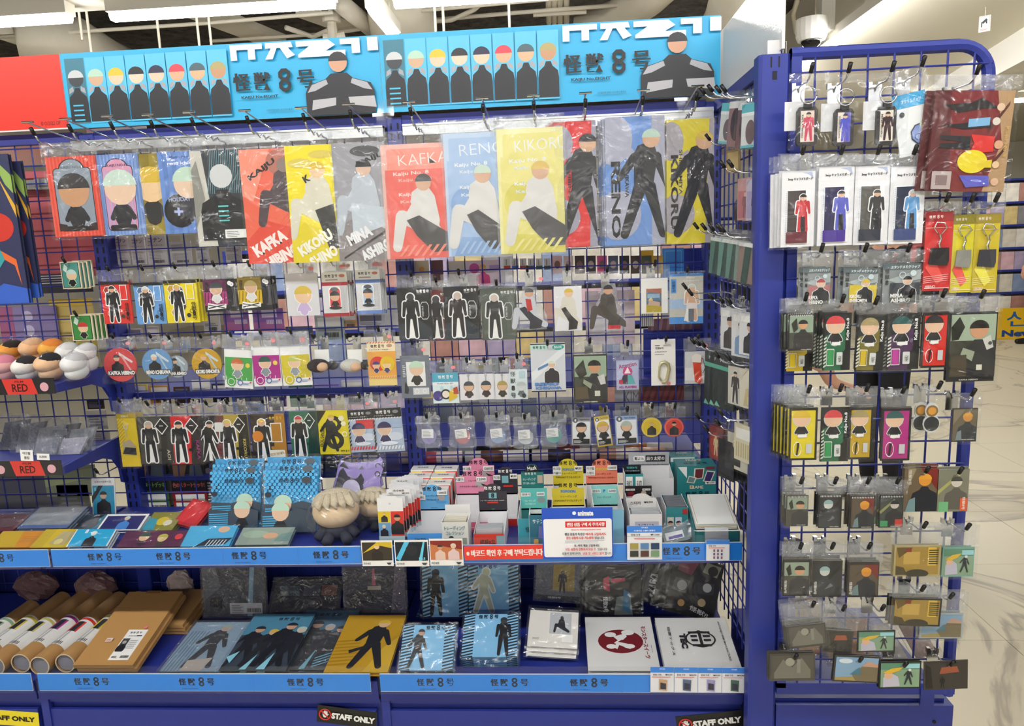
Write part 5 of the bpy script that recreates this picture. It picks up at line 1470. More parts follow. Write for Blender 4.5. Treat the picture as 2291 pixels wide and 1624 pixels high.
# ------------------------------------------------------------------ things leaning or lying on the shelves
def lean(name, label, cat, box, zb, ang, body='#f2f2f0', art=(), th=.002, n=1, step=None, rot=0.0, bag=False, film_m=None, rough=.4, group=None, marg=.006, extra=None, Yb=None):
    """sheet leaning back by ang degrees; its lower edge rests at height zb"""
    SEED[0] += 1
    ul, ur, vt, vb = box
    um, vm = (ul + ur) / 2, (vt + vb) / 2
    if zb is None:
        zb = at(um, vb, Y=Yb).z
    B = at(um, vb, Z=zb) if Yb is None else Vector((at(um, vb, Y=Yb).x, Yb, zb))
    al = math.radians(ang)
    d = Vector((0, math.sin(al), math.cos(al)))
    nn = Vector((0, -math.cos(al), math.sin(al)))

    def hit(u, v):
        r = C_RIGHT * ((u - IW / 2) / FPX) + C_DOWN * ((v - IH / 2) / FPX) + C_FWD
        return CAM + r * ((B - CAM).dot(nn) / r.dot(nn))
    T = hit(um, vt)
    h = (T - B).dot(d)
    X = hit(um, vm).x
    w_ = hit(ur, vm).x - hit(ul, vm).x
    o = link(name, MB().box(-w_ / 2, 0, 0, w_ / 2, th, h), mat(body, rough), None, (X, B.y, zb))
    o.location = o.location + d * (w_ / 2 * abs(math.sin(math.radians(rot))))
    o.rotation_euler = (Matrix.Rotation(-al, 3, 'X') @ Matrix.Rotation(math.radians(rot), 3, 'Y')).to_euler()
    tag(o, label, cat, group)
    a = Art(w_, h)
    run_art(a, art)
    a.link(o)
    if bag:
        link('bag', crinkle(-w_ / 2 - marg, -marg, w_ / 2 + marg, h + marg, -.004, .0025, 6, 8, SEED[0]), film_m or FILM, o)
    if extra:
        extra(o, w_, h)
    st = step or (-nn * (th + (.0072 if bag else .0015)))
    for i in range(1, n):
        c2 = copy_tree(o)
        c2.location = o.location + Vector(st) * i
        c2['label'] = label + ', beneath the top one'
        c2['group'] = 'copies under ' + label
    return o


DU = DECKU
# flat cards, middle and left bays
lean('clear_file', 'orange clear file lying before the slotted upright', GF, (-10, 108, 1188, 1224), DU + .012, 72, '#e39a3a', [K('P', [(0, 0), (.5, 0), (.4, 1), (0, 1)], '#d8b43a'), K('H', .5, .3, .9, .7, 4, '#c98a4a', 0, .3)], n=3, bag=True)
lean('clear_file', 'yellow clear file lying beside the orange one', GF, (85, 172, 1184, 1224), DU + .012, 72, '#e3c43c', [K('P', [(.4, .2), (.8, .1), (.9, .8), (.5, .9)], '#c9b98a'), K('E', .6, .3, .1, '#f0e08a')], n=2, bag=True)
lean('clear_file', 'clear blue edged file stack lying in the left bin', GF, (65, 172, 1134, 1180), DU + .029, 76, '#8fa2bd', [K('R', .05, .1, .95, .95, '#a3a9ac'), K('R', 0, 0, 1, .12, '#4f78c4')], n=4, bag=True, film_m=FILM_DK)
lean('clear_file', 'dark red file lying at the far left', GF, (-30, 48, 1150, 1188), DU + .015, 76, '#6a2c34', [K('R', .1, .2, .9, .8, '#4c2a34')], n=2, bag=True)
lean('mirror_card', 'cyan and black shadow figure card lying near the strip', CA, (160, 250, 1184, 1222), DU + .016, 62, '#efefef', [K('R', .03, .0, .97, 1, '#2aa9d8'), K('fig', .5, 0, .95, '#1c1d24', '#cfd6d2', '#c9dcd0', 'bust'), K('T', '8', .3, .86, .08, '#dff2fa', bold=.05)], n=3, bag=True)
lean('mirror_card', 'navy and blue suit card lying on white backing', CA, (228, 322, 1150, 1186), DU + .016, 68, '#f2f2f2', [K('R', .05, .05, .95, .88, '#2c2f6c'), K('fig', .55, .05, .85, '#4a8ad8', '#e0c2a8', '#c9dcd0', 'bust')], n=3, bag=True)
lean('mirror_card', 'teal shadow figure card lying behind the navy one', CA, (165, 245, 1152, 1186), DU + .012, 72, '#3a7f96', [K('P', [(0, 0), (.5, 0), (.7, 1), (.2, 1)], '#2c3440'), K('E', .5, .4, .2, '#5c5a60')], n=2, bag=True)
lean('mirror_card', 'olive and yellow figure card lying under the upright', CA, (330, 398, 1146, 1186), DU + .012, 72, '#8f8a3a', [K('E', .5, .5, .2, '#d9c23c'), K('E', .7, .4, .14, '#e0d9c4'), K('P', [(0, 0), (.4, 0), (.3, .6), (0, .7)], '#3aa0bc')], n=3, bag=True)
lean('mirror_card', 'red sleeve standing beside the big blue bag', CA, (392, 448, 1126, 1182), DU + .01, 60, '#c5242c', [K('R', .1, .1, .9, .9, '#d8333a')], n=2, rot=18, bag=True)
lean('mirror_card', 'plum card with green capped mini figures near the strip', CA, (272, 412, 1188, 1223), DU + .016, 66, '#5c2c4c', [K('fig', .35, .05, .85, '#3a2a38', '#e0b894', '#3c5a50', 'chibi'), K('fig', .65, .0, .8, '#3a3a30', '#e0c294', '#b8b04a', 'chibi'), K('E', .9, .6, .06, '#d8444c')], n=3, bag=True)
lean('clear_file', 'sky blue bag lying with dark torn print', 'bag', (415, 522, 1176, 1222), DU + .016, 64, '#4fb0e0', [K('P', [(.3, 0), (.9, .1), (1, .4), (.5, .35)], '#2c3440'), K('S', .5, .02, .9, .3, 6, '#e6eef2', .05, .3), K('E', .75, .8, .12, '#dcb396', .08)], n=2, bag=True)
lean('clear_file', 'pale green capped figure card lying in its bin', CA, (535, 652, 1180, 1218), DU + .012, 70, '#9aa89c', [K('E', .3, .6, .25, '#a9bfa8', .1), K('E', .6, .5, .14, '#e0b08c', .08), K('P', [(.7, .2), (1, .2), (1, .7), (.8, .6)], '#7a9a94')], n=2, bag=True)
o = lean('mirror_card', 'upright white header card with a dark figure on cyan', CA, (206, 258, 1070, 1156), DU + .02, 8, '#e6e6ea', [K('R', .04, .0, .96, .8, '#2f9cc8'), K('P', [(0, .3), (.5, .8), (.3, .8), (0, .5)], '#1f2a34'), K('fig', .5, 0, .68, '#232228', '#e0b99c', '#2a2226', 'bust'), K('T', '8', .16, .7, .1, '#7fd0e0', bold=.05), K('T', 'ミラーハスケース', .5, .91, .7, '#33353c', h=.06)], bag=True, Yb=-.12)
hook(at(228, 1060, -.11).x, 0, at(228, 1062, -.11).z, .13, 'thin chrome hook above the upright white header card')
# blue bags
for lb, box, rt, fx in (('blue honeycomb print bag leaning on the plum cards', (474, 584, 1042, 1180), 3, .68), ('blue honeycomb print bag leaning beside the doll', (592, 712, 1038, 1188), 0, .35)):
    hexes = [K('E', (i + .5 * (j % 2)) / 11 + .03, .42 + j * .047, .035, '#54b4e8', n=6) for j in range(11) for i in range(11)]
    lean('drawstring_bag', lb, 'bag', box, DU + .006, 16, '#3fa8e2', [K('R', 0, 0, 1, 1, '#3fa6e0')] + hexes + [K('logo', .5, .93, .36, '#203040', sub=False), K('logo', .5, .76, .36, '#203040', sub=False), K('E', .84, .93, .1, '#55606a', .06), K('E', .82, .76, .09, '#3a4048', .06), K('P', [(0, 0), (1, 0), (1, .28), (.7, .34), (.4, .28), (0, .3)], '#3c4a58'), K('H', .02, .05, .4, .25, 6, '#49aede', .01, .5), K('fig', fx, .0, .44, '#22242a', '#e3bfa2', '#b9d8c4', 'chibi'), K('E', .12, .55, .06, '#2c3440', .05)], n=2, step=(0.002, .017, .016), bag=True, film_m=film('glossy_bag', gloss=.08, rough=.05, bump=1.0, scale=7, milk=.02), marg=.008)
# purple cat shaped fan boards
for i, (u, v, s, rt) in enumerate(((795, 1120, 1.0, 0), (800, 1108, .98, -3))):
    B = at(u, v, Y=-.13 + .02 * i)
    r = link('fan_board', MB().prism([(-.08, 0), (.05, 0), (.078, .02), (.07, .06), (.08, .09), (.072, .10), (.05, .088), (-.02, .09), (-.045, .098), (-.055, .085), (-.06, .06)], 0, .004, 'y'), mat('#9a86cc', .35), None, (B.x, B.y, B.z + .006 * i), (math.radians(-18), math.radians(rt), 0))
    tag(r, 'lilac ear shaped board in a clear bag behind the doll', 'board', 'lilac ear shaped boards')
    a = Art(.16, .1, y=-.0006)
    a.P([(.2, .85), (.27, .95), (.36, .7), (.5, .62), (.6, .78), (.66, .6), (.62, .1), (.2, .1), (.1, .3)], '#2c2838')
    a.E(.42, .35, .16, '#ccc4e2')
    a.ring(.9, .75, .05, .02, '#2c2838')
    a.T('01', .8, .35, .08, '#e6e0f2', 0, .1)
    a.link(r)
    link('bag', crinkle(-.09, -.005, .09, .115, -.006, .004, 6, 6, 77 + i), FILM, r)


def plush(u, v, lb, s=1.0, rz=0):
    B = at(u, v, Z=DU + .002)
    r = empty('plush_doll', (B.x, B.y, DU + .002), rz)
    tag(r, lb, 'doll')
    hair, skin, cl = mat('#cfc3ab', .95, bump=.4, bscale=200), mat('#e9cda6', .95), mat('#3a3d48', .9)
    link('head', MB().ell((0, 0, .078 * s), (.062 * s, .045 * s, .046 * s), 20, 12), skin, r, smooth=True)
    hm = MB()
    hm.ell((0, .016 * s, .096 * s), (.064 * s, .043 * s, .040 * s), 20, 12)
    for k in range(5):
        t = -1 + k / 2
        hm.tube([(t * .03 * s, -.018 * s, .128 * s), (t * .042 * s, -.040 * s, .112 * s), (t * .044 * s + .006, -.044 * s, .098 * s)], [.013 * s, .011 * s, .002], 7)
    link('hair_cap', hm, hair, r, smooth=True)
    link('body', MB().ell((0, .0, .030 * s), (.04 * s, .032 * s, .028 * s), 16, 10), cl, r, smooth=True)
    for sx in (-1, 1):
        link('arm', MB().tube([(sx * .03 * s, -.008, .034 * s), (sx * .052 * s, -.03 * s, .018 * s)], [.014 * s, .012 * s], 8), cl, r, smooth=True)
        link('leg', MB().tube([(sx * .018 * s, -.01, .018 * s), (sx * .026 * s, -.055 * s, .016 * s)], [.015 * s, .014 * s], 8), cl, r, smooth=True)
    bg = MB()
    bg.ell((0, -.004, .062 * s), (.08 * s, .066 * s, .066 * s), 14, 9)
    rr = random.Random(int(u))
    bg.v = [(x + rr.uniform(-.004, .004), y + rr.uniform(-.004, .004), max(z + rr.uniform(-.004, .004), .001)) for x, y, z in bg.v]
    link('bag', bg, FILM, r)


plush(757, 1205, 'bagged plush doll with pale hair lying before the lilac boards', 1.0, .25)
plush(838, 1176, 'bagged plush doll with pale hair squeezed beside the card packs', .8, -.2)


# ------------------------------------------------------------------ counter display boxes
def arch(w_, h_, aw=.62, ah=.28, n=8):
    s_ = h_ * (1 - ah)
    pts = [(-w_ / 2, 0), (w_ / 2, 0), (w_ / 2, s_)]
    r = w_ * aw / 2
    for i in range(n + 1):
        t = math.pi * i / n
        pts.append((r * math.cos(t), s_ + h_ * ah * math.sin(t)))
    pts.append((-w_ / 2, s_))
    return pts


def dbox(lb, hb, hY, hcol, hart, fY=None, fv=None, fcol='#e9e9ea', fart=(), inner='#e8e8ea', packs=0, pcol='#c9cdd2', arched=True, tags=()):
    ul, ur, vt, vb = hb
    um, vm = (ul + ur) / 2, (vt + vb) / 2
    c = at(um, vm, hY)
    zt, zb = at(um, vt, hY).z, at(um, vb, hY).z
    w_ = at(ur, vm, hY).x - at(ul, vm, hY).x
    h_ = zt - zb
    if fY is None:
        fY = hY - .07
    r = empty('display_box', (c.x, (hY + fY) / 2, DU))
    tag(r, lb, 'display box')
    oy = hY - (hY + fY) / 2
    fy = -oy
    hz = zb - DU
    hc = link('header_card', MB().prism(arch(w_, h_) if arched else [(-w_ / 2, 0), (w_ / 2, 0), (w_ / 2, h_), (-w_ / 2, h_)], 0, .0015, 'y'), mat(hcol, .35), r, (0, oy, hz))
    a = Art(w_, h_)
    run_art(a, hart)
    for (tx, x_, y_, tw) in tags:
        a.R(x_ - tw / 2, y_ - .09, x_ + tw / 2, y_ + .09, '#efefec')
        a.T(tx, x_, y_, tw * .8, '#2a2a2e', h=.1)
    a.link(hc)
    ft = at(um, fv, fY).z - DU if fv else .045
    ft = max(ft, .02)
    for sx in (-1, 1):
        link('side_wall', MB().prism([(fy, 0), (oy, 0), (oy, max(hz + .004, ft)), (fy, ft)], sx * w_ / 2 - .0008, sx * w_ / 2 + .0008, 'x'), mat(inner, .4), r)
    link('base', MB().box(-w_ / 2, fy, 0, w_ / 2, oy, .002), mat(inner, .4), r)
    link('back_wall', MB().box(-w_ / 2, oy, 0, w_ / 2, oy + .0015, max(hz + .004, .01)), mat(inner, .4), r)
    fp = link('front_panel', MB().box(-w_ / 2, fy - .0015, 0, w_ / 2, fy, ft), mat(fcol, .4), r)
    if fart:
        a = Art(w_, ft)
        run_art(a, fart)
        q = a.link(fp)
        q.location = (0, fy - .0015, 0)
    pk = None
    for i in range(packs):
        ph = min(ft + .022, max(hz, ft))
        p_ = link('foil_packet', MB().box(-w_ * .44, 0, 0, w_ * .44, .006, ph), mat(pcol, .25, .4), None, (c.x, fY + .006 + i * .0085, DU + .003)) if pk is None else pk.copy()
        if pk is None:
            pk = p_
        else:
            COL.objects.link(p_)
            p_.location = (c.x, fY + .006 + i * .0085, DU + .003)
        tag(p_, 'foil packet in the ' + lb, 'packet', 'foil packets in the ' + lb)
    return r


def hart(bg, lg, lines_=True, extra=()):
    return [K('logo', .5, .84, .58, lg, sub=False)] + ([K('lines', .3, .3, .8, .5, 2, lg)] if lines_ else []) + list(extra)


SIGN1 = [K('E', .7, .42, .13, '#b9b2b4', .1), K('P', [(.72, .46), (.95, .36), (.8, .34)], '#3a3438'), K('T', 'トレーディング', .58, .56, .4, '#5a2a44', h=.07), K('T', 'アクリルキーホルダー', .4, .34, .6, '#5a2a44', h=.07)]
dbox('pink arched display box at the back by the grid', (1036, 1106, 1024, 1086), -.06, '#e58fae', hart('', '#3a2630', False, SIGN1), tags=(('아크릴', .12, .62, .3), ('12000원', .82, .62, .34)))
dbox('pink arched display box in front of its twin', (1020, 1096, 1050, 1107), -.14, '#e58fae', hart('', '#3a2630', False, SIGN1), -.24, 1168, '#e06a8c', [K('lines', .2, .3, .8, .6, 2, '#f4c9d6')], tags=(('키홀더', .1, .62, .3), ('12000', .76, .62, .3)))
dbox('dark arched display box behind its twin', (1104, 1158, 1044, 1106), -.12, '#39363e', hart('', '#f2f2f0', False, [K('R', .35, .42, .62, .68, '#7fb6bc'), K('R', .4, .28, .8, .34, '#d8382c')]), -.2, 1170, '#c9302a', tags=(('아크릴', .14, .62, .3), ('₩8,800', .84, .66, .3)))
dbox('dark arched display box with a silver packet in its tray', (1071, 1134, 1082, 1144), -.23, '#39363e', hart('', '#f2f2f0', False, [K('R', .36, .48, .64, .68, '#7fb6bc'), K('T', '8', .5, .58, .12, '#1c2a30', bold=.05), K('T', 'トレーディングアクリルキーホルダー', .5, .4, .86, '#e6e6e6', h=.04), K('R', .3, .3, .68, .36, '#d8382c'), K('P', [(.42, .12), (.5, .05), (.58, .12)], '#4c6a66')]), -.365, 1194, '#cf3a2c', [K('T', '怪獣8号', .45, .45, .5, '#3a1614', h=.5), K('R', .75, .1, 1, .9, '#7fa6ac')], packs=5)
dbox('blue arched display box with a white tray', (931, 1003, 1084, 1142), -.24, '#6aaee0', hart('', '#22303c', False, [K('E', .78, .5, .12, '#a9a4a2', .1), K('P', [(.6, .36), (.95, .36), (.9, .28), (.65, .28)], '#4f9ad8'), K('T', 'トレーディング', .5, .58, .34, '#22405c', h=.07), K('T', 'アクリルスタンド', .52, .42, .38, '#22405c', h=.07), K('T', 'jump festa', .55, .12, .2, '#33557a', h=.04)]), -.37, 1193, '#4a94d8', [K('T', '怪獣8号', .5, .5, .6, '#1c2a40', h=.55), K('E', .8, .5, .08, '#c9ccd0')], tags=(('아크릴', .1, .7, .26), ('스탠드', .16, .52, .26), ('12000원', .82, .7, .32)))
dbox('small white display box with a green printed front', (996, 1052, 1129, 1156), -.31, '#e6e6e6', [K('R', 0, 0, 1, .3, '#f4f2ea')], -.372, 1168, '#d9d9d4', [K('R', .05, .1, .95, .5, '#8f9a8c'), K('fig', .35, .1, .5, '#3a3c40', '#c9a68c', '#3c4a44', 'bust'), K('T', 'トレーディング', .5, .82, .8, '#5a8a88', h=.14), K('T', 'コレクション', .5, .66, .7, '#5a8a88', h=.13)], arched=False, packs=4, pcol='#d9d5c4')
dbox('black arched teal display box with scribbled title', (1166, 1216, 1038, 1094), -.11, '#2f7f7c', [K('P', [(.0, .68), (1, .68), (1, .72), (.82, .72), (.75, .9), (.5, 1), (.25, .9), (.18, .72), (0, .72)], '#24262a'), K('T', 'Mask', .5, .84, .42, '#f2f2f2', 8, .16), K('logo', .42, .62, .5, '#e6efec', sub=False), K('T', 'トレーディング', .36, .4, .56, '#e2ecea', h=.12), K('T', 'アクリルキーホルダー', .36, .24, .58, '#e2ecea', h=.1), K('R', .72, .24, .96, .56, '#c9b6a6')], -.19, 1140, '#2f7f7c')
dbox('mint display box with a badge price tag', (1165, 1224, 1092, 1140), -.19, '#66c4bb', [K('E', .78, .45, .15, '#8a9a98', .12), K('T', 'トレーディング', .36, .42, .4, '#e8f4f2', h=.1), K('T', 'マットな缶バッジ', .36, .28, .4, '#e8f4f2', h=.08), K('T', 'jump festa', .5, .08, .3, '#2a5a58', h=.05)], -.33, 1160, '#3f9aa8', [K('T', '怪獣', .4, .6, .3, '#17404a', h=.2)], arched=False, tags=(('캔뱃지', .2, .72, .36), ('6000', .76, .74, .3)))
dbox('teal display box with a satin pouch picture', (1186, 1232, 1140, 1152), -.32, '#e4efe9', [], -.372, 1152, '#2a6f86', [K('T', 'サテン地', .5, .84, .7, '#e2eef0', h=.12), K('P', [(.4, .4), (.6, .38), (.68, .7), (.45, .72)], '#7a7ac0'), K('P', [(.15, .1), (.4, .08), (.4, .36), (.2, .36)], '#d8a04c'), K('R', .62, .1, .8, .3, '#c23a34')], arched=False)
dbox('yellow arched display box at the back', (1237, 1305, 1026, 1086), -.07, '#dcc93c', hart('', '#3a3218', False, [K('T', 'POPOON', .52, .6, .4, '#4a8ad0', h=.1, bold=.05), K('T', 'トレーディング', .55, .46, .5, '#8a7a22', h=.08), K('T', 'POPOONアクリルスタンド', .5, .32, .8, '#8a7a22', h=.08)]), tags=(('아크릴', .13, .64, .3), ('키홀더', .13, .48, .3), ('₩8,800', .84, .64, .26)))
dbox('yellow arched display box above the notice sign', (1235, 1307, 1076, 1133), -.17, '#dcc93c', hart('', '#3a3218', False, [K('T', 'POPOON', .5, .6, .46, '#4a8ad0', h=.11, bold=.06), K('T', 'トレーディング', .52, .4, .5, '#8a7a22', h=.09), K('T', 'POPOONアクリルスタンド', .5, .24, .84, '#8a7a22', h=.09)]), -.33, 1160, '#d6c23a', packs=3)
dbox('salmon arched display box beside the yellow one', (1311, 1381, 1026, 1084), -.08, '#f0866c', hart('', '#4a2018', False, [K('T', 'POPOON', .52, .6, .4, '#e8d24a', h=.1, bold=.05), K('T', 'トレーディング', .55, .42, .5, '#a03c2c', h=.08), K('T', 'POPOONアクリルキーホルダー', .5, .28, .84, '#a03c2c', h=.07)]), tags=(('아크릴', .14, .64, .3), ('스탠드', .14, .46, .3), ('12000원', .84, .66, .3)))
dbox('mint display box before the salmon one', (1322, 1382, 1086, 1132), -.18, '#92d8d0', [K('T', 'P', .5, .74, .08, '#3a7ad0', bold=.06), K('T', 'トレーディング', .5, .44, .5, '#3a8a84', h=.1), K('T', 'jump festa', .52, .08, .36, '#2a5a58', h=.06)], -.36, 1140, '#7fb9d0', arched=False, tags=(('캔뱃지', .2, .74, .34), ('6000', .8, .74, .3)))
dbox('white box with a grey striped title lid', (1406, 1497, 1012, 1041), -.06, '#c4c6cd', [K('S', 0, 0, 1, 1, 30, '#b4b6be', 0, .4), K('RR', .12, .35, .4, .75, '#f4f4f2', .04), K('T', '闇よ16', .26, .55, .22, '#26262a', h=.24), K('R', .42, .3, .9, .8, '#2a2a2e'), K('T', '凪り太陽の', .66, .55, .44, '#f2f2f2', h=.3)], -.14, 1070, '#e6e6e8', [K('R', 0, 0, 1, .5, '#9a9ca4'), K('S', .05, .1, .95, .4, 7, '#2c2c30', 0, .4)], arched=False)
dbox('teal display box with dark badge header', (1394, 1434, 1040, 1060), -.145, '#20262c', [K('T', '怪獣8号', .5, .7, .6, '#5fb8b4', h=.24), K('T', 'メタリック缶バッジ', .5, .36, .8, '#d9e4e4', h=.16)], -.198, 1060, '#2f8c92', [K('E', .2, .35, .08, '#26303a'), K('E', .5, .35, .08, '#c05a4c'), K('E', .82, .35, .08, '#3a3c8c'), K('R', .05, .6, .42, .95, '#efefec'), K('T', '캔뱃지', .23, .78, .28, '#2a2a2e', h=.2), K('R', .58, .6, .97, .95, '#efefec'), K('T', '9,000', .78, .78, .28, '#2a2a2e', h=.2)], arched=False)
dbox('black photo display box with a stamp price tag', (1398, 1458, 1087, 1110), -.205, '#2c282c', [K('P', [(.1, 0), (.4, 0), (.3, .5), (.1, .4)], '#7a2430'), K('E', .7, .3, .1, '#b9a89c')], -.252, 1115, '#3a3438', arched=False, tags=(('스탬프', .2, .66, .34), ('₩7,500', .8, .66, .3)))
dbox('white sticker display box with a rounded tab', (1401, 1468, 1104, 1140), -.26, '#e9e6e2', [K('T', '스티커', .3, .42, .34, '#2a2a2e', h=.2), K('T', '₩4,500', .74, .46, .3, '#2a2a2e', h=.14)], -.365, 1150, '#e2dfdc', [K('R', .15, .5, .9, .8, '#b9b6c4'), K('T', '317610', .5, .66, .5, '#5a5a66', h=.14)], packs=4)
dbox('teal open box full of grey upright sleeves', (1478, 1524, 1108, 1120), -.2, '#2f8a90', [], -.3, 1135, '#2f868c', [K('R', .05, .1, .35, .7, '#d9d4cc'), K('fig', .2, .12, .5, '#26262c', '#d9b193', '#2a2a30', 'bust'), K('R', .42, .1, .72, .7, '#c9cfe0'), K('fig', .57, .12, .5, '#3a4a8c', '#d9b193', '#26262c', 'bust'), K('RR', .75, .8, .98, .96, '#b02c34', .05)], arched=False, packs=9, pcol='#8f949c')
# big teal frame boxes
for lb, box, Yf, dp, nm in (('big teal box with slanted frame pictures', (1515, 1602, 1042, 1134), -.13, .068, 1), ('big teal box behind the frame picture box', (1500, 1560, 1022, 1080), -.056, .05, 0)):
    ul, ur, vt, vb = box
    um, vm = (ul + ur) / 2, (vt + vb) / 2
    c = at(um, vm, Yf)
    w_ = at(ur, vm, Yf).x - at(ul, vm, Yf).x
    zt = at(um, vt, Yf).z - DU
    r = link('frame_box', MB().box(-w_ / 2, 0, 0, w_ / 2, dp, zt), mat('#2a8489', .4), None, (c.x, Yf, DU))
    tag(r, lb, 'box')
    a = Art(w_, zt)
    if nm:
        a.P([(.02, .98), (.25, .75), (.25, .98)], '#eef0ee')
        a.P([(.42, .72), (.66, .74), (.7, .95), (.44, .95)], '#e2dcc8')
        a.P([(.45, .735), (.64, .755), (.67, .935), (.47, .93)], '#6a2a34')
        a.P([(.66, .68), (.86, .66), (.98, .88), (.76, .9)], '#e2dcc8')
        a.P([(.69, .69), (.85, .68), (.94, .865), (.77, .88)], '#3a2c6a')
        a.P([(.24, .66), (.44, .64), (.5, .76), (.3, .8)], '#e2dcc8')
        a.P([(.27, .67), (.42, .655), (.465, .75), (.31, .78)], '#6a8a8c')
        a.T('FRAME', .5, .56, .34, '#e6dcc4', h=.06)
        a.R(.32, .53, .42, .6, '#e9d9b8')
        a.T('F', .37, .565, .05, '#7a3a2c', h=.05)
        a.logo(.52, .42, .6, '#12383c', sub=False)
        a.R(.72, .62, .98, .68, '#efefec')
        a.T('₩15,000', .85, .65, .2, '#2a2a2e', h=.04)
        a.RR(.72, .93, .96, .985, '#7a2a3a', .04)
        a.T('FRAME', .5, .985, .001, '#e6dcc4', h=.001)
    else:
        a.R(.0, .9, .9, .99, '#e2ecec')
        a.lines(.1, .3, .7, .7, 4, '#9fc8c8')
    a.link(r)
    tp = Art(w_, dp)
    tp.logo(.5, .35, .6, '#12383c', sub=False)
    tp.T('FRAME', .5, .75, .4, '#e6dcc4', h=.2)
    q = tp.link(r, 'top_print')
    q.location = (0, 0, zt)
    q.rotation_euler = (-math.pi / 2, 0, 0)
ob = at(1595, 1190, Z=DU + .05)
w_ = .108
r = empty('open_tray_box', (at(1594, 1180, -.31).x, -.31, DU))
tag(r, 'open teal tray box holding cream frame cards', 'box')
link('wall', MB().box(-w_ / 2, -.06, 0, w_ / 2, -.058, .05), mat('#2a8489', .4), r)
link('wall', MB().prism([(-.06, 0), (.09, 0), (.09, .09), (-.06, .05)], -w_ / 2 - .001, -w_ / 2 + .001, 'x'), mat('#2a8489', .4), r)
link('wall', MB().prism([(-.06, 0), (.09, 0), (.09, .09), (-.06, .05)], w_ / 2 - .001, w_ / 2 + .001, 'x'), mat('#e6e4de', .4), r)
link('flap', MB().prism([(-w_ / 2 - .004, .0), (w_ / 2 + .004, .0), (w_ / 2, .03), (-w_ / 2, .03)], -.0005, .001, 'y'), mat('#efece4', .4), r, (0, -.058, .05), (math.radians(70), 0, 0))
for i in range(4):
    o = link('frame_card', MB().box(-.05, 0, 0, .05, .13, .002), mat('#ece7d8' if i < 3 else '#e9ecea', .35), None, (r.location.x, -.355, DU + .048 + .004 * i), (math.radians(14), 0, 0))
    tag(o, 'cream gilt edged card in the open teal tray', 'card', 'cards in the open teal tray')
    link('gilt_line', MB().box(-.046, .004, .002, -.045, .126, .0024).box(.045, .004, .002, .046, .126, .0024), mat('#b7a36a', .4), o)
lean('foil_bag', 'silver foil bag standing before the open teal tray', 'bag', (1577, 1630, 1180, 1216), DU + .004, 10, '#c9cdd4', [K('R', .15, .1, .85, .5, '#9fc4ec')], rough=.25, Yb=-.38)
lean('flat_packet', 'grey clear packet with a white and violet label', 'packet', (1486, 1545, 1184, 1218), DU + .004, 34, '#6f8088', [K('R', .1, .2, .8, .7, '#e9e9ec'), K('R', .2, .25, .75, .45, '#5a4a9c')], n=4, step=(.005, .0105, .0), rot=-12, bag=True)
# red white card boxes in two files
for cidx, (u0, u1) in enumerate(((922, 977), (974, 1030))):
    for rr_ in range(4):
        uc = (u0 + u1) / 2 - 8 * rr_
        v = 1041 + rr_ * 12.5
        Yq = -.02 - .042 * rr_
        c = at(uc, v, Yq)
        hgt = c.z - DU - .004 * rr_
        o = link('card_box', MB().box(-.0335, -.042, 0, .0335, 0, hgt), mat('#e9e8e4', .4), None, (c.x, Yq, DU))
        tag(o, 'white topped card box with yellow and red front', 'box', 'card boxes filed before the grid')
        a = Art(.067, hgt)
        a.R(0, .0, .5, .96, '#e6c72a')
        a.R(.5, .0, 1, .96, '#d8382c')
        a.fig(.75, .4, .5, '#26262c', '#cf9d7c', '#2a2a2e', 'bust')
        a.fig(.25, .4, .5, '#26262c', '#e3bd94', '#d9b53a', 'bust')
        q = a.link(o)
        q.location = (0, -.042, 0)
        a = Art(.067, .042)
        a.T('괴수8호', .5, .5, .5, '#3a3a3e', h=.3)
        q = a.link(o, 'top_print')
        q.location = (0, -.042, hgt)
        q.rotation_euler = (-math.pi / 2, 0, 0)
# card packs hanging in a file
for lb, box, Yc, nn_ in (('white card packet with four coloured panels in a front file', (846, 903, 1110, 1208), -.372, 7), ('white card packet in the file behind', (872, 928, 1078, 1180), -.2, 5)):
    card('card_packet', lb, CA, box, Yc, '#e8e8ea', [K('R', 0, .1, 1, .66, '#d9d9da'), K('R', 0, .4, .48, .66, '#e0c428'), K('R', .5, .1, 1, .66, '#d8382c'), K('R', 0, .1, .48, .4, '#6f9cc8'), K('fig', .25, .42, .24, '#2a2a30', '#e6bd98', '#d9b53a', 'bust'), K('fig', .75, .14, .48, '#26262c', '#cf9d7c', '#26262c', 'bust'), K('fig', .22, .1, .28, '#2a2a30', '#dfc0a8', '#bcd8c6', 'bust'), K('R', 0, 0, 1, .1, '#a9c0c6'), K('E', .5, .84, .04, '#c9cacc')], n=nn_, dy=.016, dx=.004, shape=[(0, 0), (1, 0), (1, .96), (.8, .96), (.75, 1), (.25, 1), (.2, .96), (0, .96)])
for lb, box, Yc in (('small arched price topper above the card packets', (865, 918, 1094, 1106), -.36), ('small arched price topper on the rear card packets', (875, 925, 1073, 1090), -.19)):
    card('price_topper', lb, 'price tag', box, Yc, '#e2e2e4', [K('T', '괴수8호', .5, .72, .5, '#2a2a2e', h=.4), K('T', '카드', .18, .25, .2, '#2a2a2e', h=.36), K('T', '₩2,500', .8, .25, .3, '#2a2a2e', h=.3)])

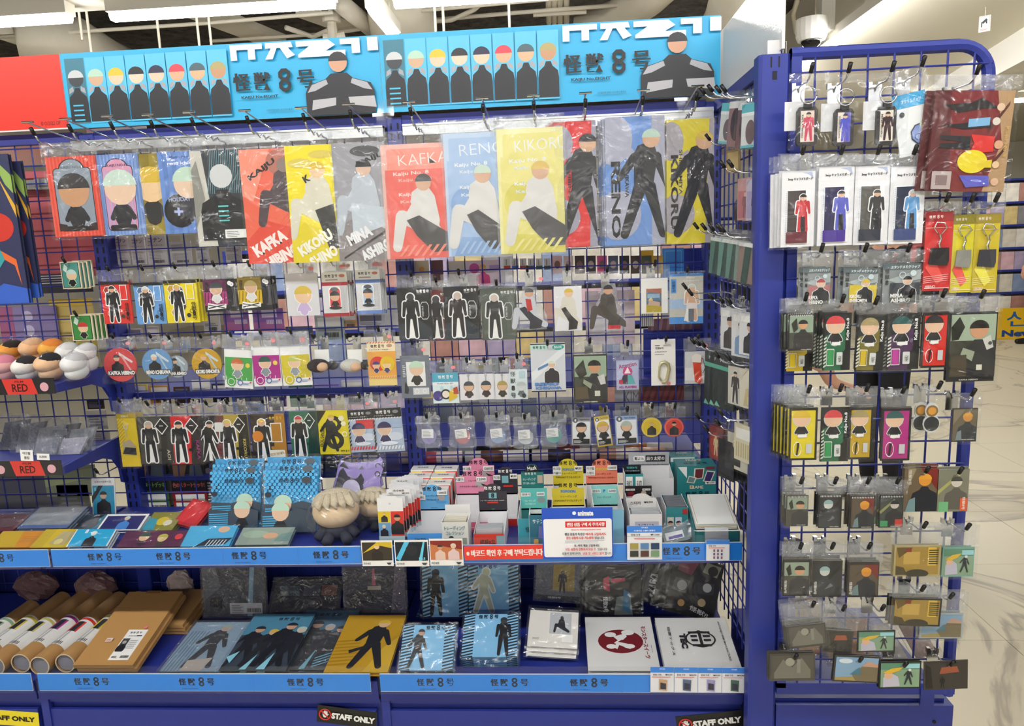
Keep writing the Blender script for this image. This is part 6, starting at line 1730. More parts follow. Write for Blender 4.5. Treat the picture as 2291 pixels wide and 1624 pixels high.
# ------------------------------------------------------------------ signs on the shelf edge
YS = -.4095
KO = '#2b2b30'
RD = '#d8302a'
card('notice_sign', 'white and blue shop notice about random goods', 'sign', (1213, 1371, 1136, 1250), YS - .006, '#2456c8', [K('RR', .02, .04, .985, .79, '#f4f4f6', .03), K('T', 'animate', .62, .895, .22, '#f4f6fa', h=.1, bold=.05), K('E', .46, .9, .028, '#f4f6fa', n=8),
     K('R', .33, .62, .905, .74, '#d8262e'), K('T', '랜덤 상품 구매 시 주의사항', .62, .68, .53, '#f8f4f2', h=.075, bold=.03), K('T', 'Notice for Purchasing Random Items', .62, .575, .42, RD, h=.028), K('T', '랜덤 상품의 특성상', .46, .49, .28, KO, h=.055), K('T', '여러개 구입하셔도', .76, .49, .29, RD, h=.055), K('T', '같은 상품이 나올 가능성이', .53, .42, .38, RD, h=.055), K('T', '있습니다.', .81, .42, .14, KO, h=.055), K('lines', .32, .34, .9, .38, 2, '#b4b4b8'),
     K('T', '또, 여러 개를 구입하셔도', .63, .27, .36, KO, h=.05), K('T', '모든 상품이 갖춰지지 않을 수', .54, .2, .43, RD, h=.05), K('T', '있습니다.', .85, .2, .14, KO, h=.05), K('T', '상품이 중복되어도', .41, .12, .27, KO, h=.05), K('T', '반품 및 교환은 불가', .72, .12, .3, RD, h=.05), K('T', '합니다.', .93, .12, .1, KO, h=.05), K('lines', .3, .055, .85, .09, 2, '#b4b4b8')], th=.002)
card('notice_strip', 'red notice strip with white lettering beside the shop notice', 'sign', (1038, 1226, 1221, 1251), YS - .004, '#e8402e', [K('T', '※ 바코드 확인 후 구매 부탁드립니다※', .5, .5, .94, '#fbf6f2', h=.5, bold=.035)], th=.001, rot=-.6)
for lb, box, ar in (('photo tag with a blond figure on the shelf edge', (809, 879, 1209, 1266), [K('R', .03, .22, .97, .93, '#3a3226'), K('P', [(0.03, .5), (.5, .93), (.97, .93), (.97, .7), (.6, .8)], '#d8b82c'), K('fig', .5, .22, .7, '#2a2220', '#eac29a', '#e0be3c', 'bust')]), ('photo tag with a dark mask and cyan glow', (883, 959, 1208, 1267), [K('R', .03, .22, .97, .93, '#101c28'), K('P', [(.03, .3), (.3, .93), (.45, .93), (.15, .22)], '#58c4ea'), K('P', [(.7, .22), (.85, .93), (.9, .93), (.8, .22)], '#6ad4f0'), K('E', .5, .62, .17, '#20262e'), K('T', 'No.8', .8, .3, .18, '#8fd8ea', h=.1)]), ('photo tag with two pale figures on orange', (961, 1036, 1205, 1265), [K('R', .03, .22, .97, .93, '#c9794a'), K('P', [(.03, .8), (.97, .6), (.97, .93), (.03, .93)], '#8a2c24'), K('fig', .32, .22, .6, '#e3c4b4', '#d09a78', '#4a2c26', 'bust'), K('fig', .72, .22, .66, '#e2c6c4', '#e4bfa4', '#dcd0bc', 'bust')])):
    card('photo_tag', lb, 'tag', box, YS - .005, '#f1f0ee', ar + [K('T', '괴수8호', .16, .11, .24, '#4a4a4e', h=.09), K('P', [(.78, .14), (.95, .14), (.9, .06), (.83, .06)], '#3a3a3e')], th=.001)
card('price_card', 'white price card with six small pictures', 'price card', (1403, 1481, 1176, 1252), YS - .006, '#eceef2', [K('R', 0, .8, 1, 1, '#3f86e0'), K('T', '괴수8호', .5, .95, .2, '#f2f6fc', h=.05), K('T', '트레이딩 스퀘어 캔뱃지', .5, .86, .6, '#f2f6fc', h=.05), K('T', '판매 가격', .24, .74, .26, KO, h=.06), K('T', '₩7,500', .8, .74, .26, KO, h=.05), K('R', 0, .69, 1, .7, '#9a9aa2'), K('lines', .2, .62, .85, .67, 1, '#d86a62')] + [K('R', .08 + i * .3, .32 - j * .22, .32 + i * .3, .5 - j * .22, c_) for j, cs in enumerate((('#a89a52', '#5c86b4', '#2c4464'), ('#3a3c36', '#5c3c36', '#7fa07a'))) for i, c_ in enumerate(cs)], th=.001)
card('price_card', 'small white price card with nine tiny pictures', 'price card', (1580, 1632, 1208, 1254), YS - .006, '#eceef2', [K('R', 0, .8, 1, 1, '#3f86e0'), K('T', '판매 가격', .25, .72, .3, KO, h=.08), K('lines', .1, .62, .9, .68, 1, '#d86a62')] + [K('R', .3 + i * .16, .1 + j * .17, .38 + i * .16, .22 + j * .17, '#5c5a8c' if (i + j) % 2 else '#9a6a6c') for i in range(3) for j in range(3)], th=.001)
# lower strip price cards
for i in range(4):
    u = 1455 + i * 53.5
    pc = ('#c4a27c', '#5c6a8c', '#9c96c4', '#4c6a5c')[i]
    card('price_card', 'white lower price card with a %s cover picture' % ('tan', 'slate', 'lilac', 'green')[i], 'price card', (u, u + 52.5, 1492 + i * .5, 1548 + i * .7), -.5095, '#e6e8ee', [K('R', 0, .78, 1, 1, '#3f86e0'), K('T', '괴수8호', .5, .93, .24, '#e9f0fa', h=.06), K('T', '판매 가격', .28, .7, .34, KO, h=.07), K('T', '₩40,000', .78, .7, .3, KO, h=.06), K('lines', .05, .6, .95, .65, 1, '#d86a62'), K('P', [(.36, .1), (.7, .06), (.72, .5), (.36, .54)], pc), K('P', [(.42, .14), (.66, .12), (.66, .36), (.42, .4)], '#3a3a4c')], th=.001, rot=.4)

# ------------------------------------------------------------------ bottom deck
DL = DECKL
CB = mat('#b58a55', .75, noise=.08, nscale=14)
TUBEC = ('#8fae8a', '#d9c44a', '#c9bd6a', '#a3388c', '#d8382c', '#d6c43a', '#d8c43c')
for i, (u, v, L) in enumerate(((-112, 1487, .3), (-62, 1487, .34), (-12, 1487, .36), (38, 1487, .36), (88, 1487, .35), (138, 1487, .34))):
    c = at(u, v, -.463)
    r = empty('mailing_tube', (c.x, -.463 + (.012 if i % 2 else 0), DL))
    zc = .0275
    tag(r, 'brown cardboard mailing tube with a white and %s label' % ('sage green', 'yellow', 'olive', 'magenta', 'red', 'lemon')[i], 'tube', 'mailing tubes on the bottom deck')
    link('tube_wall', MB().tube([(0, 0, zc), (0, L, zc)], .0265, 20, cap=False), CB, r, smooth=True)
    rim = MB()
    for k in range(20):
        a0_, a1_ = 2 * math.pi * k / 20, 2 * math.pi * (k + 1) / 20
        rim.quad(*[(rr * math.cos(t), 0, zc + rr * math.sin(t)) for rr, t in ((.0265, a0_), (.0265, a1_), (.0235, a1_), (.0235, a0_))])
    link('rim', rim, mat('#d9c6a4', .7), r)
    link('end_cap', MB().tube([(0, .006, zc), (0, .01, zc)], .0238, 20), mat('#8f8f96', .4), r)
    link('back_cap', MB().tube([(0, L - .004, zc), (0, L, zc)], .0262, 20), CB, r)
    sl = MB()
    n_ = 16
    for yy0, yy1, cc in ((.06, .125, '#ecebe6'), (.125, .175, TUBEC[i]), (.175, .185, '#ecebe6'), (.185, .195, TUBEC[i]), (.195, .2, '#ecebe6')):
        for k in range(n_):
            a0_, a1_ = math.radians(5 + 170 * k / n_), math.radians(5 + 170 * (k + 1) / n_)
            col_ = cc
            if yy0 == .125 and not 5 <= k < 12:
                col_ = '#ecebe6'
            elif yy0 == .125 and 6 <= k < 9:
                col_ = '#33333a'
            elif yy0 == .06 and 7 <= k < 13 and k % 2:
                col_ = '#b9b9b6'
            sl.quad(*[(.0269 * math.cos(t), y_, zc + .0269 * math.sin(t)) for t, y_ in ((a0_, yy0), (a1_, yy0), (a1_, yy1), (a0_, yy1))], col=col_)
    for k in range(7):
        a0_ = math.radians(60 + k * 8)
        a1_ = math.radians(64 + k * 8)
        sl.quad(*[(.0271 * math.cos(t), y_, zc + .0271 * math.sin(t)) for t, y_ in ((a0_, .064), (a1_, .064), (a1_, .076), (a0_, .076))], col='#26262a')
    link('label_sleeve', sl, PRINT, r)
# mailers
ML = [K('R', 0, 0, 1, 1, '#b98d55'), K('R', .52, .06, .86, .45, '#efeeea'), K('logo', .68, .41, .2, '#26262a', sub=False), K('T', 'アクリルパネル', .66, .365, .14, '#4a4a4e', h=.018), K('R', .73, .36, .82, .372, '#2a2a2e'), K('R', .54, .16, .66, .33, '#4a4c50'), K('fig', .6, .17, .14, '#24262a', '#b0a8a4', None, 'bust'), K('lines', .68, .2, .84, .32, 5, '#b4b4b6'), K('bar', .7, .08, .84, .11), K('bar', .56, .08, .64, .1), K('R', .26, .28, .37, .33, '#e9dcd0'), K('lines', .27, .29, .36, .32, 2, '#c9705c'), K('E', .8, .47, .03, '#e87a88'), K('R', .35, .96, .62, 1, '#8a6a40')]
o = lean('cardboard_mailer', 'brown cardboard mailer with a white title label', 'mailer', (226, 352, 1324, 1488), None, 76, '#b98d55', ML, th=.011, n=2, step=(.006, .004, -.0128), rough=.75, Yb=-.468)
lean('cardboard_mailer', 'plain brown cardboard mailer behind the labelled ones', 'mailer', (350, 438, 1318, 1398), .428, 82, '#b98d55', [K('R', .3, .9, .5, 1, '#7a5c34')], th=.010, n=3, step=(.004, .004, -.0118), rough=.75)
# flat clear files
lean('clear_file', 'grey blue clear file lying beside the mailers', GF, (398, 545, 1392, 1502), DL + .011, 84, '#8fa9bd', [K('R', 0, 0, 1, 1, '#9db9cc'), K('S', 0, 0, .3, .8, 6, '#6d8ea6', .05, .4), K('fig', .5, .05, .9, '#25262b', '#cdb39c', '#a9bfae', 'walk'), K('P', [(.3, .0), (.6, .0), (.65, .25), (.3, .2)], '#d3c6b6')], n=2, bag=True, film_m=FILM_DK)
lean('clear_file', 'blue clear file crowded with dark figures', GF, (530, 672, 1374, 1500), DL + .03, 84, '#3a4450', [K('R', 0, .6, 1, 1, '#4f8aa6'), K('logo', .62, .9, .34, '#182028', sub=False), K('fig', .2, .05, .72, '#1e2026', '#c69c7e', '#26262c', 'walk'), K('fig', .45, .05, .66, '#26282e', '#d9b088', '#d8b43a', 'walk'), K('fig', .68, .05, .78, '#1c1e24', '#cfa384', '#2a2c34', 'walk'), K('fig', .88, .05, .7, '#22242a', '#d6c0ae', '#b9c8bc', 'walk'), K('P', [(.3, 0), (.4, 0), (.45, .25)], '#8fd0e2'), K('P', [(.55, 0), (.68, 0), (.7, .28)], '#8fd0e2'), K('P', [(0, .2), (.15, .3), (.1, .1)], '#8fd0e2')], n=2, bag=True)
lean('clear_file', 'blue clear file with dark figures under its twin', GF, (650, 775, 1366, 1498), DL + .011, 84, '#3d4854', [K('R', 0, .6, 1, 1, '#447c98'), K('logo', .5, .92, .4, '#182028', sub=False), K('fig', .3, .05, .76, '#1e2026', '#c69c7e', '#26262c', 'walk'), K('fig', .55, .05, .7, '#26282e', '#dcc3ae', '#c9ccc6', 'walk'), K('fig', .78, .05, .66, '#1c1e24', '#d9b59c', '#23242a', 'walk'), K('P', [(.4, 0), (.5, 0), (.55, .3)], '#8fd0e2'), K('H', .6, .02, .9, .2, 4, '#7fc4dc', .1, .4)], n=2, bag=True, film_m=FILM_DK)
lean('clear_file', 'mustard yellow clear file at the end of the middle deck', GF, (752, 888, 1376, 1504), DL + .03, 84, '#c99b24', [K('H', 0, .1, .4, .55, 8, '#b0841c', .03, .4), K('P', [(.6, 0), (1, 0), (1, .6), (.8, .4)], '#d9b03a'), K('fig', .62, .05, .86, '#22242a', '#e2b98e', '#d9b53a', 'walk'), K('P', [(.25, .35), (.7, .5), (.7, .46), (.28, .3)], '#2a2a2e')], n=2, bag=True)
for lb, box, cc, ar in (('dark bagged pack with a white barcode label at the back', (455, 592, 1266, 1378), '#4c4f58', [K('P', [(0, .3), (.3, .6), (.2, 1), (0, 1)], '#6c6f78'), K('P', [(.7, .0), (.78, 0), (.85, 1), (.78, 1)], '#8fb4cc'), K('R', .42, .05, .95, .26, '#dcdce0'), K('lines', .45, .07, .65, .24, 5), K('bar', .7, .08, .92, .16), K('P', [(.1, .2), (.35, .15), (.3, .4), (.1, .35)], '#22242a')]), ('dark bagged pack with a pink blade print at the back', (772, 906, 1266, 1372), '#3f4052', [K('P', [(.45, .6), (.52, .6), (.5, .95), (.47, .95)], '#c46a84'), K('P', [(0, .1), (.5, .3), (.4, .5), (0, .4)], '#23242e'), K('R', .38, .5, .6, .58, '#c9c0b0'), K('P', [(.75, 0), (1, 0), (1, 1), (.85, 1)], '#6a6478')])):
    lean('bagged_pack', lb, CA, box, None, 6, cc, ar, n=2, bag=True, film_m=FILM_DK, Yb=-.19)
lean('bagged_pack', 'dark rainbow foil pack lying deep on the middle deck', CA, (610, 760, 1295, 1372), None, 40, '#23242c', [K('R', .1, .5, .4, .8, '#3c4c54'), K('R', .45, .5, .7, .8, '#4a4a58'), K('R', .72, .52, .95, .82, '#7a4c3c'), K('R', .5, .1, .7, .4, '#3a3a46')], bag=True, film_m=FILM_DK, Yb=-.19)
# striped blue boards
STR = [K('R', 0, 0, 1, 1, '#7fb9e0'), K('R', 0, 0, .2, 1, '#1a2430'), K('H', 0, -.1, .2, 1, 16, '#86bde2', .06, .5), K('R', .8, 0, 1, 1, '#1a2430'), K('H', .8, -.1, 1, 1, 16, '#86bde2', .06, .5)]
for lb, box, zb, an, yb, fg, lx, nn_, po in (('striped blue clear file with a black leg figure at the back', (945, 1046, 1262, 1380), None, 12, -.21, ('#15161b', '#15161b'), None, 2, 'stand'), ('striped blue clear file with a pale outlined figure', (1048, 1160, 1258, 1374), None, 12, -.215, ('#b9bfa8', '#c9d0b4'), .4, 2, 'walk'), ('striped blue clear file with a gun hand figure in front', (898, 1016, 1398, 1500), DL + .024, 52, None, ('#15161b', '#c79a7c'), .62, 4, 'walk'), ('striped blue clear file stack with a figure in black', (1036, 1158, 1374, 1470), DL + .042, 60, None, ('#15161b', '#3a3a3e'), .45, 6, 'stand')):
    lean('clear_file', lb, GF, box, zb, an, '#86b9dc', STR + ([K('logo', lx, .93, .36, '#16202a', sub=False)] if lx else []) + [K('fig', .32 if po == 'walk' else (.3 if 'leg' in lb else .74), .03, .88, fg[0], fg[1], '#2c2c32' if fg[0] != '#b9bfa8' else None, po, edge='#dfe8ea' if 'pale' in lb else None)], n=nn_, bag=True, Yb=yb)
# grey white packets
lean('paper_packet', 'white paper packet with a small seated figure card', CA, (1180, 1290, 1366, 1452), DL + .04, 58, '#dcd8d0', [K('R', .42, .35, .86, .9, '#b4b6ba'), K('fig', .66, .38, .46, '#1c1d22', '#3a3230', None, 'sit'), K('R', 0, .94, 1, 1, '#3a3a3e'), K('T', '怪獣8号', .5, .97, .3, '#e4e4e4', h=.03), K('R', .68, .14, .9, .34, '#eceae6'), K('T', '8007', .16, .2, .14, '#a9a49a', h=.05)], n=3, step=(-.002, -.002, -.012), rot=4, bag=True)
lean('paper_packet', 'clear packet with a mustard chair card behind the white ones', CA, (1196, 1292, 1262, 1345), None, 14, '#6c6e74', [K('R', .4, .25, .9, 1, '#b09434'), K('fig', .62, .2, .6, '#15161b', '#3c3a36', None, 'stand'), K('R', 0, 0, 1, .12, '#26262a'), K('T', '怪獣8号', .45, .06, .3, '#c9c9c9', h=.05)], rot=4, bag=True, film_m=FILM_DK, Yb=-.21)
# black files
lean('clear_file', 'black clear file with red bird shape and white title', GF, (1312, 1432, 1262, 1378), None, 14, '#15151a', [K('P', [(.3, .5), (.42, .45), (.4, .75), (.3, .7)], '#c23a56'), K('P', [(.45, .62), (.7, .66), (.7, .72), (.45, .7)], '#c23a56'), K('P', [(.5, .0), (.85, .0), (.8, .4), (.55, .35)], '#7f8a86'), K('P', [(.65, .1), (.8, .05), (.78, .45), (.68, .5)], '#3f7fa8'), K('T', '怪獣8号', .34, .2, .3, '#f2f2f2', -90, .09)], n=4, step=(-.010, .006, .0), rot=2, bag=True, Yb=-.205)
lean('clear_file', 'black photo collage clear file leaning by the side grid', GF, (1482, 1594, 1262, 1392), None, 14, '#1a1a1e', [K('P', [(.1, .75), (.4, .7), (.5, .95), (.15, .95)], '#7a3a4c'), K('P', [(.6, .8), (.9, .75), (.95, .95), (.65, .98)], '#8a8a78'), K('E', .8, .85, .1, '#2a2622'), K('P', [(.05, .4), (.35, .38), (.4, .6), (.1, .62)], '#4a4c50'), K('P', [(.45, .4), (.9, .45), (.88, .65), (.5, .6)], '#2f333a'), K('E', .75, .55, .09, '#b9bcbc'), K('E', .25, .5, .1, '#9a9c9c'), K('E', .3, .2, .07, '#d9a86c'), K('E', .7, .28, .08, '#c9b48a'), K('T', '怪獣8', .68, .12, .4, '#f4f4f2', -14, .09, .09)], n=3, step=(-.014, .012, .004), rot=14, bag=True, Yb=-.22)
lean('clear_file', 'dark lettered clear file between two black ones', GF, (1432, 1486, 1262, 1352), None, 12, '#22222a', [K('T', 'KAFKA', .5, .5, .8, '#b9b9c4', 80, .3), K('P', [(0, 0), (.3, 0), (.2, 1), (0, 1)], '#3a3a44')], rot=8, bag=True, Yb=-.17)
# white plates


def mplate(a):
    a.E(.5, .52, .33, '#7c1a22', .26)
    a.L += 1
    for p in ([(.40, .40), (.44, .37), (.52, .55), (.47, .56)], [(.47, .56), (.52, .55), (.62, .37), (.66, .40)]):
        a.poly([((x) * a.w, y * a.h) for x, y in p], '#f4f2ee')
    a.E(.36, .42, .075, '#f4f2ee', .05)
    a.E(.62, .68, .095, '#f4f2ee', .06)
    a.E(.36, .64, .085, '#f4f2ee', .055)
    a.E(.62, .42, .08, '#f4f2ee', .05)
    a.P([(.40, .60), (.58, .66), (.60, .60), (.52, .52), (.60, .44), (.56, .40), (.40, .48), (.46, .53)], '#f4f2ee')
    a.P([(.46, .50), (.62, .46), (.62, .50), (.52, .54)], '#7c1a22')


lean('acrylic_plate', 'white plate with a dark red disc emblem', 'plate', (1312, 1466, 1380, 1500), DL + .02, 82, '#e9e6e2', [mplate, K('T', 'モンスタースイーツ', .86, .5, .6, '#8a1c24', -90, .07, .06), K('lines', .93, .3, .94, .6, 1)], n=2, bag=True, marg=.002)
lean('acrylic_plate', 'white plate with a black round seal emblem', 'plate', (1476, 1640, 1382, 1494), DL + .022, 82, '#eae8e4', [K('ring', .57, .55, .21, .025, '#1c1c1e', 24, .17), K('R', .42, .66, .72, .70, '#1c1c1e'), K('R', .44, .40, .70, .44, '#1c1c1e'), K('R', .55, .38, .59, .72, '#1c1c1e'), K('R', .44, .5, .53, .54, '#1c1c1e'), K('R', .61, .5, .71, .54, '#1c1c1e'), K('R', .44, .58, .53, .62, '#1c1c1e'), K('R', .61, .58, .71, .62, '#1c1c1e'), K('T', 'TEC', .33, .5, .3, '#1c1c1e', -90, .09, .07), K('T', '出雲テックス', .16, .5, .56, '#3a3a3e', -90, .04), K('T', 'ANTI-KAIJU ARMS MANUFACTURER', .88, .5, .8, '#2a2a2e', -90, .035)], n=3, bag=True, marg=.002)
# clear dividers
for u0, v0, v1, zz in ((905, 1500, 1290, DL), (1165, 1470, 1300, DL), (1300, 1480, 1290, DL), (1470, 1400, 1290, DL)):
    A, Bq = at(u0, v0, Z=zz + .002), at(u0 + 40, v1, Z=zz + .002)
    o = link('clear_divider', MB().box(A.x - .001, max(A.y, -.48), zz, A.x + .001, -.03, zz + .055), ACRYL)
    tag(o, 'clear plastic divider standing on the bottom deck', 'divider', 'clear dividers on the bottom deck')
for u0 in (165, 395, 560, 655):
    A = at(u0, 1218, Z=DU + .002)
    o = link('clear_divider', MB().box(A.x - .001, -.385, DU, A.x + .001, -.12, DU + .045), ACRYL)
    tag(o, 'clear plastic divider standing on the upper shelf', 'divider', 'clear dividers on the upper shelf')
# crumpled dark bags deep in the bottom bays
for i, (u, v, s_) in enumerate(((110, 1290, .07), (-30, 1300, .07), (240, 1282, .066), (430, 1330, .04))):
    c = at(u, v, -.02)
    m_ = MB().ell((0, 0, 0), (s_, .032, .045), 16, 10)
    rr = random.Random(i)
    m_.v = [(x + rr.uniform(-.005, .005), y + rr.uniform(-.005, .005), z + rr.uniform(-.005, .005)) for x, y, z in m_.v]
    o = link('crumpled_bag', m_, mat('#6e5254' if i < 3 else '#b9a8a0', .3, bump=.6, bscale=30), None, (c.x, -.078, DL + .056))
    tag(o, 'crumpled reddish brown plastic bag deep under the shelf' if i < 3 else 'crumpled pale plastic bag beside the cardboard mailers', 'bag', 'crumpled bags deep under the shelf')

# ------------------------------------------------------------------ left bay small shelves
for i, (u, v, w_, cc, c2) in enumerate(((30, 785, .05, '#eaa24a', '#2a2420'), (75, 780, .05, '#f0c294', '#d8b08a'), (118, 782, .048, '#efb04c', '#e88a3a'), (10, 820, .05, '#f0b8b4', '#e08aa0'), (62, 822, .05, '#f2efe8', '#2c2a2c'), (112, 815, .052, '#eec49c', '#26262a'), (155, 790, .05, '#ecebe8', '#d8d8d8'), (195, 792, .05, '#efeeec', '#cfcfd2'), (170, 815, .055, '#e9e9ea', '#c9c9cc'))):
    bk_ = i in (0, 1, 2, 6, 7)
    w_ = .0295 if bk_ else .033
    c = at(u, v, -.088 if bk_ else -.205)
    r = empty('plush_mascot', (c.x, c.y, 1.119))
    tag(r, 'plain %s bagged plush toy on the upper small shelf' % ('orange', 'peach', 'golden', 'pink', 'cream and black', 'peach and black', 'white', 'white', 'white')[i], 'plush toy', 'bagged plush toys')
    hz = max(c.z - 1.119, .03)
    link('body', MB().ell((0, 0, max(hz * .5, .021)), (w_ * .75, .04, max(hz * .5, .02)), 14, 9), mat(cc, .95), r, smooth=True)
    link('head', MB().ell((0, -.01, hz + .004), (w_ * .85, .042, .026), 16, 10), mat(cc, .95), r, smooth=True)
    link('cap', MB().ell((.004, -.006, hz + .014), (w_ * .7, .038, .02), 14, 8), mat(c2, .9), r, smooth=True)
    bg = MB().ell((0, -.004, hz * .6), (w_ * .85 + .001, .05, hz * .6 + .03), 12, 8)
    rr = random.Random(i + 40)
    bg.v = [(x + rr.uniform(-.001, .001), y + rr.uniform(-.003, .003), max(z + rr.uniform(-.004, .004), .002)) for x, y, z in bg.v]
    link('bag', bg, FILM, r)
for z0, v_, lb, u1, off in ((1.098, 864, 'red and black film title strip on the upper small shelf', 122, 0), (.873, 1046, 'red and black film title strip on the lower small shelf', 138, 0)):
    x1 = at(u1, v_, -.29).x
    w_ = .4
    o = link('title_strip', MB().box(-w_ / 2, 0, 0, w_ / 2, .002, .042), mat('#1d1d22', .4), None, (x1 - w_ / 2, -.29, z0))
    tag(o, lb, 'label strip')
    a = Art(w_, .042)
    a.R(0, 0, 1, 1, '#202026')
    for k in range(3):
        xx = .79 - .36 * k
        a.P([(xx - .12, 0), (xx + .09, 0), (xx + .06, 1), (xx - .15, 1)], '#e03a34')
        a.T('RED', xx - .03, .42, .11, '#3a1214', h=.5)
        a.T('FILM', xx - .03, .82, .06, '#5a1a1a', h=.12)
        a.E(xx + .14, .45, .03, '#eab0bc', .03)
    a.link(o)
    link('clear_cover', MB().box(-w_ / 2, -.003, -.002, w_ / 2 + .01, -.002, .07), ACRYL, o)
rr = random.Random(5)
for i, (u, v, hh_, cc) in enumerate(((20, 985, .09, '#7a7b82'), (55, 980, .09, '#8a8b90'), (95, 975, .085, '#9a9ca2'), (130, 960, .075, '#2a2830'), (165, 955, .07, '#a9adb4'), (150, 985, .05, '#b9b8c2'))):
    c = at(u, v, -.11 - .03 * (i % 3))
    o = link('sleeve_packet', MB().prism([(-.035, 0), (.03, 0), (.055, hh_), (-.02, hh_ * .9)], 0, .01, 'y'), mat(cc, .3, bump=.4, bscale=60), None, (c.x, c.y, .896), (math.radians(-14), 0, 0))
    tag(o, 'bagged %s sleeve leaning on the lower small shelf' % ('grey', 'light grey', 'silver', 'black', 'pale', 'lilac grey')[i], 'packet', 'bagged sleeves on the lower small shelf')
    link('bag', crinkle(-.045, 0, .06, hh_ + .02, -.008, .006, 5, 6, 300 + i), FILM_DK, o)
    if i == 3:
        a = Art(.03, .02)
        a.R(0, 0, 1, 1, '#efefec')
        a.lines(.1, .1, .9, .9, 3)
        q = a.link(o, 'paper_label')
        q.location = (.01, -.01, .04)
for u, v, tx, tx2 in ((59, 1019, '아크릴', '클립'), (96, 1022, '3,500', '')):
    card('price_tag', 'white price tag with %s on the lower small shelf' % ('two words' if tx2 else 'a price'), 'price tag', (u - 14, u + 14, v - (12 if tx2 else 7), v + (12 if tx2 else 7)), -.296, '#f2f2f0', [K('T', tx, .5, .72 if tx2 else .5, .6, '#2a2a2e', h=.26 if tx2 else .4)] + ([K('T', tx2, .5, .3, .4, '#2a2a2e', h=.26)] if tx2 else []), th=.0005, rot=3)

# ------------------------------------------------------------------ end rack goods
YE = YW - .055
HG = 'hooks on the end rack'


def wing(name, lb, box, art, body='#ececee', bag=None, th=.003, Y=None, n=1, rot=0.0, dx=.003, dy=.004, hk=True, hoff=0.0, cat=CA, extra=None, margin=.005, shape=None):
    return card(name, lb, cat, box, YE if Y is None else Y, body, art, th=th, bag=bag, hk=YW if hk else None, n=n, rot=rot, dx=dx, dy=dy, hoff=hoff, extra=extra, margin=margin, shape=shape)


def leather(lb, box, c1, nm, bagv, bcol):
    def ex(o, w_, h_):
        link('key_ring', MB().tube([(.0 + .015 * math.cos(t * .3927), -.004, h_ + .02 + .015 * math.sin(t * .3927)) for t in range(17)], .0016, 6), CHROME, o, smooth=True)
        link('loop', MB().box(-.007, -.004, h_ - .002, .007, .004, h_ + .009), mat('#2b2a2c', .6), o)
        link('paper_backing', MB().box(-.040, .009, h_ * .42, .008, .0095, h_ + .012), mat('#d9d9dc', .5), o)
        link('bag', crinkle(-.038, -.008, .036, h_ + .045, -.007, .004, 5, 7, int(box[0])), FILM, o)
        link('bag_header', crinkle(-.038, h_ + .045, .036, h_ + .06, -.007, .003, 5, 3, int(box[1])), FILM_H, o)
    r = card('leather_keyring', lb, 'keyring', box, YE - .006, '#2e2c2f', [K('R', .17, .1, .83, .9, '#e3d9cd'), K('R', .5, .1, .83, .9, bcol), K('T', nm, .26, .5, .6, '#3a3236', -90, .1), K('fig', .55, .12, .74, c1, '#dcb798', '#2a2628', 'stand')], th=.008, extra=ex, shape=[(.1, 0), (.9, 0), (1, .06), (1, .9), (.88, 1), (.12, 1), (0, .9), (0, .06)])
    hook(r.location.x, YW, r.location.z + .118, .075, 'chrome hook holding the ' + lb.split(' with ')[0] + ' with the ' + {'#c4405c': 'red', '#4a4fc0': 'blue', '#3a1f26': 'dark dress'}[c1] + ' print')


leather('black leather keyring with a red jacket print', (1783, 1829, 239, 326), '#c4405c', 'KAFKA HIBINO', 185, '#e0c9c0')
leather('black leather keyring with a blue jacket print', (1866, 1910, 243, 326), '#4a4fc0', 'SOSHIRO HOSHINA', 185, '#6a62b4')
leather('black leather keyring with a dark dress print', (1961, 2005, 238, 324), '#3a1f26', 'MINA ASHIRO', 180, '#e4dccf')
wing('sticker_card', 'white card with light blue header and a green hexagon charm', (2018, 2092, 205, 345), [K('R', 0, .78, 1, 1, '#3aa6dc'), K('T', 'アクリルバッジ', .55, .88, .6, '#e2f2fa', h=.06), K('E', .22, .68, .08, '#26303a'), K('E', .72, .32, .34, '#26304a', n=9), K('E', .72, .32, .3, '#7f95d0', n=9), K('E', .86, .46, .16, '#b9d08a', n=9), hexa(.6, .28, .1, '#3a4a80'), hexa(.6, .28, .08, '#a9bce8'), hexa(.78, .22, .09, '#3a4a80'), hexa(.78, .22, .07, '#9fc0d8'), K('R', .35, .02, 1, .07, '#2a2e3a')], '#eceef0', 150, rot=-11, hoff=-.008, th=.003)
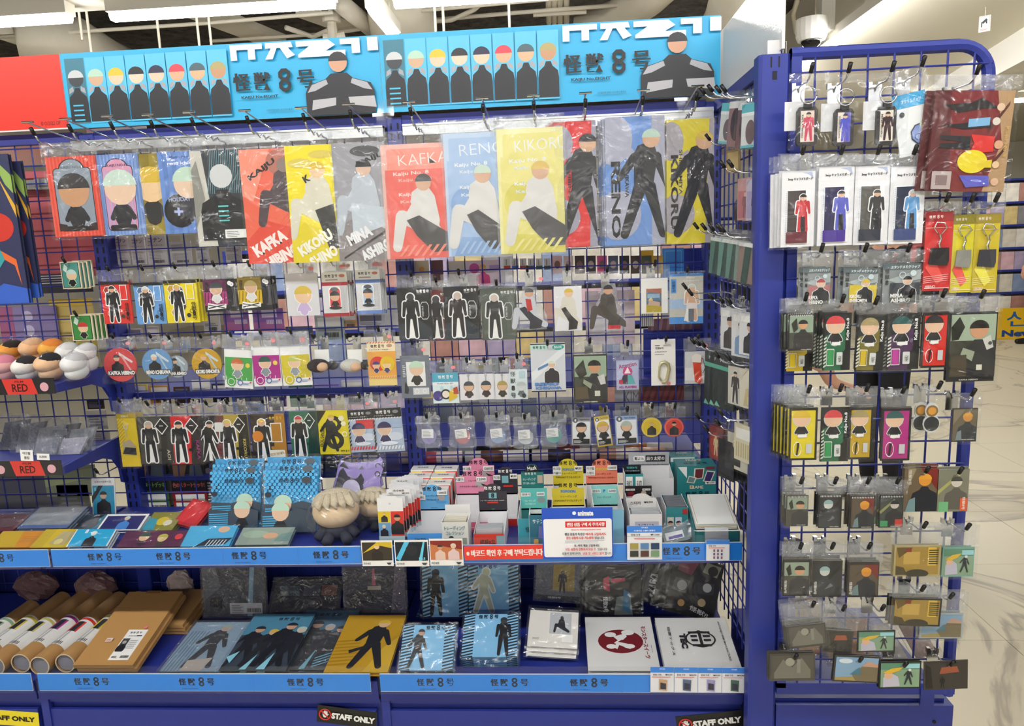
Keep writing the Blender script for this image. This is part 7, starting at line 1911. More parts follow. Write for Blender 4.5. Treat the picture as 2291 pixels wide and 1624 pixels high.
wing('passport_pouch', 'wine red pouch printed with standing figures in a row', (2076, 2252, 203, 428), [K('R', 0, 0, 1, 1, '#7c2a2c'), K('P', [(.0, 0), (.3, 0), (.2, 1), (0, 1)], '#5c2326'), K('P', [(.72, .0), (1, 0), (1, 1), (.78, 1), (.9, .5)], '#b3906a'), K('P', [(.7, .62), (.95, .9), (.95, .86), (.72, .58)], '#5a3028'), K('P', [(.7, .2), (.95, .45), (.95, .41), (.72, .16)], '#5a3028'),
                                                        K('P', [(.12, .86), (.45, .88), (.6, .93), (.82, .83), (.6, .82), (.3, .78)], '#2a2628'), K('E', .84, .84, .05, '#e0c0a4'), K('P', [(.1, .66), (.4, .68), (.72, .72), (.74, .64), (.4, .62)], '#26242a'), K('P', [(.45, .72), (.72, .74), (.72, .66), (.45, .64)], '#7fb4dc'), K('E', .8, .7, .05, '#d9cfc4'), K('P', [(.1, .56), (.5, .55), (.5, .42), (.1, .44), (.12, .48), (.45, .49), (.12, .52)], '#23252c'), K('P', [(.5, .57), (.8, .55), (.8, .4), (.5, .38), (.55, .48)], '#d8302e'), K('E', .86, .47, .055, '#d9a684'),
                                                        K('E', .55, .3, .19, '#e6d226', .15), K('P', [(.62, .3), (.8, .32), (.8, .24), (.62, .24)], '#e0c62a'), K('E', .85, .27, .045, '#e9c69c'), K('P', [(.4, .16), (.78, .16), (.8, .06), (.5, .04)], '#5a5cc0'), K('E', .86, .1, .05, '#d9b193'), K('T', 'Kaiju No.8', .94, .5, .3, '#cfa860', -90, .05), K('R', .05, .02, .3, .2, '#b9a9a6'), K('R', .1, .06, .25, .16, '#8a7474')], '#6a2426', 168, n=2, dx=-.012, dy=.012, rot=3, th=.005, margin=.008, Y=YE - .02)
for i, (lb, box, c1, c2, bs, cap) in enumerate((('white memo board card with dark red board', (1748, 1822, 384, 552), '#453a3c', '#c8323c', '#6a2434', '#2a2628'), ('white memo board card with indigo board', (1830, 1909, 374, 549), '#2c2a55', '#5c62c4', '#4a2f96', '#26242e'), ('white memo board card with grey board', (1911, 1988, 372, 547), '#5c5a56', '#3a3a3e', '#343848', '#4a4440'), ('white memo board card with navy board', (1990, 2067, 374, 545), '#26304a', '#5f9ad0', '#3c4a80', '#c9d0d2'))):
    wing('memo_board_card', lb, box, [K('R', 0, 0, 1, 1, '#ecebef'), K('P', [(.6, .985), (.9, .99), (.95, .9), (.8, .96)], '#b9c3e0'), K('T', '3way キャラメモボード', .55, .9, .74, '#3a3a42', h=.045), K('RR', .1, .04, .86, .76, '#f6f6f8', .03), K('R', .18, .06, .72, .75, c1), K('R', .12, .06, .18, .75, '#e2e6ee'), K('H', .12, .08, .15, .74, 26, '#9aa2b4', 0, .2), K('fig', .64, .2, .5, c2, '#d9b49c', cap, 'stand', edge='#f6f6f8'), K('P', [(.58, .2), (.72, .2), (.7, .4), (.58, .4)], '#2c2b30'), K('R', .14, .05, .78, .2, bs)], '#ececf0', 345, n=4, dx=-.0035, dy=.006)
for lb, box, c1, hd, bd_, nn_ in (('red charm card with a dark bordered charm', (2068, 2130, 474, 650), '#d32a2e', '#a01f26', '#2a2a2e', 2), ('yellow charm card with a clear bordered charm', (2129, 2177, 480, 654), '#dfd12c', '#8f8326', '#8a8a84', 1), ('mustard charm card with a large bust charm', (2178, 2234, 478, 654), '#d3bc2c', '#a08c22', '#3c3c44', 1)):
    def ch(o, w_, h_, bd_=bd_):
        link('trigger_clasp', MB().tube([(-.004, -.004, h_ * .72), (-.012, -.005, h_ * .8), (-.008, -.005, h_ * .87), (.006, -.005, h_ * .86), (.012, -.005, h_ * .8), (.002, -.004, h_ * .72)], .0016, 6), CHROME, o, smooth=True)
        link('chain', MB().tube([(0, -.004, h_ * .72), (.002, -.004, h_ * .66), (-.001, -.004, h_ * .6), (.001, -.004, h_ * .55)], .0022, 6), CHROME, o)
        link('charm', MB().prism([(-w_ * .36, h_ * .34), (w_ * .3, h_ * .32), (w_ * .36, h_ * .38), (w_ * .34, h_ * .55), (-w_ * .3, h_ * .55)], -.005, -.002, 'y'), mat(bd_, .3), o)
    wing('charm_card', lb, box, [K('R', 0, .88, 1, 1, hd), K('logo', .36, .94, .5, '#f0e6dc', sub=False), K('R', 0, .8, .95, .805, '#f2dcd6'), K('P', [(.05, .3), (.3, .45), (.75, .15), (.5, .08)], '#ee5a52' if 'red' in lb else '#eee24a'), K('H', .0, .1, .9, .2, 4, '#f4dcd8' if 'red' in lb else '#f4efc0', .03, .2), K('R', .05, .03, .95, .04, '#f4dcd8'), K('T', 'HIBINO' if 'red' in lb else 'KIKORU', .26, .055, .36, '#f4dcd8', h=.035)], c1, 450, extra=ch, n=nn_, dx=-.02, dy=.012)
for lb, box, c1, tx, t2, cap in (('grey memo clip card with a pale red figure', (1797, 1857, 598, 682), '#b97a7c', 'KAFKA', 'HIBINO', '#b04a54'), ('grey memo clip card with a yellow figure', (1885, 1961, 600, 678), '#d9c23a', 'KIKORU', 'SHINOMIYA', '#e0bf3a'), ('grey memo clip card with a black figure', (1975, 2059, 590, 678), '#3e424c', 'MINA', 'ASHIRO', '#1e1f26')):
    wing('memo_clip_card', lb, box, [K('R', 0, .85, 1, 1, '#5c6a70'), K('T', 'スタンドメモクリップ', .58, .92, .76, '#e2ecec', h=.08), K('P', [(.1, .6), (1, .85), (1, .6), (.4, .5)], '#aab4b6'), K('T', '怪', .1, .82, .12, '#202428', bold=.03), K('T', '獣', .1, .68, .12, '#202428', bold=.03), K('T', '8', .1, .53, .09, '#202428', bold=.05), K('R', .18, .02, .98, .52, c1), K('fig', .64, .02, .72, '#2a2b32', '#e0bda4', cap, 'bust', edge='#dfe3e4'), K('ring', .5, .72, .09, .02, '#cfdde2'), K('E', .78, .76, .08, '#cfdde2'), K('T', tx, .36, .2, .34, '#f6f4f0', h=.1, bold=.04), K('T', t2, .46, .08, .52, '#f6f4f0', h=.1, bold=.04)], '#8a9194', 560, n=2, dx=-.005, dy=.008, rot=2 if 'yellow' in lb else 0)


def acr(c1, cap, bar_, dark=True, txt=True):
    a_ = [K('R', 0, 0, 1, 1, '#17181c' if dark else c1)]
    if dark:
        a_ += [K('P', [(.05, 0), (.66, 0), (.66, .3), (.8, .36), (.8, .97), (.05, .97)], c1), K('P', [(.05, .6), (.8, .75), (.8, .97), (.05, .97)], '#20252a')]
    else:
        a_ += [K('R', 0, 0, .06, 1, '#1a1a1c'), K('R', .92, 0, 1, 1, '#1a1a1c'), K('R', 0, .95, 1, 1, '#1a1a1c'), K('R', 0, 0, 1, .04, '#1a1a1c')]
    a_ += [K('fig', .42, .46, .5, '#202127', '#e6c0a2', cap, 'chibi', edge='#d9dcd8'), K('R', .3, .44, .62, .5, '#f2f2f0')]
    if dark:
        a_ += [K('RR', .12, .08, .4, .38, '#e9ece6', .03), K('RR', .14, .095, .38, .365, bar_, .03), K('H', .14, .1, .165, .36, 10, '#1c1c1c', 0, .5), K('H', .355, .1, .38, .36, 10, '#1c1c1c', 0, .5), K('RR', .48, .1, .7, .32, '#d9dcda', .03), K('T', 'HARU', .6, .2, .1, '#26282c', 90, .12), K('H', 0, .05, .1, .6, 9, '#d9dcd2', .03, .5)]
        if txt:
            a_ += [K('T', 'Kaiju No.8', .86, .72, .38, '#eef0ee', 90, .13, .03)]
    else:
        a_ += [K('ring', .28, .22, .15, .02, '#f2f2ee', 18, .28), K('P', [(.24, .1), (.3, .1), (.36, .34), (.28, .34)], '#1c1c1e'), K('R', .6, .14, .8, .32, '#c9ccce')]
    return a_


wing(ACP, 'black bordered photo card packet over a yellow base packet', (1764, 1821, 703, 784), [K('R', .04, .06, .96, .96, '#4a4c44'), K('R', .04, .5, .96, .96, '#93a892'), K('S', .06, .95, .94, .985, 12, '#e6e6e4', .01, .5), K('fig', .56, .06, .84, '#26262a', '#d39c74', '#1e1c1c', 'bust'), K('P', [(.1, .75), (.3, .9), (.36, .6), (.2, .5)], '#24261f'), K('T', 'KAFKA HIBINO', .7, .03, .4, '#e6e6e4', h=.025)], '#151515', 668, n=4, dx=-.002)
wing(ACP, 'yellow base stand packet under the photo card packet', (1757, 1818, 720, 830), acr('#d9b92a', '#d9b53a', '#e6c81e'), '#26262a', None, Y=YE + .041, hk=False)
wing(ACP, 'green stand packet with red cap beside the photo card packet', (1842, 1903, 700, 828), acr('#1f6b48', '#d94a50', '#35a05c'), '#17201c', 672, n=4, dx=-.003)
wing(ACP, 'olive stand packet with fair cap in the upper row', (1914, 1977, 705, 828), acr('#7a6f2c', '#a9986a', '#d6b82c'), '#1d1d18', 676, n=2, rot=2)
wing(ACP, 'purple stand packet with teal cap in the upper row', (1985, 2057, 701, 826), acr('#4c2c55', '#2f5c5c', '#c23aa0'), '#1b1720', 660, n=4, dx=-.003)
wing(ACP, 'red stand packet with black cap under the red charm card', (2063, 2121, 699, 822), acr('#d8281f', '#23242c', '#d8281f', False), '#1a1a1c', 660, n=2)
wing('photo_card', 'large black bordered forest photo card on the end rack', (2122, 2228, 700, 853), [K('R', .03, .07, .97, .98, '#3b3c34'), K('R', .03, .6, .97, .98, '#a3b39c'), K('P', [(.03, .8), (.2, .95), (.32, .8), (.2, .62), (.05, .6)], '#23241f'), K('fig', .62, .07, .88, '#2b2b2e', '#cf9a76', '#24221f', 'bust'), K('P', [(.7, .62), (.86, .68), (.94, .5), (.8, .46)], '#d0cfc8'), K('P', [(.3, .5), (.55, .44), (.5, .3), (.25, .4)], '#9aa38e'), K('P', [(.05, .08), (.4, .08), (.38, .4), (.05, .38)], '#4c4234'), K('R', .6, .17, .72, .25, '#d9d8c8'), K('E', .86, .56, .04, '#4a4c50'), K('T', 'KAFKA HIBINO', .45, .03, .4, '#d9d9d6', h=.022)], '#16171a', 662, th=.004, n=2)
wing(ACP, 'yellow stand packet with blond cap in the middle row', (1766, 1828, 912, 1029), acr('#e2cf22', '#dcb83a', '#e2cf22', False), '#1a1a1c', 870, n=6, dx=-.004, dy=.006, Y=YE - .014)
wing(ACP, 'green stand packet with red cap in the middle row', (1836, 1899, 911, 1032), acr('#1f6b48', '#d94a50', '#35a05c'), '#17201c', 868)
wing(ACP, 'gold stand packet with fair cap in the middle row', (1900, 1951, 911, 1027), acr('#c9a62a', '#a9986a', '#c9a62a', False), '#1a1a1c', 868, n=2)
wing(ACP, 'magenta stand packet with teal cap in the middle row', (1972, 2037, 913, 1030), acr('#b62a84', '#2f5c5c', '#b62a84', False), '#1a1a1c', 872, n=2)


def eight(o, w_, h_):
    pass


eg = [(.5 + .33 * math.cos(t), .72 + .28 * math.sin(t)) for t in [math.radians(-50 + 28 * i) for i in range(11)]] + [(.5 + .42 * math.cos(t), .3 + .3 * math.sin(t)) for t in [math.radians(130 + 28 * i) for i in range(11)]]
wing('acrylic_charm', 'clear bagged charm shaped like two stacked discs', (2062, 2107, 900, 968), [K('E', .5, .72, .3, '#8a6a3a'), K('E', .5, .72, .2, '#d99a3c'), K('E', .5, .3, .38, '#20252f'), K('H', .25, .1, .75, .2, 2, '#6a6444', 0, .2)], '#d6d9da', 862, shape=eg, n=2, dx=-.016, dy=.012)
wing('photo_card', 'small photo card with an orange capped figure in the middle row', (2130, 2186, 913, 988), [K('R', .03, .03, .97, .97, '#6a604e'), K('P', [(.03, .5), (.5, .97), (.03, .97)], '#857a66'), K('fig', .6, .03, .9, '#33363c', '#d0914a', '#d99a2e', 'bust'), K('P', [(.15, .05), (.4, .05), (.36, .35), (.2, .3)], '#7f8c90'), K('T', 'KIKORU SHINOMIYA', .65, .07, .5, '#d9d9d6', h=.03)], '#3c3a36', 878)
PH = {
    'kneel': [K('R', .04, .0, .96, .92, '#4c4a42'), K('R', .04, .55, .96, .92, '#93a290'), K('fig', .62, .02, .86, '#36363a', '#cf9c78', '#24221f', 'bust'), K('P', [(.1, .75), (.25, .88), (.32, .6), (.2, .55)], '#26271f')],
    'aim': [K('R', .04, .04, .96, .92, '#2a2c30'), K('P', [(.5, .4), (.95, .8), (.95, .9), (.55, .6)], '#16171a'), K('fig', .4, .02, .88, '#33373c', '#c9ccc6', '#8fb0ae', 'bust'), K('P', [(.4, .2), (.7, .3), (.6, .38)], '#6a7276')],
    'blond': [K('R', .04, .04, .96, .92, '#5a4c3e'), K('P', [(.5, .92), (.96, .92), (.96, .5)], '#7a2420'), K('fig', .58, .02, .88, '#22252f', '#d98f38', '#e09c34', 'bust'), K('P', [(.1, .04), (.36, .04), (.32, .36), (.18, .28)], '#6f868a')],
    'rifle': [K('R', .04, .04, .96, .92, '#3a4040'), K('P', [(.0, .5), (.6, .88), (.64, .82), (.05, .42)], '#8a8f5c'), K('fig', .62, .05, .84, '#1e1f27', '#c9bfb8', '#20222c', 'bust'), K('R', .04, .04, .36, .22, '#3f9a64'), K('R', .66, .04, .96, .26, '#c2352c')],
}
DB = [K('S', .04, .93, .96, .98, 14, '#dcdcda', .01, .5), K('T', 'KAFKA HIBINO', .68, .05, .4, '#e2e2e0', h=.03)]
for lb, box, k_, bgc in (('grey photo card of a kneeling figure, third row up', (1759, 1808, 1108, 1177), 'kneel', '#57534c'), ('black photo card of an aiming figure, third row up', (1832, 1883, 1106, 1181), 'aim', '#131316'), ('black photo card of an orange capped figure, third row up', (1902, 1956, 1109, 1182), 'blond', '#15151a'), ('black photo card with green and red corners, third row up', (1967, 2021, 1107, 1180), 'rifle', '#131316')):
    wing('photo_card', lb, box, PH[k_] + DB, bgc, 1072, n=3, dx=-.0015)
wing('clear_file', 'small file with an orange capped figure under the charm', (2022, 2096, 1048, 1144), [K('R', 0, 0, 1, 1, '#6a5a46'), K('P', [(.5, 1), (1, 1), (1, .5)], '#7a2420'), K('P', [(.1, 1), (.35, 1), (.1, .5)], '#8f8264'), K('fig', .62, .0, .94, '#1d202a', '#dd9638', '#e2a036', 'bust'), K('P', [(.05, 0), (.36, 0), (.34, .34), (.16, .28)], '#6f8c92'), K('T', '怪獣8号', .16, .8, .34, '#d9d4c8', -90, .1)], '#5c4f40', None, n=5, dx=.002, dy=.005, cat=GF)
wing('clear_file', 'small grey green file with a red corner beside it', (2098, 2166, 1050, 1144), [K('R', 0, 0, 1, 1, '#7d7d6c'), K('P', [(0, .5), (.7, .95), (.74, .88), (0, .4)], '#a9a868'), K('fig', .6, .05, .84, '#5c5a52', '#d0c9bf', '#4a4a46', 'bust'), K('R', .04, .0, .36, .24, '#6fae7c'), K('R', .74, .02, .98, .32, '#d8603c'), K('T', '怪獣8号', .86, .2, .3, '#f0e6dc', -90, .1)], '#77776a', None, n=5, dx=.002, dy=.005, cat=GF)
for lb, box, k_ in (('slim photo card of a kneeling figure, second row up', (1752, 1811, 1251, 1332), 'kneel'), ('slim photo card of an aiming figure, second row up', (1818, 1884, 1254, 1334), 'aim'), ('slim photo card of an orange capped figure, second row up', (1897, 1966, 1257, 1334), 'blond')):
    wing('photo_card', lb, box, PH[k_] + [K('T', '怪獣8号', .09, .25, .36, '#e6e6e2', -90, .1), K('R', 0, 0, 1, .02, '#1a1a1c')], '#2f2d2b', 1216, n=3, dx=.001)
CITY = [K('R', .04, .06, .96, .94, '#a8883a'), K('R', .2, .4, .55, .8, '#c9a654'), K('P', [(.04, .94), (.4, .94), (.1, .6)], '#6a5426'), K('S', .72, .35, .9, .94, 1, '#e0bc44', 0, 1), K('H', .74, .4, .94, .9, 7, '#332c1c', 0, .5), K('E', .5, .1, .25, '#3a3426', .1), K('R', .25, .8, .36, .92, '#8a2c24'), K('P', [(.04, .06), (.3, .06), (.2, .3), (.04, .35)], '#4c4124')]
PARK = [K('R', .04, .06, .96, .94, '#8aa88a'), K('R', .04, .7, .96, .94, '#5f8f74'), K('R', .6, .75, .96, .9, '#9fd4dc'), K('P', [(.1, .06), (.5, .1), (.45, .45), (.25, .6), (.1, .4)], '#c3c0d0'), K('E', .22, .5, .1, '#e6b896'), K('P', [(.08, .6), (.3, .75), (.6, .8), (.45, .65), (.25, .55)], '#e2b83a'), K('fig', .7, .15, .6, '#2c3238', '#dfe3e2', None, 'walk')]
ROOF = [K('R', .04, .06, .96, .94, '#86a9c8'), K('P', [(.04, .06), (.96, .06), (.96, .3), (.04, .16)], '#a89258'), K('P', [(.4, .3), (.75, .8), (.96, .6), (.96, .06), (.5, .06)], '#7a6e54'), K('P', [(.6, .62), (.75, .82), (.96, .7), (.96, .6)], '#c29a84'), K('E', .25, .8, .15, '#cfdde6', .06), K('P', [(.36, .3), (.56, .58), (.6, .3)], '#4a7a8c')]
RUIN = [K('R', .04, .1, .96, .94, '#55524a'), K('P', [(.1, .3), (.3, .8), (.5, .5), (.7, .85), (.9, .4), (.9, .1), (.1, .1)], '#77746a'), K('E', .45, .7, .1, '#9a9a8c'), K('R', .6, .3, .68, .8, '#8a897f')]
DUSK = [K('R', .04, .06, .96, .94, '#3c3733'), K('P', [(.35, .55), (.8, .6), (.75, .8), (.4, .78)], '#a0563a'), K('P', [(.04, .06), (.2, .06), (.15, .8), (.04, .9)], '#23211f'), K('fig', .42, .06, .4, '#1b1a1c', '#2a2624', None, 'stand')]
for lb, box, ar, bd_, bagv, n_, rt, yy in (
        ('clear bordered gold city scene card', (2000, 2104, 1220, 1289), CITY, '#b8a878', 1170, 2, 0, 0), ('clear bordered green park scene card', (2108, 2179, 1224, 1290), PARK, '#7fb0a0', 1172, 2, 0, .004), ('black bordered gold city scene card', (1995, 2104, 1338, 1400), CITY, '#191817', 1310, 3, 2, -.004), ('clear bordered rooftop scene card under the gold city card', (2058, 2154, 1372, 1428), ROOF, '#a9b4ba', 1322, 2, 0, .008),
        ('grey bordered ruin scene card tilted over another', (1766, 1852, 1397, 1447), RUIN, '#45433d', 1345, 3, -7, -.004), ('grey bordered dusk scene card half hidden', (1840, 1906, 1410, 1460), DUSK, '#4a4744', 1350, 2, 4, .006), ('black bordered park scene card, one row above the foot', (1918, 2003, 1410, 1458), PARK, '#1a1a1b', 1352, 1, -1, 0),
        ('grey ruin scene card at the foot beside the column', (1722, 1824, 1462, 1523), RUIN, '#4c4943', None, 3, -1, -.006), ('black bordered rooftop scene card at the foot', (1863, 1966, 1467, 1526), ROOF, '#3a3836', None, 2, 3, -.004), ('black bordered park scene card at the foot', (1967, 2061, 1479, 1540), PARK, '#1b1b1c', None, 2, -1, -.006), ('dark dusk scene card at the foot', (2069, 2167, 1478, 1542), DUSK, '#3d3835', None, 1, -3, -.008)):
    wing('scene_card', lb, box, ar, bd_, bagv, n=n_, rot=rt, Y=YE + yy, th=.002, dx=-.0015)
for u, v in ((1756, 336), (1884, 1100), (2080, 1040), (2145, 1035), (2120, 640), (1800, 560)):
    pass

# ------------------------------------------------------------------ goods stored behind the end rack
for i, (u, v0, v1, yb, cc, an, rt) in enumerate(((1800, 1330, 1500, -.40, '#c98f5c', 50, 10), (1870, 1350, 1510, -.43, '#e0c3a4', 52, -6), (1920, 1380, 1515, -.46, '#b9713c', 48, 6), (2004, 1400, 1515, -.47, '#d8d0c4', 54, -12), (2068, 1390, 1505, -.42, '#8a6a58', 50, -12))):
    lean('wrapped_poster', 'wrapped %s poster board stored behind the end rack' % ('tan', 'cream', 'rust', 'white', 'brown')[i], 'poster', (u - 26, u + 26, v0, v1), .412, an, cc, [], rot=rt, bag=True, film_m=FILM_DK, Yb=yb, marg=.012)
for i, (u, v) in enumerate(((1800, 1300), (1930, 1290))):
    c = at(u, v, -.36)
    m_ = MB().ell((0, 0, 0), (.05, .03, .05), 14, 9)
    rr = random.Random(i + 90)
    m_.v = [(x + rr.uniform(-.012, .012), y + rr.uniform(-.008, .008), z + rr.uniform(-.012, .012)) for x, y, z in m_.v]
    o = link('crumpled_wrap', m_, mat('#c3bfd2', .25, bump=.5, bscale=40), None, (c.x, -.17, .462))
    tag(o, 'crumpled pale lilac wrap stored behind the end rack', 'wrap', 'crumpled wraps behind the end rack')

# ------------------------------------------------------------------ goods on the side grid (they face left)
XS = .862


def sidepack(lb, Yc, zt, w_, h_, x, col, art, n=1, name='side_packet', hk=True, bag=True, lean_=0.0, dxn=.0105):
    SEED[0] += 1
    o = link(name, MB().box(-w_ / 2, 0, 0, w_ / 2, .002, h_), mat(col, .4), None, (x, Yc, zt - h_), (0, math.radians(lean_), math.radians(-66)))
    tag(o, lb, CA)
    a = Art(w_, h_)
    run_art(a, art)
    a.link(o)
    if bag:
        link('bag', crinkle(-w_ / 2 - .004, -.004, w_ / 2 + .004, h_ + .025, -.004, .003, 4, 7, SEED[0]), FILM, o)
    for i in range(1, n):
        c2 = copy_tree(o)
        c2.location = (x + dxn * i, Yc + random.uniform(-.004, .004), zt - h_ + random.uniform(-.003, .003))
        c2['label'] = lb + ', behind the front one'
        c2['group'] = 'copies behind ' + lb
    if hk:
        hook(XS - .002, Yc, zt + .012, abs(XS - x) + .045, 'side grid hook holding the ' + lb, rz=-math.pi / 2)
    return o


TEAL = [K('R', 0, .8, 1, 1, '#5fb6c4'), K('R', 0, .72, 1, .8, '#e6eaea'), K('E', .5, .35, .25, '#6a5a5c', .4), K('R', 0, 0, 1, .06, '#5fb6c4')]


def sp(lb, u, vt, vb, x, w_, col, art, n=1, name='side_packet', lean_=0.0):
    x = .851 - w_ * .205 - .0105 * (n - 1)
    Yc = at(u, (vt + vb) / 2, X=x).y
    zt, zb_ = at(u, vt, X=x).z, at(u, vb, X=x).z
    return sidepack(lb, max(Yc, -.52), zt, w_, zt - zb_, x, col, art, n, name, lean_=lean_)


for i, (u, vt, vb, cc, lb) in enumerate(((1624, 232, 322, '#cfd3d2', 'pale header packet nearest the corner upright on the side grid'), (1644, 228, 328, '#8a6a6c', 'brown print packet second along the top of the side grid'), (1664, 232, 332, '#6c4c52', 'plum print packet third along the top of the side grid'), (1686, 226, 326, '#d5dadb', 'pale blue header packet nearest the column on the side grid'))):
    sp(lb, u, vt, vb, .833, .06, cc, TEAL if i in (0, 3) else [K('E', .5, .5, .35, '#3c2c34', .6), K('R', 0, .85, 1, 1, '#d9d9d9')], 3, lean_=(10, 7, 8, 3)[i])
sp('narrow tan picture packet on the side grid', 1640, 335, 385, .833, .05, '#a98a58', [K('R', .1, .1, .9, .9, '#c9b07a')], 1)
sp('rose print packet hanging near the column', 1668, 398, 492, .833, .055, '#c99a9c', [K('R', .05, .05, .95, .7, '#b9747c'), K('fig', .5, .06, .6, '#8a5a64', '#d9b8a0', None, 'stand')], 2)
sp('lilac print packet hanging nearest the column', 1690, 398, 492, .833, .055, '#bdb6cc', [K('R', .05, .05, .95, .7, '#a49cc0'), K('fig', .5, .06, .6, '#6a6480', '#d9c0b0', None, 'stand')], 2)
for i, cc in enumerate(('#5c807a', '#6d958c', '#6a8f86', '#7f9a92', '#8c7a74')):
    sp(('grey green', 'pale green', 'sage green', 'silver green', 'brown grey')[i] + ' slim sleeve in the fan on the side grid', 1604 + 20 * i, 532 + 3 * i, 614 + 6 * i, .833, .07, cc, [K('R', 0, .9, 1, 1, '#dfe3e2'), K('P', [(.2, 0), (.5, 0), (.6, .9), (.3, .9)], '#3c5650')], 3, lean_=6)  # dark slanting band is a reflection painted into the sleeve colour
for i, (u, vt, vb, cc) in enumerate(((1634, 690, 785, '#4a4644'), (1660, 700, 800, '#7fa0c8'), (1684, 705, 800, '#3a3a3e'))):
    sp(('dark jacket', 'blue jacket', 'black suit')[i] + ' cut-out in a clear bag on the side grid', u, vt, vb, .833, .075, '#e2e3e6', [K('fig', .5, .05, .82, cc, '#dbb398', '#2c2a2c', 'bust'), K('R', .1, .8, .5, .95, '#f4f4f2')], 2, 'standee_bag')
for i, cc in enumerate(('#2f3a3a', '#28302f', '#333b3a')):
    sp(('first', 'second', 'third')[i] + ' black and mint slim packet from the corner upright', 1594 + 13 * i, 788 + 4 * i, 908 + 3 * i, .833, .075, '#2a3232', [K('R', 0, 0, 1, 1, cc), K('R', 0, .72, 1, .8, '#5fb49c'), K('T', 'No.8', .5, .9, .5, '#cfd9d6', h=.06), K('P', [(.0, .0), (.3, 0), (.1, .1)], '#7fc8b0')], 3, lean_=2)
sp('clear bag with a dark haired cut-out on the side grid', 1650, 822, 908, .833, .07, '#d8d4c8', [K('fig', .4, .05, .84, '#4a4440', '#dcb99c', '#2a2628', 'stand', edge='#f2f2ee')], 2, 'standee_bag')
sp('clear bag with a straw coloured cut-out beside the column', 1680, 830, 918, .833, .07, '#d9d3c0', [K('P', [(.2, .05), (.85, .05), (.8, .6), (.3, .5)], '#c9b98a'), K('S', .4, .1, .9, .3, 5, '#e6d9a8', 0, .4)], 2, 'standee_bag')
sp('red round print packet on the side grid', 1602, 955, 1030, .833, .06, '#8c3a3c', [K('E', .5, .45, .42, '#b8443c', .6), K('fig', .5, .15, .6, '#e0cfa0', '#e8c890', '#e2c060', 'stand')], 2)
sp('black slim packets hanging low on the side grid', 1624, 985, 1072, .833, .06, '#1f1f24', [K('R', .1, .1, .9, .6, '#2b2b33')], 4)
sp('clear bag with a white outlined cut-out low beside cream packets', 1650, 972, 1052, .833, .075, '#d6d0c0', [K('fig', .4, .1, .76, '#3a3634', '#d9c09c', None, 'bust', edge='#f4f2ea')], 2, 'standee_bag')
sp('cream striped packet low beside the column', 1682, 968, 1055, .833, .07, '#d9d2b8', [K('S', .1, .1, .9, .5, 7, '#bfae7c', 0, .4), K('R', .1, .6, .9, .9, '#ecebe6')], 3)
for Yc, zz in ((-.30, 1.29), (-.22, 1.30)):
    hook(XS - .002, Yc, zz, .12, 'empty long hook on the side grid above the bagged cut-outs', rz=-math.pi / 2, group='empty side grid hooks')

# ------------------------------------------------------------------ people
def person(name, lb, loc, rz, J, E_, R, root, mats_, groups, hair=True, headi=None):
    me = bpy.data.meshes.new('skeleton')
    keys = list(J)
    me.from_pydata([J[k] for k in keys], [(keys.index(a_), keys.index(b_)) for a_, b_ in E_], [])
    ob = bpy.data.objects.new('skeleton', me)
    COL.objects.link(ob)
    md = ob.modifiers.new('skin', 'SKIN')
    md.use_smooth_shade = True
    for i, k in enumerate(keys):
        sv = me.skin_vertices[0].data[i]
        sv.radius = (R[k], R[k]) if not isinstance(R[k], tuple) else R[k]
        sv.use_root = (k == root)
    sb = ob.modifiers.new('sub', 'SUBSURF')
    sb.levels = sb.render_levels = 2
    dg = bpy.context.evaluated_depsgraph_get()
    bm_ = bpy.data.meshes.new_from_object(ob.evaluated_get(dg))
    bpy.data.objects.remove(ob)
    bm_.materials.clear()
    for m_ in mats_:
        bm_.materials.append(m_)
    jp = [(Vector(J[k]), groups.get(k, 0), k) for k in keys]
    for p in bm_.polygons:
        c_ = p.center
        best = min(jp, key=lambda t: (t[0] - c_).length_squared)
        p.material_index = best[1]
        p.use_smooth = True
    o = link(name, bm_, None, None, loc, (0, 0, rz))
    tag(o, lb, 'person')
    return o


SKIN = mat('#d9a283', .55)
CLOTH = mat('#17171a', .85)
CLOTH2 = mat('#1c1d22', .85)
SHOE = mat('#111113', .5)
HAIR = mat('#1a1513', .6, bump=.4, bscale=120)


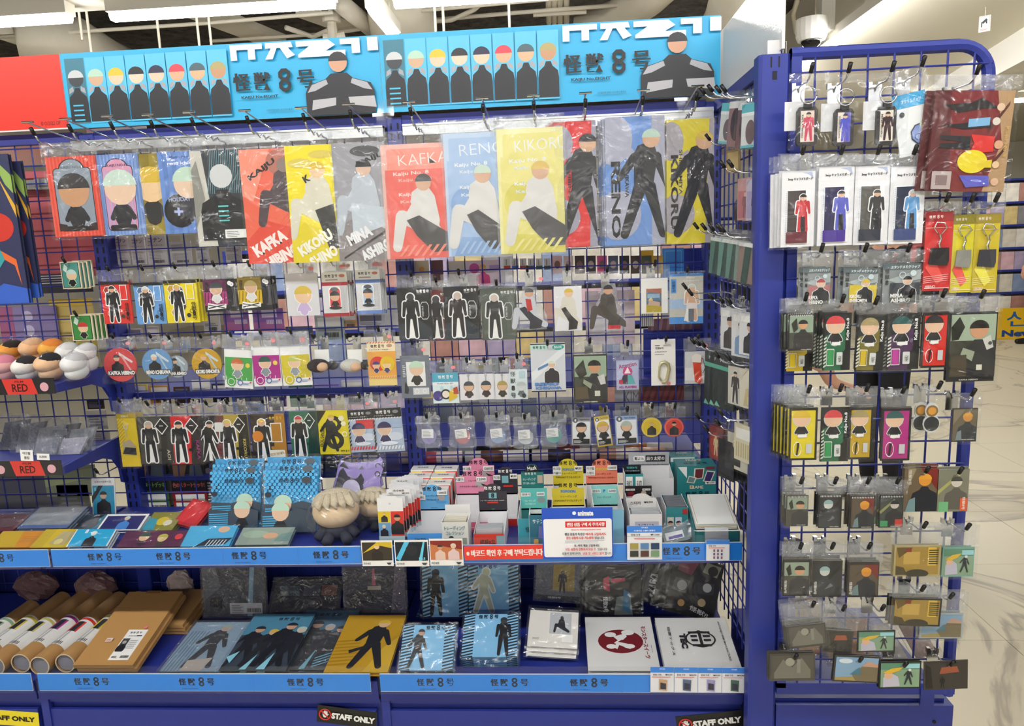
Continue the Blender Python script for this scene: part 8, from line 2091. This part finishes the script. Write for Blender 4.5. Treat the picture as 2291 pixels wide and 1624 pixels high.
def rig(H, larm, rarm, step=0.0, fing=True, lfoot=None):
    """joints of a standing adult facing -y; arms given as elbow, wrist, hand direction"""
    s = H / 1.7
    J = {'pelvis': (0, 0, .93 * s), 'waist': (0, 0, 1.08 * s), 'chest': (0, .01, 1.28 * s), 'neck0': (0, .01, 1.43 * s), 'neck': (0, -.005, 1.49 * s), 'head': (0, -.02, 1.58 * s), 'crown': (0, -.01, 1.66 * s)}
    R = {'pelvis': (.155 * s, .11 * s), 'waist': (.13 * s, .095 * s), 'chest': (.165 * s, .105 * s), 'neck0': (.09 * s, .07 * s), 'neck': .052 * s, 'head': (.078 * s, .092 * s), 'crown': (.06 * s, .07 * s)}
    E_ = [('pelvis', 'waist'), ('waist', 'chest'), ('chest', 'neck0'), ('neck0', 'neck'), ('neck', 'head'), ('head', 'crown')]
    g = {'neck': 1, 'head': 1, 'crown': 1}
    for sd, sx, arm in (('l', 1, larm), ('r', -1, rarm)):
        el, wr, hd = arm
        J[sd + 'sh'] = (sx * .17 * s, .01, 1.40 * s)
        J[sd + 'el'] = el
        J[sd + 'fa'] = tuple((Vector(el) + Vector(wr)) / 2)
        J[sd + 'wr'] = wr
        R[sd + 'sh'], R[sd + 'el'], R[sd + 'fa'], R[sd + 'wr'] = .06 * s, .045 * s, .042 * s, .028 * s
        E_ += [('neck0', sd + 'sh'), (sd + 'sh', sd + 'el'), (sd + 'el', sd + 'fa'), (sd + 'fa', sd + 'wr')]
        g[sd + 'fa'] = 1
        g[sd + 'wr'] = 1
        d = Vector(hd).normalized()
        side = d.cross(Vector((0, 0, 1)))
        side = side.normalized() if side.length > .1 else Vector((1, 0, 0))
        dn = d.cross(side).normalized()
        if dn.z > 0:
            dn = -dn
        W_ = Vector(wr)
        pm_ = W_ + d * .05
        J[sd + 'pm'] = tuple(pm_)
        R[sd + 'pm'] = (.034, .018)
        J[sd + 'kn'] = tuple(W_ + d * .085)
        R[sd + 'kn'] = (.036, .015)
        E_ += [(sd + 'wr', sd + 'pm'), (sd + 'pm', sd + 'kn')]
        g[sd + 'pm'] = g[sd + 'kn'] = 1
        for fi, (off, ln) in enumerate(((-.027, .062), (-.009, .075), (.010, .070), (.028, .055))):
            k0, k1, k2 = sd + 'f%da' % fi, sd + 'f%db' % fi, sd + 'f%dc' % fi
            b0 = W_ + d * .095 + side * off
            J[k0], J[k1], J[k2] = tuple(b0), tuple(b0 + d * ln * .5 + dn * .008), tuple(b0 + d * ln * .88 + dn * .03)
            R[k0], R[k1], R[k2] = .0095, .0088, .0075
            E_ += [(sd + 'kn', k0), (k0, k1), (k1, k2)]
            g[k0] = g[k1] = g[k2] = 1
        t0 = W_ + d * .03 + side * -.03 * sx
        t1 = t0 + d * .03 + side * -.02 * sx + dn * .01
        t2 = t1 + d * .028 + dn * .012
        for kk, pp, rr_ in ((sd + 't0', t0, .012), (sd + 't1', t1, .0105), (sd + 't2', t2, .0085)):
            J[kk] = tuple(pp)
            R[kk] = rr_
            g[kk] = 1
        E_ += [(sd + 'pm', sd + 't0'), (sd + 't0', sd + 't1'), (sd + 't1', sd + 't2')]
        st = step * sx
        J[sd + 'hip'] = (sx * .09 * s, 0, .87 * s)
        J[sd + 'kne'] = (sx * .1 * s, -.02 - st * .6, .48 * s)
        J[sd + 'ank'] = (sx * .1 * s, .02 - st, .085 * s)
        J[sd + 'heel'] = (sx * .1 * s, .035 - st, .04 * s)
        J[sd + 'ball'] = (sx * .105 * s, -.12 - st, .034 * s)
        J[sd + 'toe'] = (sx * .108 * s, -.19 - st, .03 * s)
        for k_, r_ in (('hip', .095), ('kne', .066), ('ank', .05), ('heel', .04), ('ball', .036), ('toe', .028)):
            R[sd + k_] = r_ * s
        E_ += [('pelvis', sd + 'hip'), (sd + 'hip', sd + 'kne'), (sd + 'kne', sd + 'ank'), (sd + 'ank', sd + 'heel'), (sd + 'heel', sd + 'ball'), (sd + 'ball', sd + 'toe')]
        for k_ in ('heel', 'ball', 'toe'):
            g[sd + k_] = 2
    return J, E_, R, g


def finish_person(o, H):
    s = H / 1.7
    hr = MB().ell((0, .02 * s, 1.612 * s), (.09 * s, .105 * s, .1 * s), 18, 12)
    hr.ell((0, .06 * s, 1.53 * s), (.075 * s, .05 * s, .1 * s), 14, 10)
    link('hair', hr, HAIR, o, smooth=True)
    link('nose', MB().tube([(0, -.1 * s, 1.585 * s), (0, -.122 * s, 1.555 * s), (0, -.1 * s, 1.548 * s)], [.006 * s, .012 * s, .006], 7), SKIN, o, smooth=True)
    for sx in (-1, 1):
        link('ear', MB().ell((sx * .083 * s, .0, 1.565 * s), (.012 * s, .02 * s, .03 * s), 8, 6), SKIN, o, smooth=True)
        link('eye', MB().ell((sx * .03 * s, -.1 * s, 1.585 * s), (.012 * s, .007 * s, .006 * s), 8, 6), BLACK, o, smooth=True)
    link('mouth', MB().ell((0, -.1 * s, 1.52 * s), (.022 * s, .007 * s, .006 * s), 8, 6), mat('#b5655a', .5), o, smooth=True)


# person reaching along the shelf behind the front column
hp = at(1900, 848, 1.1)
base = Vector((hp.x - .36, 1.22, 0))
J, E_, R, g = rig(1.62, ((.28, -.1, hp.z + .10), (.22, -.30, hp.z + .02), (-.6, -.4, -.25)), ((-.34, -.08, 1.1), (-.36, -.2, hp.z + .03), (-.02, -1, -.2)))
# world arm: the person faces right (+x), so local -y points to +x
o = person('person', 'person in black clothes reaching past the front column', (base.x, base.y, 0), math.pi / 2, J, E_, R, 'pelvis', (CLOTH, SKIN, SHOE), g)
finish_person(o, 1.62)
fp = at(1985, 640, 1.75)
J, E_, R, g = rig(1.56, ((.24, .06, 1.12), (.2, -.16, .93), (0, -1, -.3)), ((-.24, .06, 1.12), (-.2, -.16, .93), (0, -1, -.3)))
o = person('person', 'person in black standing behind the end rack goods', (fp.x, 1.75, 0), -math.pi / 2 + .3, J, E_, R, 'pelvis', (CLOTH2, SKIN, SHOE), g)
finish_person(o, 1.56)
sp_ = at(2262, 762, Z=0)
J, E_, R, g = rig(1.72, ((.26, .12, 1.12), (.27, .0, .88), (0, -.2, -1)), ((-.26, -.02, 1.12), (-.27, -.2, .9), (0, -.3, -1)), step=.3)
o = person('person', 'person in black trousers walking by the far bookcase', (sp_.x + .38, sp_.y - .15, 0), -math.pi / 2, J, E_, R, 'pelvis', (CLOTH, SKIN, SHOE), g)
finish_person(o, 1.72)
